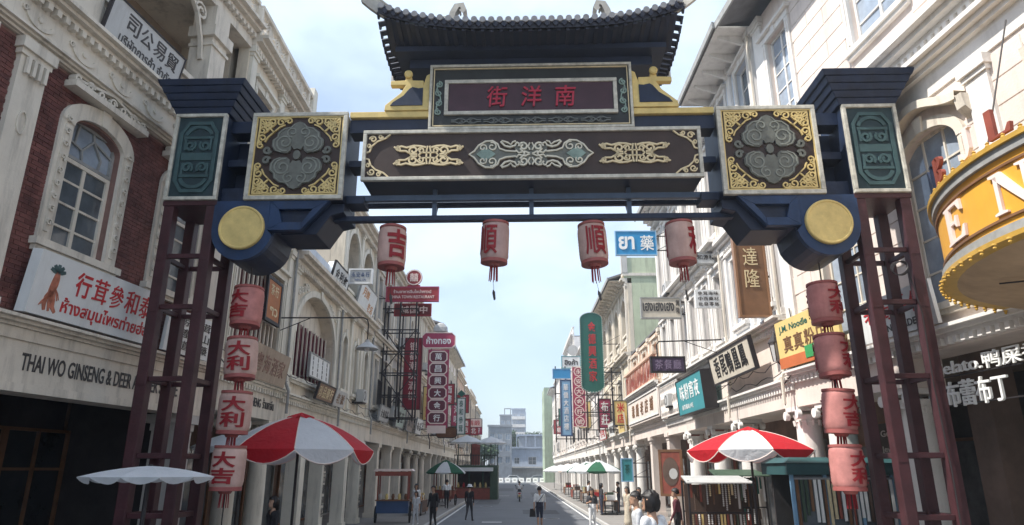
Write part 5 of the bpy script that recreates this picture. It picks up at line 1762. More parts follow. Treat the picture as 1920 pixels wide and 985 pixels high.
for ch, ad in (('E', 167.0), ('N', 186.5)):
    drum_letter(ch, R(ad), 5.32, 0.56, 0.50, r0 + 0.002, M_LETP)
for ch, ad, m_ in (('N', 156, M_NAVY), ('B', 164, M_WOODR), ('J', 177, M_LETP), ('L', 187, M_WOODR)):
    drum_letter(ch, R(ad), 6.22, 0.34, 0.38, r0 - 0.02, m_, 0.05)
MB().tube((-1.9, 2.3, 6.1), (-0.9, 2.0, 9.6), 0.014, n=5).build('stay_cable', M_IRON, MQ)
MB().path([(-2.7, 1.0, 4.82), (-2.2, 0.6, 4.79), (-1.2, 0.9, 4.78)], 0.012, 4).build('loose_cable', M_IRON, MQ)

# ================================================================== RIGHT: bluish house above the brown vertical sign
RB = shophouse('bluish white shophouse with tall upper windows and a deep grey eave', 1, 18.32, 23.2)
W = 4.87
arcade(RB, W, 1, M_PINK, M_TRIMW, 4.15, 0.55, 0.36, ends=True)
wall(MB(), 0, W, 4.9, 6.4, []).build('wall', M_PINK, RB)
cornice(RB, 0, W, 6.4, M_TRIMW, 0.22, 0.4, True, 'ledge')
upper(RB, W, 6.64, 10.0, 2, M_BLUEW, M_TRIMW, 0.95, 2.3, 'louver', 0.0, louv=M_WHITE, pilw=0.25, sill=0.5)
cornice(RB, 0, W, 10.0, M_TRIMW, 0.35, 0.4)
upper(RB, W, 10.36, 15.95, 2, M_BLUEW, M_TRIMW, 1.15, 3.6, 'grid', 0.0, M_GLASSB, True, 1.4, True, 2, 5, pilw=0.3)
eaves(RB, W, 16.0, M_TRIMW, 1.2, x0=-0.1, x1=0.0)
body(RB, W, 4.75, 15.98, M_BLUEW, y=0.31, roof=False)

RC = shophouse('white ribbed shophouse with tall shutters behind the blue pharmacy sign', 1, 23.21, 34.4)
W = 11.18
arcade(RC, W, 3, M_PINK, M_TRIMW, 4.15, 0.55, 0.33)
wall(MB(), 0, W, 4.9, 6.4, []).build('wall', M_PINK, RC)
cornice(RC, 0, W, 6.4, M_TRIMW, 0.22, 0.4, True, 'ledge')
for z0, z1 in ((6.64, 10.2), (10.56, 15.0)):
    upper(RC, W, z0, z1, 6, M_WHITE, M_TRIMW, 0.85, z1 - z0 - 1.1, 'louver', 0.0, louv=mat('louver_warmgrey', (0.42, 0.40, 0.38), 0.7, 0.15, 5), sill=0.35, pilw=0.22)
    rib = cached(('rib', round(z1 - z0, 2)), lambda: MB().box(-0.04, 0.04, -0.06, 0.0, 0, z1 - z0 - 0.1).mesh('wall_rib', M_TRIMW))
    for i in range(6):
        for d in (-0.74, 0.74):
            link('wall_rib', rib, RC, (W * (i + 0.5) / 6 + d, 0, z0 + 0.05))
cornice(RC, 0, W, 10.2, M_TRIMW, 0.35, 0.55)
cornice(RC, 0, W, 15.0, M_TRIMW, 0.4, 0.6)
eaves(RC, W, 15.5, M_TRIMW, 1.0, x0=-0.1, x1=0.05)
body(RC, W, 4.75, 15.45, M_WHITE, y=0.31, roof=False)

RD = shophouse('low peach shophouse with red picket balcony and cream shop fascia', 1, 34.41, 44.0)
W = 9.58
arcade(RD, W, 2, M_PINK, M_PINK, 4.3, 0.6, 0.28, square=True, inner=M_WOODR)
MB().box(0, W, -0.35, 0.3, 5.1, 6.7).build('fascia_panel', M_PINK, RD)
MB().frame(0.15, W - 0.15, 5.22, 6.58, 0.09, -0.4, -0.35).build('fascia_frame', M_TRIMW, RD)
t = MB()
put_row(t, '裁縫老店鋪', 1.2, W - 1.2, 5.9, 0.72, -0.362, 0.02, 0.02, 0.6)
t.build('lettering', M_SBROWN, RD)
cornice(RD, 0, W, 6.702, M_TRIMW, 0.2, 0.25, False, 'ledge', y=-0.35)
balustrade(RD, 0, W, 6.91, 1.45, M_PEACH, 'bar', -0.4, 0.42, mat('picket_red', (0.42, 0.07, 0.05), 0.6, 0.2, 4))
upper(RD, W, 6.75, 9.6, 3, M_PEACH, M_TRIM, 1.2, 2.0, 'louver', 0.0, louv=M_WHITE, sill=0.3)
body(RD, W, 5.0, 9.7, M_PEACH, y=0.31)

RE = shophouse('pale green shophouse with arched loggia and a blank side wall', 1, 44.01, 58.0)
W = 13.98
arcade(RE, W, 4, M_PINK, M_TRIMW, 4.1, 0.7, 0.3)
upper(RE, W, 4.95, 9.6, 4, M_CREAM, M_TRIM, 1.2, 2.6, 'grid', 0.0, M_GLASSB)
cornice(RE, 0, W, 9.6, M_TRIM, 0.35, 0.45)
upper(RE, W, 9.96, 14.6, 4, M_CREAM, M_TRIM, 2.0, 3.2, 'open', 0.9, sill=0.6, head='arch')
cornice(RE, 0, W, 14.6, M_TRIM, 0.35, 0.45)
eaves(RE, W - 0.8, 15.0, M_TRIM, 1.2)
MB().box(0.004, W - 0.004, 0.31, 10, 4.8, 14.95).build('building_body', M_GREENW, RE)
MB().box(W - 0.75, W + 0.02, -0.2, 6, 14.97, 16.4).build('parapet', M_GREENW, RE)
MB().box(W - 0.8, W + 0.08, -0.3, 6.1, 15.1, 15.3).build('parapet_band', M_TRIM, RE)
MB().box(W - 0.3, W + 0.1, -0.34, 0.05, 15.31, 17.0).build('parapet_pier', M_GREY, RE)

clutter(RB, 4.87, 15.9, 11, 1)
clutter(RC, 11.18, 15.0, 12, 2)
clutter(RE, 13.98, 14.6, 13, 2)
RBL = [('cream shophouse beyond the pale green house', 58.01, 72.0, 14.6, M_WHITE, M_TRIMW, 'balus'),
       ('pinkish shophouse behind the magenta vertical sign', 72.01, 86.0, 15.2, M_PINK, M_TRIMW, 'cornice'),
       ('tall white four storey house behind the blue vertical sign', 86.01, 102.0, 19.0, M_WHITE, M_TRIMW, 'balus'),
       ('pink shophouse beyond the blue vertical sign', 102.01, 116.0, 17.6, M_PINK, M_TRIMW, 'cornice'),
       ('white shophouse far down the right side', 116.01, 130.0, 17.8, M_WHITE, M_TRIMW, 'cornice'),
       ('narrow pale house, last of the arcaded houses on the right', 130.01, 142.0, 17.4, M_TRIMW, M_TRIMW, 'eave')]
for i, (lb, a, b, h, m, tr_, tp) in enumerate(RBL):
    row_house(lb, 1, a, b, h, m, tr_, tp, 200 + i)
random.seed(11)
LG = thing('plastered_house', 'lime green blank house at the far end of the right side', 'building', (6.2, 158, 0), R(-90))
MB().box(0, 12, 0, 10, 0, 19.5).build('building_body', M_LIME, LG)
wall(MB(), 0, 12, 0, 19.5, [(x, x + 1.3, z, z + 1.8, 0) for x in (1.5, 5.2, 9) for z in (5, 9, 13, 16.5)], -0.3, 0.28).build('wall', M_LIME, LG)
for x in (1.5, 5.2, 9):
    for z in (5, 9, 13, 16.5):
        window(LG, x, x + 1.3, z, z + 1.8, 2, 2, M_TRIMW, M_GLASS, -0.2, split=False)

# ================================================================== far end of the street
def slab_block(label, x0, x1, y0, y1, h, m, nx, nz, balc=False, name='apartment_block'):
    b = thing(name, label, 'building', ((x0 + x1) / 2, y0, 0), 0)
    w = x1 - x0
    holes = []
    z0 = 3.5
    fh = (h - z0 - 1) / nz
    for i in range(nx):
        for k in range(nz):
            cx = -w / 2 + w * (i + 0.5) / nx
            holes.append((cx - w / nx * 0.3, cx + w / nx * 0.3, z0 + k * fh + fh * 0.25, z0 + k * fh + fh * 0.8, 0))
    wall(MB(), -w / 2, w / 2, 0, h, holes, 0, 0.5).build('wall', m, b)
    MB().box(-w / 2, w / 2, 0.52, y1 - y0, 0, h).build('building_body', m, b)
    for hh in holes:
        window(b, hh[0], hh[1], hh[2], hh[3], 2, 1, M_TRIMW, M_GLASSB, 0.25, split=False)
        if balc:
            MB().box(hh[0] - 0.5, hh[1] + 0.5, -1.2, -0.003, hh[2] - 0.5, hh[2] + 0.6).build('balcony', M_TRIMW, b)
    MB().box(-w / 2 - 0.2, w / 2 + 0.2, -0.3, 0.6, h + 0.002, h + 0.5).build('parapet', m, b)
    return b


t1 = slab_block('blue white tower block with balconies closing the street view', -1.7, 3.4, 262, 278, 24.6, M_BLUEC, 2, 7, True)
MB().box(2.58, 2.75, 1.5, 14, 0, 24).build('side_wing', M_BLUEC, t1)
t2 = slab_block('grey concrete block left of the blue white tower', -5.7, -1.7, 240, 258, 20.6, M_GREYC, 2, 7)
for x in (-0.4, 1.7):
    MB().box(x - 0.15, x + 0.15, 0.5, 0.9, 21.1, 23.0).build('roof_post', M_GREYC, t2)
MB().box(-0.6, 1.9, 0.5, 0.9, 23.0, 23.3).build('roof_beam', M_GREYC, t2)
slab_block('low grey block at the left end of the cross street', -7.2, -1.2, 178, 186, 13.2, M_GREYC, 3, 3)
slab_block('long white house behind the barriers on the cross street', -30, -9.5, 186, 189, 11, M_GREY, 6, 2)
hs = thing('villa', 'low white two storey house with a roof terrace across the end of the street', 'building', (2.6, 190, 0), 0)
wall(MB(), -5.5, 5.5, 0, 8.2, [(-3.2, -1.8, 4.2, 5.8, 0), (0.6, 2.8, 4.0, 6.0, 0), (-5, 5, 0.1, 3.0, 0)], 0, 0.5).build('wall', M_BLUEC, hs)
MB().box(-5.5, 5.5, 0.52, 8, 0, 8.2).build('building_body', M_GREY, hs)
for a, b, c, d in ((-3.2, -1.8, 4.2, 5.8), (0.6, 2.8, 4.0, 6.0)):
    window(hs, a, b, c, d, 2, 2, M_TRIMW, M_GLASS, 0.2, split=False)
MB().box(-6.2, 6.0, -1.5, 0, 3.1, 3.5).build('canopy', M_GREY, hs)
MB().box(-5.8, 5.8, -0.6, 8.2, 8.2, 8.6).build('terrace_slab', M_BLUEC, hs)
MB().box(-2.0, 5.2, 2, 7, 8.6, 11.6).build('roof_room', M_GREYC, hs)
MB().box(-2.6, 5.6, 1.2, 7.4, 11.6, 12.0).build('roof_slab', M_BLUEC, hs)
for x in (-5, -2.5, 0, 2.5, 5):
    MB().box(x - 0.12, x + 0.12, -0.4, -0.2, 8.6, 11.6).build('terrace_post', M_BLUEC, hs)


def tree(label, loc, h, rad, trunk_h, seed, n=2600, leaf=0.35):
    random.seed(seed)
    t_ = thing('broadleaf_tree', label, 'tree', loc, 0, 'trees at the end of the street')
    tk = MB().tube((0, 0, 0), (0.1, 0, trunk_h), 0.32, 0.2, 9)
    cl = []
    for k in range(9):
        a = 2 * PI * k / 9 + random.uniform(-0.3, 0.3)
        e = Vector((math.cos(a) * rad * random.uniform(0.3, 0.75), math.sin(a) * rad * random.uniform(0.3, 0.75), h * random.uniform(0.6, 0.92)))
        tk.tube((0.1, 0, trunk_h * 0.95), tuple(e), 0.14, 0.04, 6)
        cl.append((e, rad * random.uniform(0.32, 0.5)))
    tk.build('trunk', M_BARK, t_)
    for mm, part_n in ((M_LEAF, 'crown'), (M_LEAF2, 'inner_crown')):
        mb = MB()
        for i in range(n // 2):
            c, r = random.choice(cl)
            d = Vector((random.gauss(0, 1), random.gauss(0, 1), random.gauss(0, 0.8)))
            d.normalize()
            p = c + d * r * random.uniform(0.45, 1.05)
            u = Vector((random.gauss(0, 1), random.gauss(0, 1), random.gauss(0, 1))).normalized()
            v = u.orthogonal().normalized()
            s = leaf * random.uniform(0.6, 1.4)
            mb.add([tuple(p - u * s), tuple(p + v * s * 0.5), tuple(p + u * s), tuple(p - v * s * 0.5)], [(0, 1, 2, 3)])
        tag(mb.build(part_n, mm, t_), kind='stuff')
    return t_


tree('dense green tree left of the pair above the far white house', (-0.5, 205, 0), 13.5, 5.0, 5, 31)
tree('dense green tree right of the pair above the far white house', (4.6, 207, 0), 13.0, 5.0, 5, 32)
tree('smaller tree at the left corner of the far crossing', (-8.5, 172, 0), 10.0, 4.2, 3.5, 33, 2000)

# barriers across the end of the road
bar_ = MB().frustum((-0.55, 0.55, -0.3, 0.3), (-0.5, 0.5, -0.12, 0.12), 0.12, 0.95).box(-0.5, 0.5, -0.34, 0.34, 0, 0.12).mesh('barrier_body', M_LETW)
stripe = MB().box(-0.25, 0.25, -0.24, 0.24, 0.4, 0.62).mesh('stripe', M_GREYLOUV)
for k in range(9):
    x = -6.4 + 1.5 * k
    t_ = thing('road_barrier', ('leftmost', 'second', 'third', 'fourth', 'fifth', 'sixth', 'seventh', 'eighth', 'rightmost')[k] + ' white barrier from the left across the end of the road', 'barrier', (x, 153.5, 0), 0, 'white barriers across the road')
    link('barrier_body', bar_, t_)
    link('stripe', stripe, t_)


def car(label, loc, rz, m):
    c = thing('parked_car', label, 'car', loc, rz, 'cars parked beyond the barriers')
    prof = [(-2.1, 0.35), (-2.15, 0.75), (-1.95, 0.92), (-1.5, 0.98), (-1.0, 1.42), (0.6, 1.46), (1.25, 1.0), (1.95, 0.86), (2.12, 0.7), (2.12, 0.35)]
    MB().prism(prof, -0.82, 0.82).build('body', m, c)
    for s in (-1, 1):
        MB().prism([(-1.35, 1.0), (-0.95, 1.36), (0.52, 1.39), (1.05, 1.0)], s * 0.83 - 0.004, s * 0.83 + 0.004).build('side_window', M_GLASS, c)
        for x in (-1.3, 1.3):
            tr = Matrix.Translation((x, s * 0.78, 0.33)) @ Matrix.Rotation(R(90), 4, 'X')
            w_ = MB().lathe([(0.2, -0.1), (0.33, -0.1), (0.33, 0.1), (0.2, 0.1)], 16, M=tr).build('wheel', M_RUBBER, c)
            MB().lathe([(0.19, -0.108), (0.19, 0.108)], 12, M=tr).build('rim', M_STEEL, w_)
        MB().box(2.09, 2.14, s * 0.6 - 0.16, s * 0.6 + 0.16, 0.62, 0.76).build('headlight', M_LETW, c)
        MB().box(-2.17, -2.12, s * 0.6 - 0.14, s * 0.6 + 0.14, 0.7, 0.85).build('tail_light', M_REDINK, c)
    MB().add([(1.24, -0.74, 1.02), (1.24, 0.74, 1.02), (0.66, 0.7, 1.42), (0.66, -0.7, 1.42)], [(0, 1, 2, 3)]).build('windscreen', M_GLASS, c, (0.03, 0, 0.02))
    return c


car('white saloon car parked left of centre beyond the barriers', (-0.6, 160, 0), 0.05, M_CARW)
car('pale grey car parked right of the white car beyond the barriers', (4.6, 161, 0), 3.1, mat('car_paint_silver', (0.45, 0.46, 0.48), 0.3, 0.03, 3))

# ================================================================== signs projecting over the street (faces towards -Y)
random.seed(5)


def proj_sign(label, x0, x1, z0, z1, Y, board, frame_m, texts, th=0.14, side=0, fw=0.06, name='hanging_sign', outline=None, extra=None, yaw=0.0, arms=(0.2, 0.8)):
    cx = (x0 + x1) / 2
    w, h = x1 - x0, z1 - z0
    s_ = thing(name, label, 'sign', (cx, Y, z0), yaw)
    if outline:
        MB().prism(outline(w, h), 0, th).build('board', board, s_)
        if frame_m:
            MB().ribbon(outline(w, h), fw, -0.025, th + 0.025, closed=True).build('frame', frame_m, s_)
    else:
        MB().box(-w / 2, w / 2, 0, th, 0, h).build('board', board, s_)
        if frame_m:
            MB().frame(-w / 2 - 0.015, w / 2 + 0.015, -0.015, h + 0.015, fw, -0.025, th + 0.025).build('frame', frame_m, s_)
    for tx in texts:
        t_ = MB()
        k, bodyt, a, b, c, d, m_ = tx[:7]
        bold = tx[7] if len(tx) > 7 else 0.02
        if k == 'row':
            put_row(t_, bodyt, a * w, b * w, c * h, d * h, -0.012, bold, 0.02)
        elif k == 'text':
            put_text(t_, bodyt, a * w, b * h, c * w, d * h, -0.012, bold, 0.02)
        else:
            put_column(t_, bodyt, a * w, b * h, c * h, d * w, -0.012, bold, 0.02)
        t_.build('lettering', m_, s_)
    if side:
        for f in arms:
            xa = side * w / 2
            xb = side * (7.55 - side * cx)
            if side * (xb - xa) > 0.05:
                MB().tube((xa, th / 2, h * f), (xb, th / 2, h * f), 0.028, n=6).build('bracket_arm', M_IRON, s_)
                MB().tube((xa + side * 0.02, th / 2, h * f), (xb, th / 2, h * f + min(0.7, abs(xb - xa) * 0.5)), 0.015, n=5).build('bracket_stay', M_IRON, s_)
    if extra:
        extra(s_, w, h)
    return s_


def octo(w, h):
    c = min(w, h) * 0.22
    return [(-w / 2 + c, 0), (w / 2 - c, 0), (w / 2, c), (w / 2, h - c), (w / 2 - c, h), (-w / 2 + c, h), (-w / 2, h - c), (-w / 2, c)]


def pill(w, h):
    r = w / 2
    return [(r * math.cos(R(t)), r * 0.62 + r * 0.62 * math.sin(R(t))) for t in range(180, 361, 15)] + [(r * math.cos(R(t)), h - r * 0.62 + r * 0.62 * math.sin(R(t))) for t in range(0, 181, 15)]


# ---- right side
proj_sign('bright blue pharmacy sign with Thai and Chinese lettering against the sky', 4.82, 6.8, 12.43, 13.64, 31, M_SBLUE, M_SBLUE2, [('text', 'ยา', -0.23, 0.5, 0.38, 0.55, M_LETW, 0.03), ('text', '藥', 0.27, 0.5, 0.32, 0.62, M_LETW, 0.02)], side=1, fw=0.05)
proj_sign('long brown vertical sign with two pale characters right of centre', 6.44, 7.34, 6.72, 9.4, 19, M_SBROWN, mat('sign_brown_edge', (0.28, 0.15, 0.08), 0.4, 0.1, 3), [('col', '達隆', 0, 0.80, 0.30, 0.46, M_GOLDP, 0.005)], side=1, arms=(0.12, 0.45))
proj_sign('small pale sign beside the rightmost hanging lantern', 6.7, 7.42, 9.82, 10.28, 24, M_WSIGN, M_GREYLOUV, [('row', '和源棧', -0.45, 0.45, 0.58, 0.4, M_INK)], side=1)
proj_sign('square white board with three rows of small black characters', 6.4, 7.3, 8.02, 8.68, 23.4, M_WSIGN, None, [('row', '參茸海味', -0.42, 0.42, 0.8, 0.2, M_INK), ('row', '中西藥材', -0.42, 0.42, 0.5, 0.2, M_INK), ('row', '批發零售', -0.42, 0.42, 0.2, 0.2, M_INK)], side=1)
proj_sign('beige sign with brown Thai lettering right of the green house', 5.5, 7.25, 8.87, 9.8, 29, M_BEIGE, M_GREYLOUV, [('text', 'เฮงเฮงเฮง', -0.06, 0.55, 0.78, 0.42, M_INK, 0.02), ('col', '興隆', 0.42, 0.9, 0.2, 0.09, M_INK)], side=1)
def purple_arm(s_, w, h):
    MB().path([(-0.35, 0.05, h), (-0.35, 0.05, h + 0.45), (-0.27, 0.05, h + 0.55), (2.05, 0.05, h + 0.62)], 0.025, 6).build('gooseneck_arm', M_IRON, s_)
    MB().tube((0.6, 0.05, h + 0.58), (2.05, 0.05, h + 0.05), 0.014, n=5).build('stay', M_IRON, s_)


proj_sign('dark purple hanging sign below a thin iron gooseneck arm', 4.75, 5.95, 5.8, 6.34, 23.8, mat('sign_purple', (0.10, 0.07, 0.12), 0.5, 0.2, 3), M_IRON, [('row', '茶餐廳', -0.4, 0.4, 0.5, 0.6, mat('letters_mauve', (0.28, 0.22, 0.32), 0.5))], extra=purple_arm)
def studs(s_, w, h):
    pts = pill(w * 1.02, h * 1.005)
    me = MB().ball((0, 0, 0), 0.035, 6, 4).mesh('sign_stud', M_FRAMEW)
    for a, b in zip(pts, pts[1:] + pts[:1]):
        n = max(1, int(math.hypot(b[0] - a[0], b[1] - a[1]) / 0.16))
        for i in range(n):
            link('sign_stud', me, s_, (a[0] + (b[0] - a[0]) * i / n, -0.03, a[1] + (b[1] - a[1]) * i / n))


proj_sign('tall dark green pill shaped sign with red vertical characters', 4.62, 6.2, 7.75, 13.45, 48, M_SGREEN, mat('sign_green_edge', (0.10, 0.22, 0.2), 0.4), [('col', '金德興酒家', 0.02, 0.9, 0.12, 0.34, M_REDINK, 0.03)], side=1, outline=pill, extra=studs, arms=(0.1, 0.3, 0.6))


def diamonds(n, m_, col):
    def f(s_, w, h):
        for k in range(n):
            z = h * (k + 0.5) / n
            r = min(w * 0.42, h / n * 0.46)
            MB().ribbon([(r * math.cos(R(t)), z + r * math.sin(R(t))) for t in range(0, 360, 45)], 0.07, -0.04, 0, closed=True).build('ring', m_, s_)
        t_ = MB()
        put_column(t_, col, 0, h, 0, min(w * 0.42, 0.5), -0.03, 0.03, 0.02, 0.5)
        t_.build('lettering', m_, s_)
    return f


proj_sign('magenta vertical sign of ringed characters behind the green pill sign', 4.92, 6.08, 6.1, 11.3, 60, M_SPINK, M_LETP, [], side=1, extra=diamonds(6, M_LETP, '永安大金行號'))
proj_sign('pale blue vertical sign with white characters left of the magenta sign', 3.99, 5.0, 5.42, 10.42, 62, M_SBLUE2, M_CARTB, [('col', '華僑大酒店樓', 0, 0.93, 0.1, 0.42, M_LETW, 0.03)], side=0, fw=0.12)
proj_sign('wide blue cap board on top of the pale blue vertical sign', 3.33, 4.97, 10.52, 11.4, 62, M_SBLUE, M_SBLUE2, [], side=0)
proj_sign('white Thai sign with a round crest above the blue cap board', 4.3, 6.1, 11.75, 12.9, 64, M_WSIGN, M_STEAL, [('text', 'ฮิงค้า', 0, 0.5, 0.7, 0.5, M_INK, 0.03)], side=1,
          extra=lambda s_, w, h: MB().lathe([(0.5, 0), (0.5, 0.1)], 20, M=Matrix.Translation((0.2, 0.05, h + 0.55)) @ Matrix.Rotation(R(90), 4, 'X')).build('crest', M_GSIGN, s_))
fr = thing('sign_scaffold', 'thin steel frame holding the blue and magenta vertical signs on the right', 'scaffold', (0, 62.4, 0))
for x in (3.6, 4.5, 5.2, 6.3):
    MB().box(x - 0.05, x + 0.05, 0, 0.1, 4.9, 11.7).build('upright', M_IRON, fr)
for z in (5.2, 7.2, 9.2, 11.2):
    MB().box(3.5, 7.6, 0.0, 0.08, z - 0.04, z + 0.04).build('rail', M_IRON, fr)
fr = thing('sign_scaffold', 'steel frame holding the green pill shaped sign', 'scaffold', (0, 48.4, 0))
for x in (5.0, 5.8, 6.8):
    MB().box(x - 0.04, x + 0.04, 0, 0.08, 5.0, 9.5).build('upright', M_IRON, fr)
for z in (5.2, 6.4, 7.6, 9.2):
    MB().box(4.6, 7.6, 0.0, 0.06, z - 0.035, z + 0.035).build('rail', M_IRON, fr)
for a, b in (((5.0, 5.2), (7.4, 7.6)), ((5.0, 7.6), (7.4, 5.2)), ((5.2, 6.4), (7.5, 9.2))):
    MB().tube((a[0], 0.03, a[1]), (b[0], 0.03, b[1]), 0.025, n=5).build('brace', M_IRON, fr)

# boards parallel to the right-hand fronts
RZr = R(-90)
face_board('long beige signboard with black brush characters in a dark frame above the right umbrella', 'sign', (7.0, 21.9, 5.35), RZr, 4.3, 0.98, M_BEIGE, M_IRON, [('row', '香尾鴨凰鳳', -1.7, 1.7, 0.52, 0.66, M_BLACK, 0.03)], tilt=R(10), th=0.12, fw=0.06)
face_board('teal box sign with white characters left of the beige signboard', 'sign', (6.85, 26.9, 4.66), RZr, 4.0, 1.4, M_STEAL, M_IRON, [('row', '味粉宵夜', -1.55, 1.55, 0.86, 0.62, M_LETW, 0.02), ('row', '南洋風味小吃', -1.4, 0.4, 0.28, 0.2, M_LETW)], tilt=R(4), th=0.5, fw=0.03)
face_board('yellow and orange shop sign half hidden by the right lantern string', 'sign', on(RA, -7.9, 0.32, 5.1), RA.rotation_euler[2], 3.0, 1.25, M_SYEL, None,
           [('text', 'J.M. Noodle', -0.55, 1.0, 1.5, 0.22, M_SGREEN), ('row', '真真粉店', -1.2, 1.0, 0.6, 0.42, M_SBROWN, 0.03)], tilt=R(3),
           extra=lambda s_: (MB().box(-1.5, 1.5, -0.015, 0.0, 0.0, 0.28).build('orange_band', mat('band_orange', (0.55, 0.16, 0.06), 0.5), s_), MB().box(-0.1, 0.7, -0.03, -0.016, 0.1, 0.4).build('green_label', mat('label_green', (0.05, 0.3, 0.1), 0.5), s_)))
face_board('white fretwork lattice panel beside the teal box sign', 'panel', (7.2, 32.4, 4.95), RZr, 3.6, 1.5, M_PINK, M_TRIMW, [], th=0.05,
           extra=lambda s_: [MB().ribbon([(-1.6 + 0.32 * k + 0.12 * math.sin(i * 1.3), 0.1 + 0.13 * i) for i in range(11)], 0.05, -0.04, 0).build('wavy_bar', M_TRIMW, s_) for k in range(11)])
face_board('small cream notice board hung under the peach shop fascia', 'sign', (7.1, 46.5, 4.9), RZr, 3.0, 1.2, M_SYEL, M_TRIM, [('row', '酒樓', -0.9, 0.9, 0.6, 0.6, M_SBROWN)], tilt=R(6))
face_board('small white leaning board beyond the cream notice board', 'sign', (7.1, 51.5, 4.9), RZr, 3.0, 1.0, M_WSIGN, M_TRIM, [('row', '綢緞莊', -1.1, 1.1, 0.5, 0.5, M_INK)], tilt=R(6))
face_board('red lettered leaning board farther along the right arcade', 'sign', (7.1, 57.0, 4.9), RZr, 4.0, 1.1, M_WSIGN, M_SRED, [('row', '老字號', -1.4, 1.4, 0.5, 0.6, M_REDINK)], tilt=R(6))
proj_sign('small teal square sign at head height among the right columns', 5.95, 6.6, 1.9, 3.15, 40, M_STEAL, M_SBLUE2, [('row', '茶', -0.25, 0.25, 0.55, 0.4, M_SGREEN)], side=1)
# dark boards inside the right arcade
face_board('dark chalk board with pale English lettering inside the right arcade', 'sign', (9.9, 18.0, 2.7), RZr, 2.6, 1.05, mat('chalk_board', (0.05, 0.045, 0.04), 0.7, 0.2, 3), M_WOOD,
           [('text', 'Gemological', 0, 0.72, 1.9, 0.22, M_GSIGN), ('text', 'Jewelry Store', 0, 0.32, 2.0, 0.2, M_GSIGN)])
face_board('grey signboard in the arcade left of the right umbrella', 'sign', (10.1, 24.5, 2.9), RZr, 3.2, 0.6, mat('board_grey', (0.13, 0.13, 0.13), 0.7, 0.2, 3), None, [('text', 'Book & Universal Printing', 0, 0.3, 2.6, 0.2, M_GSIGN)])
# wall lantern
wl = thing('wall_lantern', 'iron and glass wall lantern above the beige signboard', 'lamp', (7.15, 18.5, 5.35), 0)
MB().path([(0.3, 0, 0.0), (0.12, 0, -0.12), (0.0, 0, 0.0)], 0.02, 6).build('bracket', M_IRON, wl)
MB().lathe([(0.10, 0.0), (0.17, 0.5)], 6).build('glass_body', M_GSIGN, wl)
for k in range(6):
    a = 2 * PI * k / 6
    MB().tube((0.105 * math.cos(a), 0.105 * math.sin(a), 0), (0.175 * math.cos(a), 0.175 * math.sin(a), 0.5), 0.014, n=5).build('glazing_bar', M_IRON, wl)
MB().lathe([(0.21, 0.5), (0.2, 0.54), (0.08, 0.72), (0.02, 0.82)], 6).build('cap', M_IRON, wl)
wc = MB().path([(7.4, 17.9, 6.7), (7.42, 17.7, 5.6), (7.36, 18.0, 5.0), (7.3, 18.6, 4.75), (7.35, 18.8, 4.2)], 0.015, 5).build('wall_cable', M_IRON, None)
tag(wc, 'black cable sagging down the wall beside the iron wall lantern', 'cable')

# ---- left side
def round_crest(s_, w, h):
    tr = Matrix.Translation((0.05, 0.07, h + 0.55)) @ Matrix.Rotation(R(90), 4, 'X')
    MB().lathe([(0.46, -0.05), (0.46, 0.05)], 24, M=tr).build('crest_disc', M_SRED, s_)
    MB().ribbon([(0.05 + 0.42 * math.cos(R(t)), h + 0.55 + 0.42 * math.sin(R(t))) for t in range(0, 360, 20)], 0.06, 0.0, 0.02, closed=True).build('crest_ring', M_LETP, s_)
    put_text(MB(), '囍', 0.05, h + 0.55, 0.46, 0.46, 0.01, 0.02, 0.01).build('crest_letter', M_LETP, s_)
    MB().box(-0.3, 0.4, 0.02, 0.12, h + 0.02, h + 0.12).build('crest_foot', M_SRED, s_)


proj_sign('red sign with two lines of text and a round crest on top', -7.16, -4.27, 11.38, 12.2, 36, M_SRED, M_SPINK, [('text', 'ร้านอาหารจีนไชน่าทาวน์', 0, 0.68, 0.72, 0.24, M_LETP, 0.01), ('text', 'CHINA TOWN RESTAURANT', 0, 0.3, 0.84, 0.2, M_LETP, 0.01)], side=-1, extra=round_crest, arms=(0.2,))
proj_sign('dark red sign with three pale characters under the two line sign', -7.03, -4.91, 11.02, 11.72, 38, mat('sign_darkred', (0.17, 0.03, 0.03), 0.5, 0.15, 2), M_SRED, [('row', '城国中', -0.34, 0.42, 0.5, 0.62, M_LETP, 0.02)], side=-1, arms=(0.3,))
proj_sign('tall narrow dark red sign with a column of pale characters', -6.99, -5.9, 6.06, 10.48, 42, mat('sign_crimson', (0.22, 0.015, 0.03), 0.5, 0.15, 2), mat('sign_crimson_edge', (0.12, 0.02, 0.03), 0.5), [('col', '银都潮味酒楼', 0, 0.95, 0.12, 0.40, M_LETP, 0.01)], side=-1, arms=(0.1, 0.5, 0.9))
proj_sign('magenta eight sided sign with white Thai lettering and a crest', -6.49, -4.2, 10.55, 11.6, 46, M_SPINK, M_LETP, [('text', 'ห้างทอง', 0, 0.5, 0.74, 0.5, M_LETW, 0.03)], side=-1, outline=octo, arms=(0.5,),
          extra=lambda s_, w, h: MB().lathe([(0.02, h), (0.5, h + 0.12), (0.48, h + 0.4), (0.3, h + 0.62), (0.1, h + 0.7)], 14, c=(0.1, 0.07), squash=0.3).build('crest', M_GSIGN, s_))
tl = thing('tile_sign', 'column of six pale framed character tiles under the magenta Thai sign', 'sign', (-5.32, 46.05, 5.2))
MB().box(-0.72, 0.72, 0, 0.12, 0, 5.25).build('board', M_SPINK, tl)
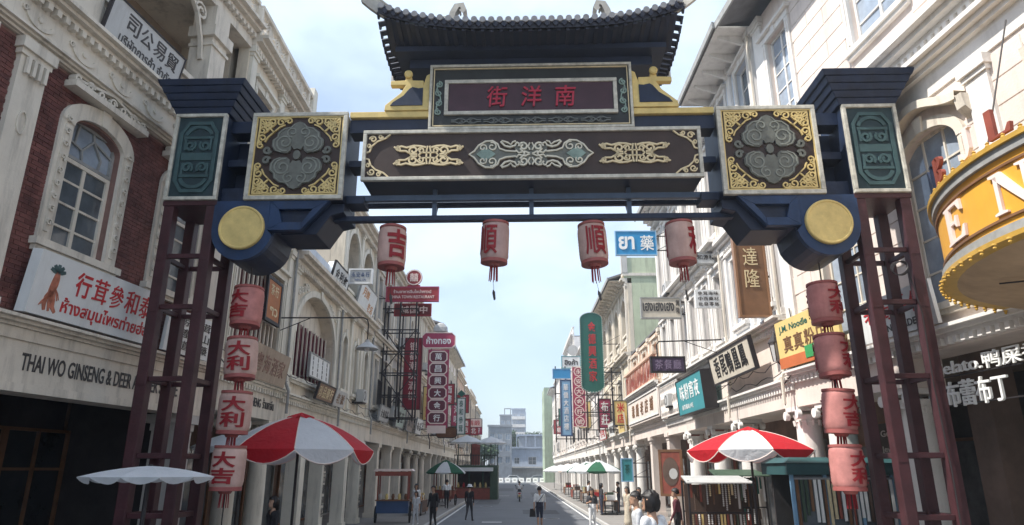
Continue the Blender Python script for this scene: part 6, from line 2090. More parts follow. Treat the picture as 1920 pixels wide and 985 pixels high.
for k, c in enumerate('萬昌興大金行'):
    z = 4.75 - 0.82 * k
    q = MB().ribbon([(a * 1.0, z - 0.36 + b) for a, b in octo(1.16, 0.72)], 0.08, -0.06, 0, closed=True).build('tile_frame', M_LETP, tl)
    MB().prism([(a, z - 0.36 + b) for a, b in octo(1.1, 0.68)], -0.03, 0).build('tile', mat('tile_dark', (0.14, 0.03, 0.05), 0.5), q)
    put_text(MB(), c, 0, z, 0.46, 0.46, -0.04, 0.03, 0.02).build('letter', M_LETW, q)
MB().box(-0.62, 0.62, -0.05, 0, -0.35, 0.15).build('foot_plate', M_LETP, tl)
proj_sign('white and green vertical sign with a diamond on top, far down the left side', -6.07, -5.17, 5.96, 9.6, 70, M_WSIGN, M_SGREEN, [('col', '泰和參茸', 0, 0.95, 0.05, 0.45, M_SGREEN, 0.03)], side=-1, fw=0.1,
          extra=lambda s_, w, h: MB().prism([(0, h + 0.05), (0.4, h + 0.42), (0, h + 0.8), (-0.4, h + 0.42)], 0, 0.1).build('diamond', M_SGREEN, s_))
proj_sign('brown hanging board with carved rim between the tile sign and the green umbrella', -5.78, -4.3, 4.75, 5.5, 50, M_WOOD, M_IRON, [('row', '酒家', -0.3, 0.3, 0.5, 0.5, M_SBROWN)], side=-1, outline=octo)
proj_sign('small grey sign with a row of characters in front of the arched loggia', -6.97, -6.0, 9.92, 10.55, 27, M_GSIGN, M_WSIGN, [('row', '永安金行', -0.4, 0.4, 0.6, 0.34, M_CARTB), ('text', 'WING ON', 0, 0.25, 0.5, 0.14, M_CARTB)], side=-1)
lp = thing('street_lamp', 'bent arm wall lamp with a conical shade on the left', 'lamp', (-7.4, 20.8, 6.1), 0)
MB().path([(0.0, 0, 1.0), (2.6, 0, 1.0), (2.72, 0, 0.94), (2.76, 0, 0.8), (2.76, 0, 0.25)], 0.022, 6).build('lamp_arm', M_IRON, lp)
MB().tube((0.0, 0, 0.6), (0.9, 0, 0.98), 0.014, n=5).build('stay', M_IRON, lp)
MB().lathe([(0.06, 0.3), (0.09, 0.22), (0.36, 0.02), (0.36, 0.0), (0.08, 0.04)], 16, c=(2.76, 0)).build('lamp_shade', M_GSIGN, lp)
MB().ball((2.76, 0, 0.0), 0.08).build('bulb', M_LETW, lp)
# scaffold carrying the red signs
sc = thing('sign_scaffold', 'dark steel lattice scaffold carrying the red signs on the left', 'scaffold', (0, 37.0, 0))
for x in (-7.35, -6.5, -5.6):
    for y in (0, 1.0):
        MB().box(x - 0.04, x + 0.04, y, y + 0.08, 5.0, 11.6).build('upright', M_IRON, sc)
for z in (5.2, 6.4, 7.6, 8.8, 10.0, 11.2):
    for y in (0, 1.0):
        MB().box(-7.5, -5.5, y + 0.01, y + 0.07, z - 0.03, z + 0.03).build('rail', M_IRON, sc)
    for x in (-7.35, -6.5, -5.6):
        MB().box(x - 0.025, x + 0.025, 0.08, 1.0, z - 0.025, z + 0.025).build('rail', M_IRON, sc)
for z in (5.2, 7.6):
    for a, b in (((-7.35, 0), (-5.6, 2.4)), ((-7.35, 2.4), (-5.6, 0))):
        MB().tube((a[0], 0.04, z + a[1]), (b[0], 0.04, z + b[1]), 0.03, n=5).build('brace', M_IRON, sc)
LZ = R(90)
for k, (lb, y, w, h, m_, txt, tm) in enumerate((('grey lettered board on the ledge below the scaffold', 36.5, 2.6, 0.8, M_GSIGN, '大東書局', M_INK), ('pale green board on the ledge right of the scaffold', 41.5, 2.6, 1.2, mat('sign_palegreen', (0.42, 0.5, 0.45), 0.6, 0.1, 2), '茶莊', M_INK),
                                              ('brown board on the ledge below the tall crimson sign', 45.5, 2.6, 1.1, mat('sign_taupe', (0.3, 0.24, 0.2), 0.6, 0.1, 2), '米行', M_INK), ('white board on the ledge below the tile sign', 49.5, 2.8, 1.1, M_WSIGN, '布莊', M_INK))):
    face_board(lb, 'sign', (-7.05, y, 4.95), LZ, w, h, m_, M_GREYLOUV, [('row', txt, -w * 0.4, w * 0.4, h * 0.5, h * 0.5, tm)], tilt=R(10))
# small extra boards far along both rows
far = [(-1, 58, 7.4, 1.4, 2.4, M_SRED, '金舖'), (-1, 77, 7.2, 1.3, 2.6, M_SPINK, '海味'), (-1, 84, 9.2, 1.5, 2.2, M_SRED, '茶樓'), (-1, 91, 7.0, 1.3, 2.0, M_SRED, '酒店'), (-1, 99, 8.4, 2.4, 1.2, M_LETP, '綢緞'), (-1, 106, 7.6, 1.5, 2.4, M_SRED, '南北'), (-1, 116, 8.2, 1.6, 2.4, M_SPINK, '洋行'),
       (1, 74, 7.0, 1.2, 2.4, M_SRED, '金行'), (1, 82, 8.0, 1.2, 3.0, M_SBLUE2, '旅店'), (1, 90, 7.0, 1.3, 2.0, M_WSIGN, '當舖'), (1, 98, 8.5, 1.3, 2.4, M_SGREEN, '茶莊'), (1, 110, 8.0, 1.4, 2.2, M_SRED, '照相')]
for k, (sd, y, z, w, h, m_, txt) in enumerate(far):
    nm = {id(M_SRED): 'red', id(M_SPINK): 'magenta', id(M_LETP): 'pale pink', id(M_SBLUE2): 'pale blue', id(M_WSIGN): 'white', id(M_SGREEN): 'green'}[id(m_)]
    x0 = sd * (7.3 - 0.0)
    xa, xb = sorted((x0, sd * (7.3 - w)))
    s_ = proj_sign(f"small {nm} hanging sign, {('nearest', 'second', 'third', 'fourth', 'fifth', 'sixth', 'farthest')[[f[0] for f in far[:k + 1]].count(sd) - 1]} of those along the far {'left' if sd < 0 else 'right'} fronts", xa, xb, z, z + h, y, m_, M_IRON, [('col', txt, 0, 0.92, 0.08, 0.5, M_LETW if m_ not in (M_LETP, M_WSIGN) else M_REDINK, 0.03)] if h > w else [('row', txt, -0.4, 0.4, 0.5, 0.6, M_REDINK)], side=sd)
    s_['group'] = f"small hanging signs along the far {'left' if sd < 0 else 'right'} fronts"

# denser boards among the middle houses
mid = [(-1, 53.5, 6.2, 1.0, 2.6, M_SYEL, '金飾', 'yellow hanging sign beyond the character tile column'),
       (-1, 61.5, 6.0, 1.2, 2.2, M_SBLUE2, '旅社', 'pale blue hanging sign behind the magenta Thai sign'), (-1, 66.5, 8.6, 1.3, 2.0, M_SRED, '酒樓', 'red hanging sign high up before the white and green sign'),
       (1, 45.2, 5.3, 0.9, 1.6, M_SYEL, '米店', 'yellow hanging sign below the green pill shaped sign'),
       (1, 53.0, 5.6, 1.0, 2.2, M_SPINK, '布莊', 'magenta hanging sign low beneath the pill shaped sign frame'), (1, 67.5, 6.4, 1.2, 2.6, M_SYEL, '當舖', 'yellow hanging sign beyond the pale blue vertical sign')]
for sd, y, z, w, h, m_, txt, lb in mid:
    xa, xb = sorted((sd * 7.3, sd * (7.3 - w)))
    proj_sign(lb, xa, xb, z, z + h, y, m_, M_IRON, [('col', txt, 0, 0.94, 0.06, 0.55, M_LETW if m_ not in (M_SYEL, M_WSIGN) else M_REDINK, 0.03)], side=sd)

# ================================================================== umbrellas
random.seed(21)


def umbrella(label, loc, r, z_rim, z_top, cols, n=8, group=None, rot=0.0, lobes=0.2, piping=True, cap=True, name='market_umbrella', tilt=(0, 0)):
    gz = loc[2]
    u = thing(name, label, 'umbrella', loc, rot, group)
    u.rotation_euler = (tilt[0], tilt[1], rot)
    h = z_top - z_rim
    for k in range(n):
        a0, a1 = 2 * PI * k / n, 2 * PI * (k + 1) / n
        mb = MB()
        vs = []
        NR, NA = 7, 8
        for i in range(NR + 1):
            t = i / NR
            for j in range(NA + 1):
                s = j / NA
                a = a0 + (a1 - a0) * s
                sag = math.sin(PI * s)
                rr = r * t * (1 - 0.045 * sag * t)
                zz = z_top - h * (0.38 * t + 0.62 * t ** 2.2) - 0.05 * sag * t * (1 - t)
                vs.append((rr * math.cos(a), rr * math.sin(a), zz - gz))
        fs = [(i * (NA + 1) + j, i * (NA + 1) + j + 1, (i + 1) * (NA + 1) + j + 1, (i + 1) * (NA + 1) + j) for i in range(NR) for j in range(NA)]
        b0 = len(vs)
        for i in range(1, 3):
            for j in range(NA + 1):
                s = j / NA
                a = a0 + (a1 - a0) * s
                dz = lobes * (0.12 + 0.88 * math.sin(PI * s) ** 0.8) * i / 2
                rr = r * (1 - 0.045 * math.sin(PI * s)) - 0.03 * i * math.sin(PI * s)
                vs.append((rr * math.cos(a), rr * math.sin(a), z_rim - gz - dz))
        base = NR * (NA + 1)
        for j in range(NA):
            fs.append((base + j, base + j + 1, b0 + j + 1, b0 + j))
            fs.append((b0 + j, b0 + j + 1, b0 + NA + 1 + j + 1, b0 + NA + 1 + j))
        mb.add(vs, fs)
        p = mb.build('canopy_panel', cols[k % len(cols)], u, smooth=True)
        if piping:
            pts = [vs[b0 + (NA + 1) + j] for j in range(NA + 1)]
            MB().path(pts, 0.014, 5).build('piping', M_UPIPE, p)
            MB().path([vs[i * (NA + 1)] for i in range(0, NR + 1)], 0.012, 5).build('seam', M_UPIPE, p)
    for k in range(n):
        a = 2 * PI * k / n
        MB().tube((0, 0, z_top - gz - 0.12), (r * 0.98 * math.cos(a), r * 0.98 * math.sin(a), z_rim - gz - 0.02), 0.012, n=5).build('rib', M_STEEL, u)
    MB().tube((0, 0, 0), (0, 0, z_top - gz + 0.02), 0.03, n=10).build('pole', M_IRON, u)
    MB().lathe([(0.32, 0.0), (0.32, 0.08), (0.1, 0.12)], 16).build('foot', M_GREYLOUV, u)
    if cap:
        for k in range(n):
            a = 2 * PI * k / n
            MB().add([(0, 0, z_top - gz + 0.07), (0.30 * math.cos(a), 0.30 * math.sin(a), z_top - gz - 0.03), (0.33 * math.cos(a + PI / n), 0.33 * math.sin(a + PI / n), z_top - gz - 0.085), (0.30 * math.cos(a + 2 * PI / n), 0.30 * math.sin(a + 2 * PI / n), z_top - gz - 0.03)], [(0, 1, 2, 3)]).build('vent_flap', cols[0], u)
    return u


umbrella('large red and white scalloped umbrella beside the left gate tower', (-5.0, 16.0, 0.45), 1.70, 2.93, 3.72, (M_URED, M_UWHITE), rot=R(-30), lobes=0.30)
umbrella('red and white scalloped umbrella on the right in front of the columns', (6.0, 18.0, 0.36), 1.62, 2.98, 3.52, (M_URED, M_UWHITE), rot=R(0), lobes=0.28)
umbrella('plain white umbrella half hidden behind the left red and white one', (-7.2, 18.4, 0.36), 1.35, 3.08, 3.5, (M_UWHITE,), rot=R(5), lobes=0.16, piping=False, cap=False)
umbrella('shallow white canopy in front of the dark ginseng shop', (-5.0, 9.6, 0.5), 0.84, 2.42, 2.56, (M_UWHITE,), 12, rot=0.1, lobes=0.09, piping=False, cap=False)
umbrella('green and white striped umbrella in front of the left arcade', (-5.0, 50.0, 0.12), 1.45, 2.35, 3.15, (M_UGREEN, M_UWHITE), rot=R(20), lobes=0.1, piping=False)
UG = 'pale umbrellas along the right pavement'
for k, (x, y, c, lb) in enumerate(((5.0, 43.0, (M_UWHITE, M_UGREEN), 'nearest green and white umbrella on the right pavement'), (5.0, 50.0, (M_UWHITE, M_UGREEN), 'second green and white umbrella on the right pavement'), (4.9, 58.0, (M_UWHITE, M_UPIPE), 'pale pink and white umbrella, third on the right pavement'),
                               (4.9, 67.0, (M_UPIPE, M_UWHITE), 'pale pink umbrella, fourth on the right pavement'), (4.9, 78.0, (M_UWHITE,), 'plain white umbrella, fifth on the right pavement'), (4.9, 92.0, (M_UWHITE,), 'farthest white umbrella on the right pavement'))):
    umbrella(lb, (x, y, 0.12), 1.5, 2.45, 3.05, c, group=UG, rot=R(10 + 13 * k), lobes=0.15, piping=False)

# ================================================================== carts, stalls and kiosks
def wheel(parent, x, y, z, r, name='wheel'):
    tr = Matrix.Translation((x, y, z)) @ Matrix.Rotation(R(90), 4, 'Y')
    w_ = MB().lathe([(r - 0.05, -0.03), (r, -0.03), (r, 0.03), (r - 0.05, 0.03)], 18, M=tr, caps=False).build(name, M_RUBBER, parent)
    for k in range(6):
        a = PI * k / 6
        MB().tube((x, y - (r - 0.03) * math.cos(a), z - (r - 0.03) * math.sin(a)), (x, y + (r - 0.03) * math.cos(a), z + (r - 0.03) * math.sin(a)), 0.01, n=4).build('spoke', M_IRON, w_)


def cart(label, loc, rz, m, roof_m, w=1.5, d=0.9, zr=2.35):
    c = thing('vendor_cart', label, 'cart', loc, rz)
    MB().box(-w / 2, w / 2, -d / 2, d / 2, 0.45, 1.0).build('cabinet', m, c)
    MB().box(-w / 2 - 0.06, w / 2 + 0.06, -d / 2 - 0.06, d / 2 + 0.06, 1.0, 1.05).build('counter', M_WOOD, c)
    for sx in (-1, 1):
        for sy in (-1, 1):
            MB().box(sx * w / 2 - 0.03 - sx * 0.04, sx * w / 2 + 0.03 - sx * 0.04, sy * d / 2 - 0.03 - sy * 0.04, sy * d / 2 + 0.03 - sy * 0.04, 1.05, zr).build('post', M_WOODR, c)
        wheel(c, sx * (w / 2 + 0.06), 0, 0.38, 0.38)
    r_ = MB().prism([(-w / 2 - 0.2, zr), (w / 2 + 0.2, zr), (w / 2 + 0.1, zr + 0.1), (-w / 2 - 0.1, zr + 0.1)], -d / 2 - 0.15, d / 2 + 0.15).build('roof', roof_m, c)
    MB().box(-w / 2 - 0.1, w / 2 + 0.1, -d / 2 - 0.18, -d / 2 - 0.14, zr - 0.22, zr - 0.02).build('name_board', M_WOODR, c)
    for k in range(5):
        x = -w / 2 + w * (k + 0.5) / 5
        MB().lathe([(0.06, 1.05), (0.08, 1.2), (0.05, 1.32)], 10, c=(x, -0.2)).build('jar', random.choice((M_GSIGN, M_SYEL, M_WOOD)), c)
    return c


cart('small blue vendor cart with a roof on posts by the left columns', (-5.9, 34.2, 0.12), R(4), M_CARTB, M_LETP)
cart('brown vendor cart under the green and white umbrella on the left', (-5.2, 51.5, 0.12), R(-6), M_WOODR, M_UGREEN)

# two-level green booth at the left edge of the road
kb_ = thing('market_booth', 'dark green two level booth with white parasols on its deck at the left roadside', 'booth', (-3.7, 64.5, 0.0))
MB().box(-1.9, 1.9, -0.2, 3.2, 0.0, 0.95).build('counter', M_WOODR, kb_)
MB().box(-1.95, 1.95, -0.25, 3.25, 0.95, 1.02).build('counter_top', M_WOOD, kb_)
for x in (-1.85, -0.6, 0.65, 1.85):
    for y in (-0.15, 3.1):
        MB().box(x - 0.06, x + 0.06, y - 0.06, y + 0.06, 1.02, 2.7).build('post', M_KGREEN, kb_)
MB().box(-2.0, 2.0, -0.3, 3.3, 2.7, 2.95).build('deck', M_KGREEN, kb_)
MB().add([(-2.1, -1.0, 2.42), (1.6, -1.0, 2.42), (1.6, -0.3, 2.72), (-2.1, -0.3, 2.72), (-2.1, -1.0, 2.46), (1.6, -1.0, 2.46), (1.6, -0.3, 2.76), (-2.1, -0.3, 2.76)], [(0, 3, 2, 1), (4, 5, 6, 7), (0, 1, 5, 4), (1, 2, 6, 5), (2, 3, 7, 6), (3, 0, 4, 7)]).build('awning', M_GSIGN, kb_)
MB().box(1.3, 2.0, -0.28, 3.3, 0.0, 2.69).build('end_wall', M_KGREEN, kb_)
MB().box(-1.8, 1.2, 2.9, 3.0, 1.02, 2.69).build('back_wall', M_DARKBR, kb_)
for k in range(17):
    x = -1.95 + 3.9 * k / 16
    MB().box(x - 0.02, x + 0.02, -0.27, -0.23, 2.95, 3.8).build('rail_picket', M_IRON, kb_)
MB().box(-2.0, 2.0, -0.29, -0.21, 3.8, 3.88).build('top_rail', M_IRON, kb_)
for x in (-1.9, -0.65, 0.65, 1.9):
    MB().box(x - 0.05, x + 0.05, 2.9, 3.0, 2.95, 5.2).build('upper_post', M_KGREEN, kb_)
MB().box(-0.6, 0.2, 2.85, 2.9, 3.0, 5.0).build('door', M_WOODR, kb_)
for k in range(6):
    MB().lathe([(0.09, 1.02), (0.12, 1.2), (0.05, 1.45)], 9, c=(-1.6 + 0.5 * k, 0.1)).build('jar', random.choice((M_SYEL, M_GSIGN, M_REDINK)), kb_)
umbrella('left white parasol on the upper deck of the green booth', (-4.6, 65.2, 2.95), 1.55, 5.0, 5.6, (M_UWHITE,), rot=0.2, lobes=0.1, piping=False)
umbrella('right white parasol on the upper deck of the green booth', (-2.4, 65.6, 2.95), 1.55, 4.95, 5.5, (M_UWHITE,), rot=0.5, lobes=0.1, piping=False)


def hanging_rack(label, loc, w, h, seed, cols, roof_m, rz=0.0):
    random.seed(seed)
    t_ = thing('souvenir_rack', label, 'stall', loc, rz)
    for sx in (-1, 1):
        for y in (0, 0.8):
            MB().box(sx * w / 2 - 0.025, sx * w / 2 + 0.025, y - 0.025, y + 0.025, 0, h).build('post', M_IRON, t_)
    for z in (h - 0.05, h * 0.55, 0.5):
        MB().box(-w / 2, w / 2, -0.02, 0.02, z - 0.02, z + 0.02).build('rail', M_IRON, t_)
        MB().box(-w / 2, w / 2, 0.78, 0.82, z - 0.02, z + 0.02).build('rail', M_IRON, t_)
    MB().add([(-w / 2 - 0.1, -0.25, h - 0.08), (w / 2 + 0.1, -0.25, h - 0.08), (w / 2, 0.85, h + 0.1), (-w / 2, 0.85, h + 0.1), (-w / 2 - 0.1, -0.25, h - 0.05), (w / 2 + 0.1, -0.25, h - 0.05), (w / 2, 0.85, h + 0.13), (-w / 2, 0.85, h + 0.13)], [(0, 3, 2, 1), (4, 5, 6, 7), (0, 1, 5, 4), (1, 2, 6, 5), (2, 3, 7, 6), (3, 0, 4, 7)]).build('roof', roof_m, t_)
    MB().box(-w / 2 + 0.03, w / 2 - 0.03, 0.7, 0.74, 0.3, h - 0.12).build('back_board', M_DARKBR, t_)
    MB().box(-w / 2, w / 2, 0.0, 0.76, 0.3, 0.5).build('shelf', M_WOOD, t_)
    for row, zt in ((0, h - 0.1), (1, h * 0.55 - 0.04)):
        n = int(w / 0.09)
        for k in range(n):
            x = -w / 2 + 0.06 + (w - 0.12) * k / (n - 1)
            ln = random.uniform(0.25, h * 0.38)
            m_ = random.choice(cols)
            if random.random() < 0.6:
                MB().add([(x - 0.028, -0.03, zt), (x + 0.028, -0.03, zt), (x + 0.034, -0.035, zt - ln), (x - 0.03, -0.045, zt - ln)], [(0, 1, 2, 3)]).build('hanging_strap', m_, t_)
            else:
                mb = MB()
                z = zt
                while z > zt - ln:
                    mb.ball((x, -0.04, z - 0.03), 0.028, 6, 4)
                    z -= 0.055
                mb.build('bead_string', m_, t_)
    return t_


CL = [M_WOOD, M_SBROWN, M_GOLDP, M_LETW, M_SYEL, M_KGREEN, M_GSIGN, M_DARKBR, M_WOODR]
hanging_rack('dark souvenir rack hung with straps and beads below the right umbrella', (5.85, 20.6, 0.27), 1.75, 1.95, 3, CL, M_GSIGN)
hanging_rack('tall rack of pale bags standing left of the right umbrella pole', (7.0, 22.2, 0.2), 1.5, 2.2, 4, [M_LETW, M_GSIGN, M_SGREEN, M_UWHITE, M_DARKBR], M_KGREEN)
# teal kiosk below the right tower
tk = thing('kiosk', 'teal metal kiosk beside the right gate tower with goods behind glass', 'kiosk', (7.15, 15.6, 0.36), R(3))
MB().box(-1.15, 1.15, 0, 1.2, 0, 0.75).build('base', M_CARTT, tk)
MB().box(-1.25, 1.25, -0.1, 1.3, 2.05, 2.3).build('roof', M_CARTT, tk)
MB().frustum((-1.3, 1.3, -0.15, 1.35), (-1.1, 1.1, 0.05, 1.1), 2.3, 2.42).build('roof_cap', M_CARTT, tk)
for x in (-1.12, -0.38, 0.38, 1.12):
    MB().box(x - 0.035, x + 0.035, 0.0, 0.07, 0.75, 2.05).build('mullion', M_SBLUE2, tk)
for k in range(3):
    MB().box(-1.08 + 0.75 * k, -0.42 + 0.75 * k, 0.02, 0.03, 0.78, 2.03).build('pane', M_GLASS, tk)
MB().box(-1.1, 1.1, 1.1, 1.15, 0.75, 2.05).build('back_wall', M_DARK, tk)
for k in range(22):
    x = -1.05 + 2.1 * k / 21
    MB().box(x - 0.03, x + 0.03, -0.06, -0.03, random.uniform(0.9, 1.3), 1.95).build('hanging_strap', random.choice(CL), tk)
MB().box(-1.1, 1.1, -0.05, -0.02, 1.95, 1.99).build('hanging_rail', M_STEEL, tk)
# painted panel in the right arcade
face_board('tall brown painted panel with a pale figure between the right columns', 'panel', (7.35, 33.6, 1.35), R(-20), 1.1, 2.1, M_WOODR, M_WOOD, [], th=0.08, fw=0.12,
           extra=lambda s_: (MB().prism([(-0.02 + 0.38 * math.cos(R(t)), 1.1 + 0.65 * math.sin(R(t))) for t in range(0, 360, 20)], -0.02, 0.0).build('painted_oval', M_DARKBR, s_), MB().prism([(0.1 + 0.2 * math.cos(R(t)), 1.0 + 0.25 * math.sin(R(t))) for t in range(0, 360, 30)], -0.03, -0.019).build('painted_figure', M_GSIGN, s_)))
# tables with goods along both pavements
TG = 'goods tables along the pavements'
for k, (x, y, m_) in enumerate(((5.3, 41.2, M_WOOD), (5.3, 47.5, M_WOODR), (5.4, 55.0, M_DARKBR), (5.3, 63.0, M_WOODR), (5.3, 73.0, M_WOOD), (-5.6, 40.5, M_DARKBR), (-5.6, 56.0, M_WOOD))):
    t_ = thing('goods_table', f"{('nearest', 'second', 'third', 'fourth', 'fifth', 'nearest', 'second')[k]} table of goods on the {'right' if x > 0 else 'left'} pavement", 'table', (x, y, 0.12), R(90), TG)
    MB().box(-1.1, 1.1, -0.4, 0.4, 0.72, 0.77).build('table_top', M_WOOD, t_)
    MB().box(-1.08, 1.08, -0.42, -0.405, 0.15, 0.74).build('cloth', m_, t_)
    MB().box(-1.08, 1.08, 0.405, 0.42, 0.15, 0.74).build('cloth', m_, t_)
    for sx in (-1, 1):
        for sy in (-1, 1):
            MB().box(sx * 1.0 - 0.03, sx * 1.0 + 0.03, sy * 0.33 - 0.03, sy * 0.33 + 0.03, 0, 0.72).build('leg', M_IRON, t_)
    for i in range(8):
        a = -0.95 + 0.27 * i
        MB().frustum((a - 0.1, a + 0.1, -0.25, 0.2), (a - 0.12, a + 0.12, -0.28, 0.23), 0.77, 0.77 + random.uniform(0.1, 0.45)).build('goods_box', random.choice(CL + [M_REDINK, M_STEAL]), t_)
# potted palm in front of the dark shop, red banners inside
pt = thing('potted_palm', 'small potted palm at the dark shop front on the left', 'plant', (-7.0, 10.2, 0.62))
MB().lathe([(0.16, 0), (0.22, 0.35), (0.24, 0.36), (0.24, 0.4), (0.2, 0.4)], 16).build('pot', M_CLAY, pt)
for k in range(9):
    a = 2 * PI * k / 9
    mb = MB()
    L = random.uniform(0.8, 1.1)
    p = [(L * t * math.cos(a) * 0.75, L * t * math.sin(a) * 0.75, 0.4 + L * (1.5 * t - 0.85 * t * t)) for t in [i / 8 for i in range(9)]]
    mb.path(p, 0.012, 4)
    for i in range(2, 9):
        for s in (-1, 1):
            q = Vector(p[i])
            d = Vector((-math.sin(a) * s, math.cos(a) * s, -0.25)).normalized()
            f = Vector((math.cos(a), math.sin(a), 0)) * 0.3
            e = q + (d + f) * 0.26
            mb.add([tuple(q - f * 0.05), tuple(q + (e - q) * 0.5 + Vector((0, 0, 0.02))), tuple(e), tuple(q + (e - q) * 0.5 - f * 0.12)], [(0, 1, 2, 3)])
    mb.build('frond', M_LEAF, pt)
for k, (s, z) in enumerate(((1.9, 1.4), (2.1, 2.15))):
    face_board(('lower', 'upper')[k] + ' dim red panel inside the dark ginseng shop', 'panel', on(B, s + 0.4, -2.6, z), B.rotation_euler[2], 0.6, 0.55, M_REDINK, None, [])

# ================================================================== scooter with rider
scz = 0.004
st_ = thing('motor_scooter', 'motor scooter ridden away from the viewer down the middle of the road', 'scooter', (0.25, 60.6, scz), 0)
for y in (-0.55, 0.62):
    tr = Matrix.Translation((0, y, 0.26)) @ Matrix.Rotation(R(90), 4, 'Y')
    w_ = MB().lathe([(0.14, -0.05), (0.26, -0.05), (0.26, 0.05), (0.14, 0.05)], 18, M=tr).build('wheel', M_RUBBER, st_)
    MB().lathe([(0.13, -0.052), (0.13, 0.052)], 12, M=tr).build('hub', M_STEEL, w_)
MB().prismx([(-0.8, 0.55), (-0.75, 0.78), (-0.1, 0.76), (0.0, 0.4), (0.35, 0.34), (0.42, 0.9), (0.52, 0.98), (0.6, 0.6), (0.45, 0.26), (-0.3, 0.26)], -0.17, 0.17).build('body', M_CARW, st_)
MB().prismx([(-0.82, 0.78), (-0.78, 0.86), (-0.1, 0.84), (-0.08, 0.76)], -0.15, 0.15).build('seat', M_BLACK, st_)
MB().tube((-0.32, 0.46, 1.02), (0.32, 0.46, 1.02), 0.02, n=8).build('handlebar', M_IRON, st_)
for s in (-1, 1):
    MB().tube((s * 0.28, 0.46, 1.02), (s * 0.34, 0.46, 1.24), 0.008, n=5).build('mirror_stem', M_IRON, st_)
    MB().ball((s * 0.35, 0.46, 1.27), 0.06, 8, 5, sc=(1, 0.3, 0.7)).build('mirror', M_IRON, st_)
MB().box(-0.1, 0.1, -0.84, -0.81, 0.6, 0.7).build('tail_light', M_REDINK, st_)
MB().box(-0.08, 0.08, -0.86, -0.84, 0.42, 0.54).build('number_plate', M_SYEL, st_)

# ================================================================== people
SKIN = mat('skin', (0.42, 0.25, 0.17), 0.6, 0.06, 8)
HAIR = mat('hair_black', (0.015, 0.012, 0.012), 0.5, 0.2, 20)
SHOE = mat('shoes_dark', (0.03, 0.03, 0.03), 0.6, 0.1, 8)
SHOEW = mat('shoes_white', (0.6, 0.6, 0.58), 0.6, 0.05, 8)


def cloth(n, c):
    return mat('cloth_' + n, c, 0.85, 0.18, 9, fine=0.5)


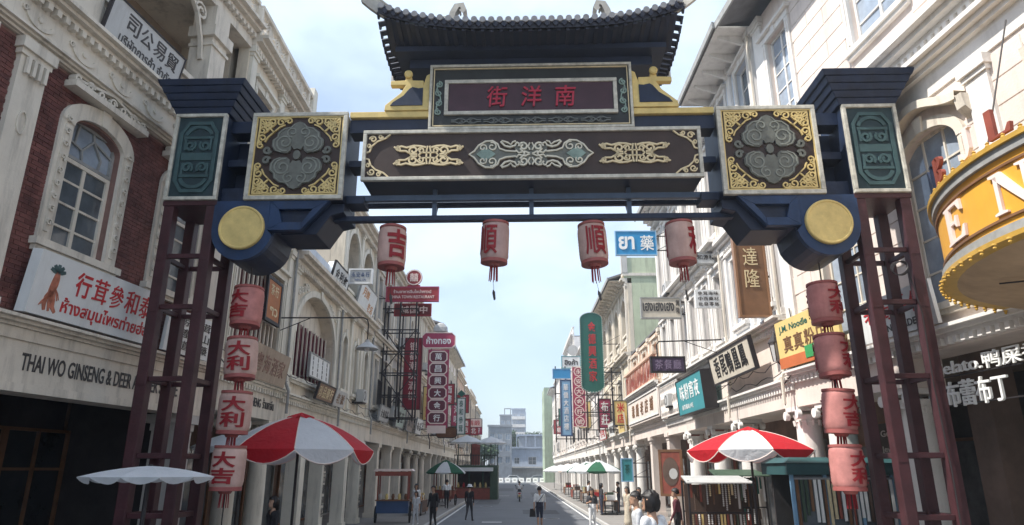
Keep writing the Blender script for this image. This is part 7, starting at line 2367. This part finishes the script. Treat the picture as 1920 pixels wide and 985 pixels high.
def person(label, loc, rz, h=1.68, top=None, bottom=None, shoe=None, stride=0.0, arms=(0.12, -0.12), hair='short', female=False, skirt=None, shorts=False, sleeves='short', seated=False, bent=(0, 0), turn=0.0, hat=None, voxel=0.02, extra=None, bag=None):
    """one continuous remeshed figure; faces +y at rz=0; stride = half step, arms = swing of (left,right) hand"""
    k = h / 1.7
    p = thing('person', label, 'person', loc, rz)
    top = top or cloth('grey', (0.3, 0.3, 0.3))
    bottom = bottom or cloth('navy', (0.03, 0.035, 0.06))
    shoe = shoe or SHOE
    mats = [top, bottom, SKIN, shoe]
    sw = 0.175 if female else 0.195
    caps = []      # (p0, r0, p1, r1, material)

    def C(a, ra, b, rb, m_):
        caps.append((Vector(a) * k, ra * k, Vector(b) * k, rb * k, m_))
    pz = 0.93 if not seated else 0.90
    if seated:
        pz = 0.96
    # trunk
    for s in (-1, 1):
        C((s * 0.05, 0, pz), 0.105, (s * 0.06, 0.0, pz + 0.17), 0.098, 1)
        C((s * 0.06, 0.0, pz + 0.17), 0.094, (s * 0.085, 0.0, pz + 0.42), 0.105, 0)
        C((s * 0.085, 0.0, pz + 0.42), 0.095, (s * sw * 0.88, -0.01, pz + 0.49), 0.062, 0)
    C((0, 0, pz + 0.46), 0.07, (0, 0.01, pz + 0.60), 0.05, 2)
    # head
    hc = Vector((0, 0.025, pz + 0.70))
    C(tuple(hc + Vector((0, 0, 0.03))), 0.092, tuple(hc + Vector((0, 0.02, -0.06))), 0.066, 2)
    ct, sn = math.cos(turn), math.sin(turn)

    def hv(x, y, z):
        return tuple(hc + Vector((x * ct - y * sn, x * sn + y * ct, z)))
    C(hv(0, 0.085, 0.01), 0.014, hv(0, 0.104, -0.025), 0.014, 2)
    C(hv(0, 0.07, -0.075), 0.03, hv(0, 0.085, -0.085), 0.025, 2)
    for s in (-1, 1):
        C(hv(s * 0.092, -0.005, 0.0), 0.02, hv(s * 0.098, -0.012, 0.03), 0.018, 2)
    # legs
    for s in (-1, 1):
        if seated:
            kn, an = (s * 0.16, 0.40, pz - 0.08), (s * 0.15, 0.36, pz - 0.52)
        else:
            f = s * stride
            kn = (s * 0.085, f * 0.45 + 0.05 * abs(stride) / 0.3, 0.49)
            an = (s * 0.085, f - (0.05 if f < 0 else 0), 0.09 + (0.06 if f < 0 and stride else 0))
        hp = (s * 0.085, 0, pz - 0.02)
        C(hp, 0.088, kn, 0.062 if not (shorts or skirt) else 0.06, 1)
        lower = 2 if (shorts or skirt) else 1
        C(kn, 0.056, an, 0.042, lower)
        C((an[0], an[1] - 0.04, an[2] - 0.045), 0.036, (an[0] + s * 0.02, an[1] + 0.15, an[2] - 0.055), 0.032, 3)
    if skirt:
        C((0, 0, pz + 0.12), 0.12, (0, 0.0, pz - skirt * 0.5), 0.17, 1)
        C((0, 0, pz - skirt * 0.5), 0.17, (0, 0.0, pz - skirt), 0.20, 1)
    # arms
    hands = []
    for i, s in enumerate((-1, 1)):
        a = arms[i]
        sh = (s * sw, -0.01, pz + 0.475)
        if seated:
            el, wr = (s * (sw + 0.06), 0.16, pz + 0.25), (s * (sw + 0.03), 0.42, pz + 0.2)
        elif bent[i]:
            el, wr = (s * (sw + 0.06), a * 0.3 + 0.03, pz + 0.20), (s * (sw - 0.06), 0.22, pz + 0.26)
        else:
            el, wr = (s * (sw + 0.045), a * 0.4 - 0.02, pz + 0.2), (s * (sw + 0.055), a + 0.03, pz - 0.04)
        C(sh, 0.056, el, 0.043, 0)
        C(el, 0.042, wr, 0.030, 0 if sleeves == 'long' else 2)
        d = (Vector(wr) - Vector(el)).normalized()
        C(wr, 0.030, tuple(Vector(wr) + d * 0.075), 0.034, 2)
        hands.append((Vector(wr) + d * 0.09, d, s))
    mb = MB()
    for a, ra, b, rb, m_ in caps:
        mb.tube(a, b, ra, rb, 12)
        mb.ball(a, ra, 12, 8)
        mb.ball(b, rb, 12, 8)
    me = mb.mesh('person_raw', mats)
    o = bpy.data.objects.new('person_raw', me)
    TMP.collection.objects.link(o)
    rm = o.modifiers.new('r', 'REMESH')
    rm.mode = 'VOXEL'
    rm.voxel_size = voxel
    sm = o.modifiers.new('s', 'SMOOTH')
    sm.iterations = 3
    sm.factor = 0.5
    me2 = evaluated_mesh(o)
    bpy.data.objects.remove(o)
    # material by nearest limb
    n = len(me2.polygons)
    cen = np.empty(n * 3)
    me2.polygons.foreach_get('center', cen)
    cen = cen.reshape(-1, 3)
    best = np.full(n, 1e9)
    idx = np.zeros(n, dtype=np.int32)
    for a, ra, b, rb, m_ in caps:
        A, Bv = np.array(a), np.array(b)
        ab = Bv - A
        t_ = np.clip(((cen - A) @ ab) / max(1e-9, ab @ ab), 0, 1)
        d = np.linalg.norm(cen - (A + t_[:, None] * ab), axis=1) - (ra + (rb - ra) * t_)
        u = d < best
        best[u] = d[u]
        idx[u] = m_
    if sleeves == 'short':
        pass
    me2.materials.clear()
    for m_ in mats:
        me2.materials.append(m_)
    me2.polygons.foreach_set('material_index', idx)
    me2.polygons.foreach_set('use_smooth', np.ones(n, dtype=bool))
    # fingers are joined on afterwards so that they stay apart
    fb = MB()
    for q, d, s in hands:
        q = q * k
        side_ = Vector((1, 0, 0))
        fw = d.cross(side_).normalized()
        for i, (off, ln) in enumerate(((-0.027, 0.06), (-0.009, 0.075), (0.009, 0.072), (0.026, 0.058))):
            a0_ = q + fw * off * k
            m1 = a0_ + (d * 0.55 + side_ * (-s) * 0.12) * ln * k
            fb.tube(a0_ - d * 0.02, m1, 0.0095 * k, 0.0085 * k, 6)
            fb.tube(m1, m1 + (d * 0.4 - side_ * s * 0.3) * ln * k, 0.0085 * k, 0.007 * k, 6)
        th0 = q - d * 0.05 * k + fw * -0.03 * k
        fb.tube(th0, th0 + (d * 0.04 - fw * 0.035 - side_ * s * 0.01) * k, 0.011 * k, 0.009 * k, 6)
    bm = bmesh.new()
    bm.from_mesh(me2)
    base = len(bm.verts)
    nv = [bm.verts.new(v) for v in fb.v]
    for f in fb.f:
        try:
            ff = bm.faces.new([nv[i] for i in f])
            ff.material_index = 2
            ff.smooth = True
        except ValueError:
            pass
    bm.to_mesh(me2)
    bm.free()
    me2.name = 'figure'
    link('figure', me2, p)
    # hair and eyes
    hb = MB()
    Mh = Matrix.Translation(hc * k) @ Matrix.Rotation(turn, 4, 'Z') @ Matrix.Scale(k, 4)
    vs, fs = [], []
    NN, MM = 26, 14
    for i in range(MM + 1):
        ph = PI / 2 - (PI * 0.80) * i / MM
        for j in range(NN):
            t_ = 2 * PI * j / NN
            x, y, z = math.cos(ph) * math.cos(t_), math.cos(ph) * math.sin(t_), math.sin(ph)
            lim = -0.25 if hair == 'short' else -0.9
            if y > 0.35:
                z = max(z, 0.36 - 0.12 * math.cos(j * 3.1) * (1 - y))
            elif abs(x) > 0.7 and y > -0.1:
                z = max(z, -0.05 if hair == 'short' else -0.7)
            else:
                z = max(z, lim - 0.15 * math.sin(j * 2.1))
            rr = 0.107 + 0.005 * math.sin(j * 2.3 + i) + 0.004 * math.sin(j * 5.1)
            if z < 0 and hair != 'short':
                rr *= 1.04
            q = noise.noise(Vector((x * 5, y * 5, z * 3 + h * 7))) * 0.012
            flare = 1.0 + (0.10 * min(1.0, -z) if (z < 0 and hair != 'short') else 0)
            rr = rr + q
            vs.append((x * rr * flare, y * rr * 1.06 * flare - 0.008, 0.022 + z * rr * (1.12 if z > 0 else 1.55 if hair != 'short' else 1.25)))
    for i in range(MM):
        for j in range(NN):
            fs.append((i * NN + j, i * NN + (j + 1) % NN, (i + 1) * NN + (j + 1) % NN, (i + 1) * NN + j))
    fs.append([i for i in range(NN)])
    hb.add(vs, fs, Mh)
    if hair == 'long':
        hb.add([(x * 0.085, -0.075 + 0.03 * y, z) for x, y, z in [(-1, 0, 0.05), (1, 0, 0.05), (1.1, -0.6, -0.12), (0.8, -0.3, -0.28), (-0.8, -0.3, -0.28), (-1.1, -0.6, -0.12), (-1, -1, 0.05), (1, -1, 0.05), (1.1, -1.4, -0.12), (0.8, -1.1, -0.28), (-0.8, -1.1, -0.28), (-1.1, -1.4, -0.12)]],
               [(0, 1, 2, 5), (5, 2, 3, 4), (6, 7, 8, 11), (11, 8, 9, 10), (1, 7, 8, 2), (2, 8, 9, 3), (0, 6, 11, 5), (5, 11, 10, 4), (4, 10, 9, 3)], Mh)
    hb.build('hair', HAIR, p, smooth=True)
    eb = MB()
    for s in (-1, 1):
        eb.ball((s * 0.034, 0.0865, 0.012), 0.009, 7, 5, Mh, sc=(1.3, 0.5, 0.6))
    eb.build('eyes', HAIR, p)
    MB().box(-0.024, 0.024, 0.092, 0.099, -0.062, -0.054, Mh).build('mouth', mat('lips', (0.32, 0.10, 0.09), 0.5), p)
    if hat:
        MB().lathe([(0.175, 0.055), (0.17, 0.07), (0.118, 0.078), (0.112, 0.16), (0.05, 0.185), (0.0, 0.187)], 18, M=Mh, caps=False).build('hat', hat, p, smooth=True)
    return p


W_ = cloth('white', (0.72, 0.72, 0.72))
BK = cloth('black', (0.022, 0.02, 0.022))
DK = cloth('charcoal', (0.045, 0.045, 0.05))
NV = cloth('navy', (0.03, 0.035, 0.06))
LG_ = cloth('palegrey', (0.52, 0.53, 0.55))
BG = cloth('beige', (0.48, 0.42, 0.33))
WN = cloth('wine', (0.10, 0.025, 0.035))
m1 = person('man in white shirt and dark shorts walking away down the road', (1.04, 32.2, 0.0), 0.05, 1.74, W_, NV, SHOE, 0.16, (-0.1, 0.14), shorts=True)
bgm = thing('shoulder_bag', 'black bag slung low at the left side of the man in white', 'bag', (0.72, 32.15, 0.52))
MB().frustum((-0.14, 0.14, -0.09, 0.09), (-0.11, 0.11, -0.06, 0.06), 0, 0.34).build('pouch', BK, bgm)
MB().path([(0.1, 0.05, 0.33), (0.24, -0.13, 0.62), (0.44, -0.13, 0.88), (0.5, 0.02, 0.97)], 0.014, 5).build('strap', BK, bgm)
person('person in black with a white hat stepping along the left side of the road', (-2.45, 37.2, 0.0), -0.25, 1.70, BK, DK, SHOE, 0.26, (0.15, -0.1), hat=W_, sleeves='long')
person('person in white tee and dark trousers on the left pavement', (-4.55, 46.5, 0.12), 0.2, 1.74, W_, BK, SHOE, 0.15, (0.08, -0.08))
person('person all in black standing on the left beside a smaller figure', (-3.72, 32.0, 0.0), 2.6, 1.78, BK, BK, SHOE, 0.05, (0.02, 0.04), sleeves='long')
person('smaller figure in pale grey beside the person in black', (-4.55, 32.4, 0.12), 2.9, 1.42, LG_, LG_, SHOEW, 0.1, (0.05, -0.05), female=True, hair='long')
person('person in white top behind the blue vendor cart', (-5.15, 36.6, 0.12), 3.0, 1.66, W_, NV, SHOE, 0.0, female=True, hair='long')
person('woman in dark top and white trousers facing the viewer on the right', (3.3, 31.3, 0.0), 2.95, 1.68, DK, W_, SHOEW, 0.12, (0.05, 0.1), female=True, hair='long', bent=(0, 1))
person('woman in long beige dress on the right pavement', (4.72, 30.4, 0.12), 2.4, 1.66, BG, BG, SHOE, 0.08, female=True, hair='long', skirt=0.62)
person('woman in pale dress just right of the beige dress', (5.3, 30.9, 0.12), 2.9, 1.62, LG_, BG, SHOE, 0.05, female=True, hair='long', skirt=0.55)
person('dark haired person in white top close to the viewer, lower right', (1.66, 8.8, 0.5), 0.75, 1.70, W_, NV, SHOE, 0.1, hair='bob', female=True, voxel=0.014, turn=0.25)
person('person in grey shirt just behind the near white top', (2.05, 12.2, 0.5), 1.5, 1.60, LG_, NV, SHOE, 0.1, hair='short', voxel=0.016)
person('person in wine red clothes beside the souvenir rack', (4.55, 20.4, 0.27), 1.2, 1.68, WN, BK, SHOE, 0.0, hair='short', sleeves='long')
person('dark clothed person below the left red and white umbrella', (-4.75, 14.0, 0.5), 2.4, 1.46, BK, BK, SHOE, 0.0, hair='long', sleeves='long', female=True)
person('rider in white shirt sitting on the scooter', (0.25, 60.3, -0.14), 0.0, 1.68, W_, NV, SHOE, seated=True, hat=None)
person('dark figure on the left of a pair far down the left roadside', (-3.7, 112, 0.0), 0.1, 1.7, BK, NV, SHOE, 0.1)
person('dark figure on the right of a pair far down the left roadside', (-3.0, 111, 0.0), 0.3, 1.65, DK, BK, SHOE, 0.15)
person('shopper in dark clothes at the nearest right pavement table', (4.75, 40.0, 0.12), -1.4, 1.64, DK, NV, SHOE, 0.0, female=True, hair='long', bent=(1, 1))
person('shopper in pale shirt at the second right pavement table', (4.72, 46.6, 0.12), -1.5, 1.68, LG_, BK, SHOE, 0.0, bent=(1, 0))
person('seller in black behind the nearest right pavement table', (6.0, 42.0, 0.12), 1.6, 1.68, BK, NV, SHOE, 0.0, bent=(1, 1))

# ================================================================== air
hz_m = bpy.data.materials.new('haze_air')
hz_m.use_nodes = True
hn = hz_m.node_tree
hn.nodes.clear()
pv_ = hn.nodes.new('ShaderNodeVolumePrincipled')
pv_.inputs['Color'].default_value = (0.86, 0.92, 1.0, 1)
pv_.inputs['Density'].default_value = 0.0011
pv_.inputs['Anisotropy'].default_value = 0.25
ho = hn.nodes.new('ShaderNodeOutputMaterial')
hn.links.new(pv_.outputs['Volume'], ho.inputs['Volume'])
tag(MB().box(-250, 250, -40, 330, -1.1, 46).build('haze', hz_m), kind='stuff')

bpy.data.objects.remove(_to)
bpy.data.scenes.remove(TMP)
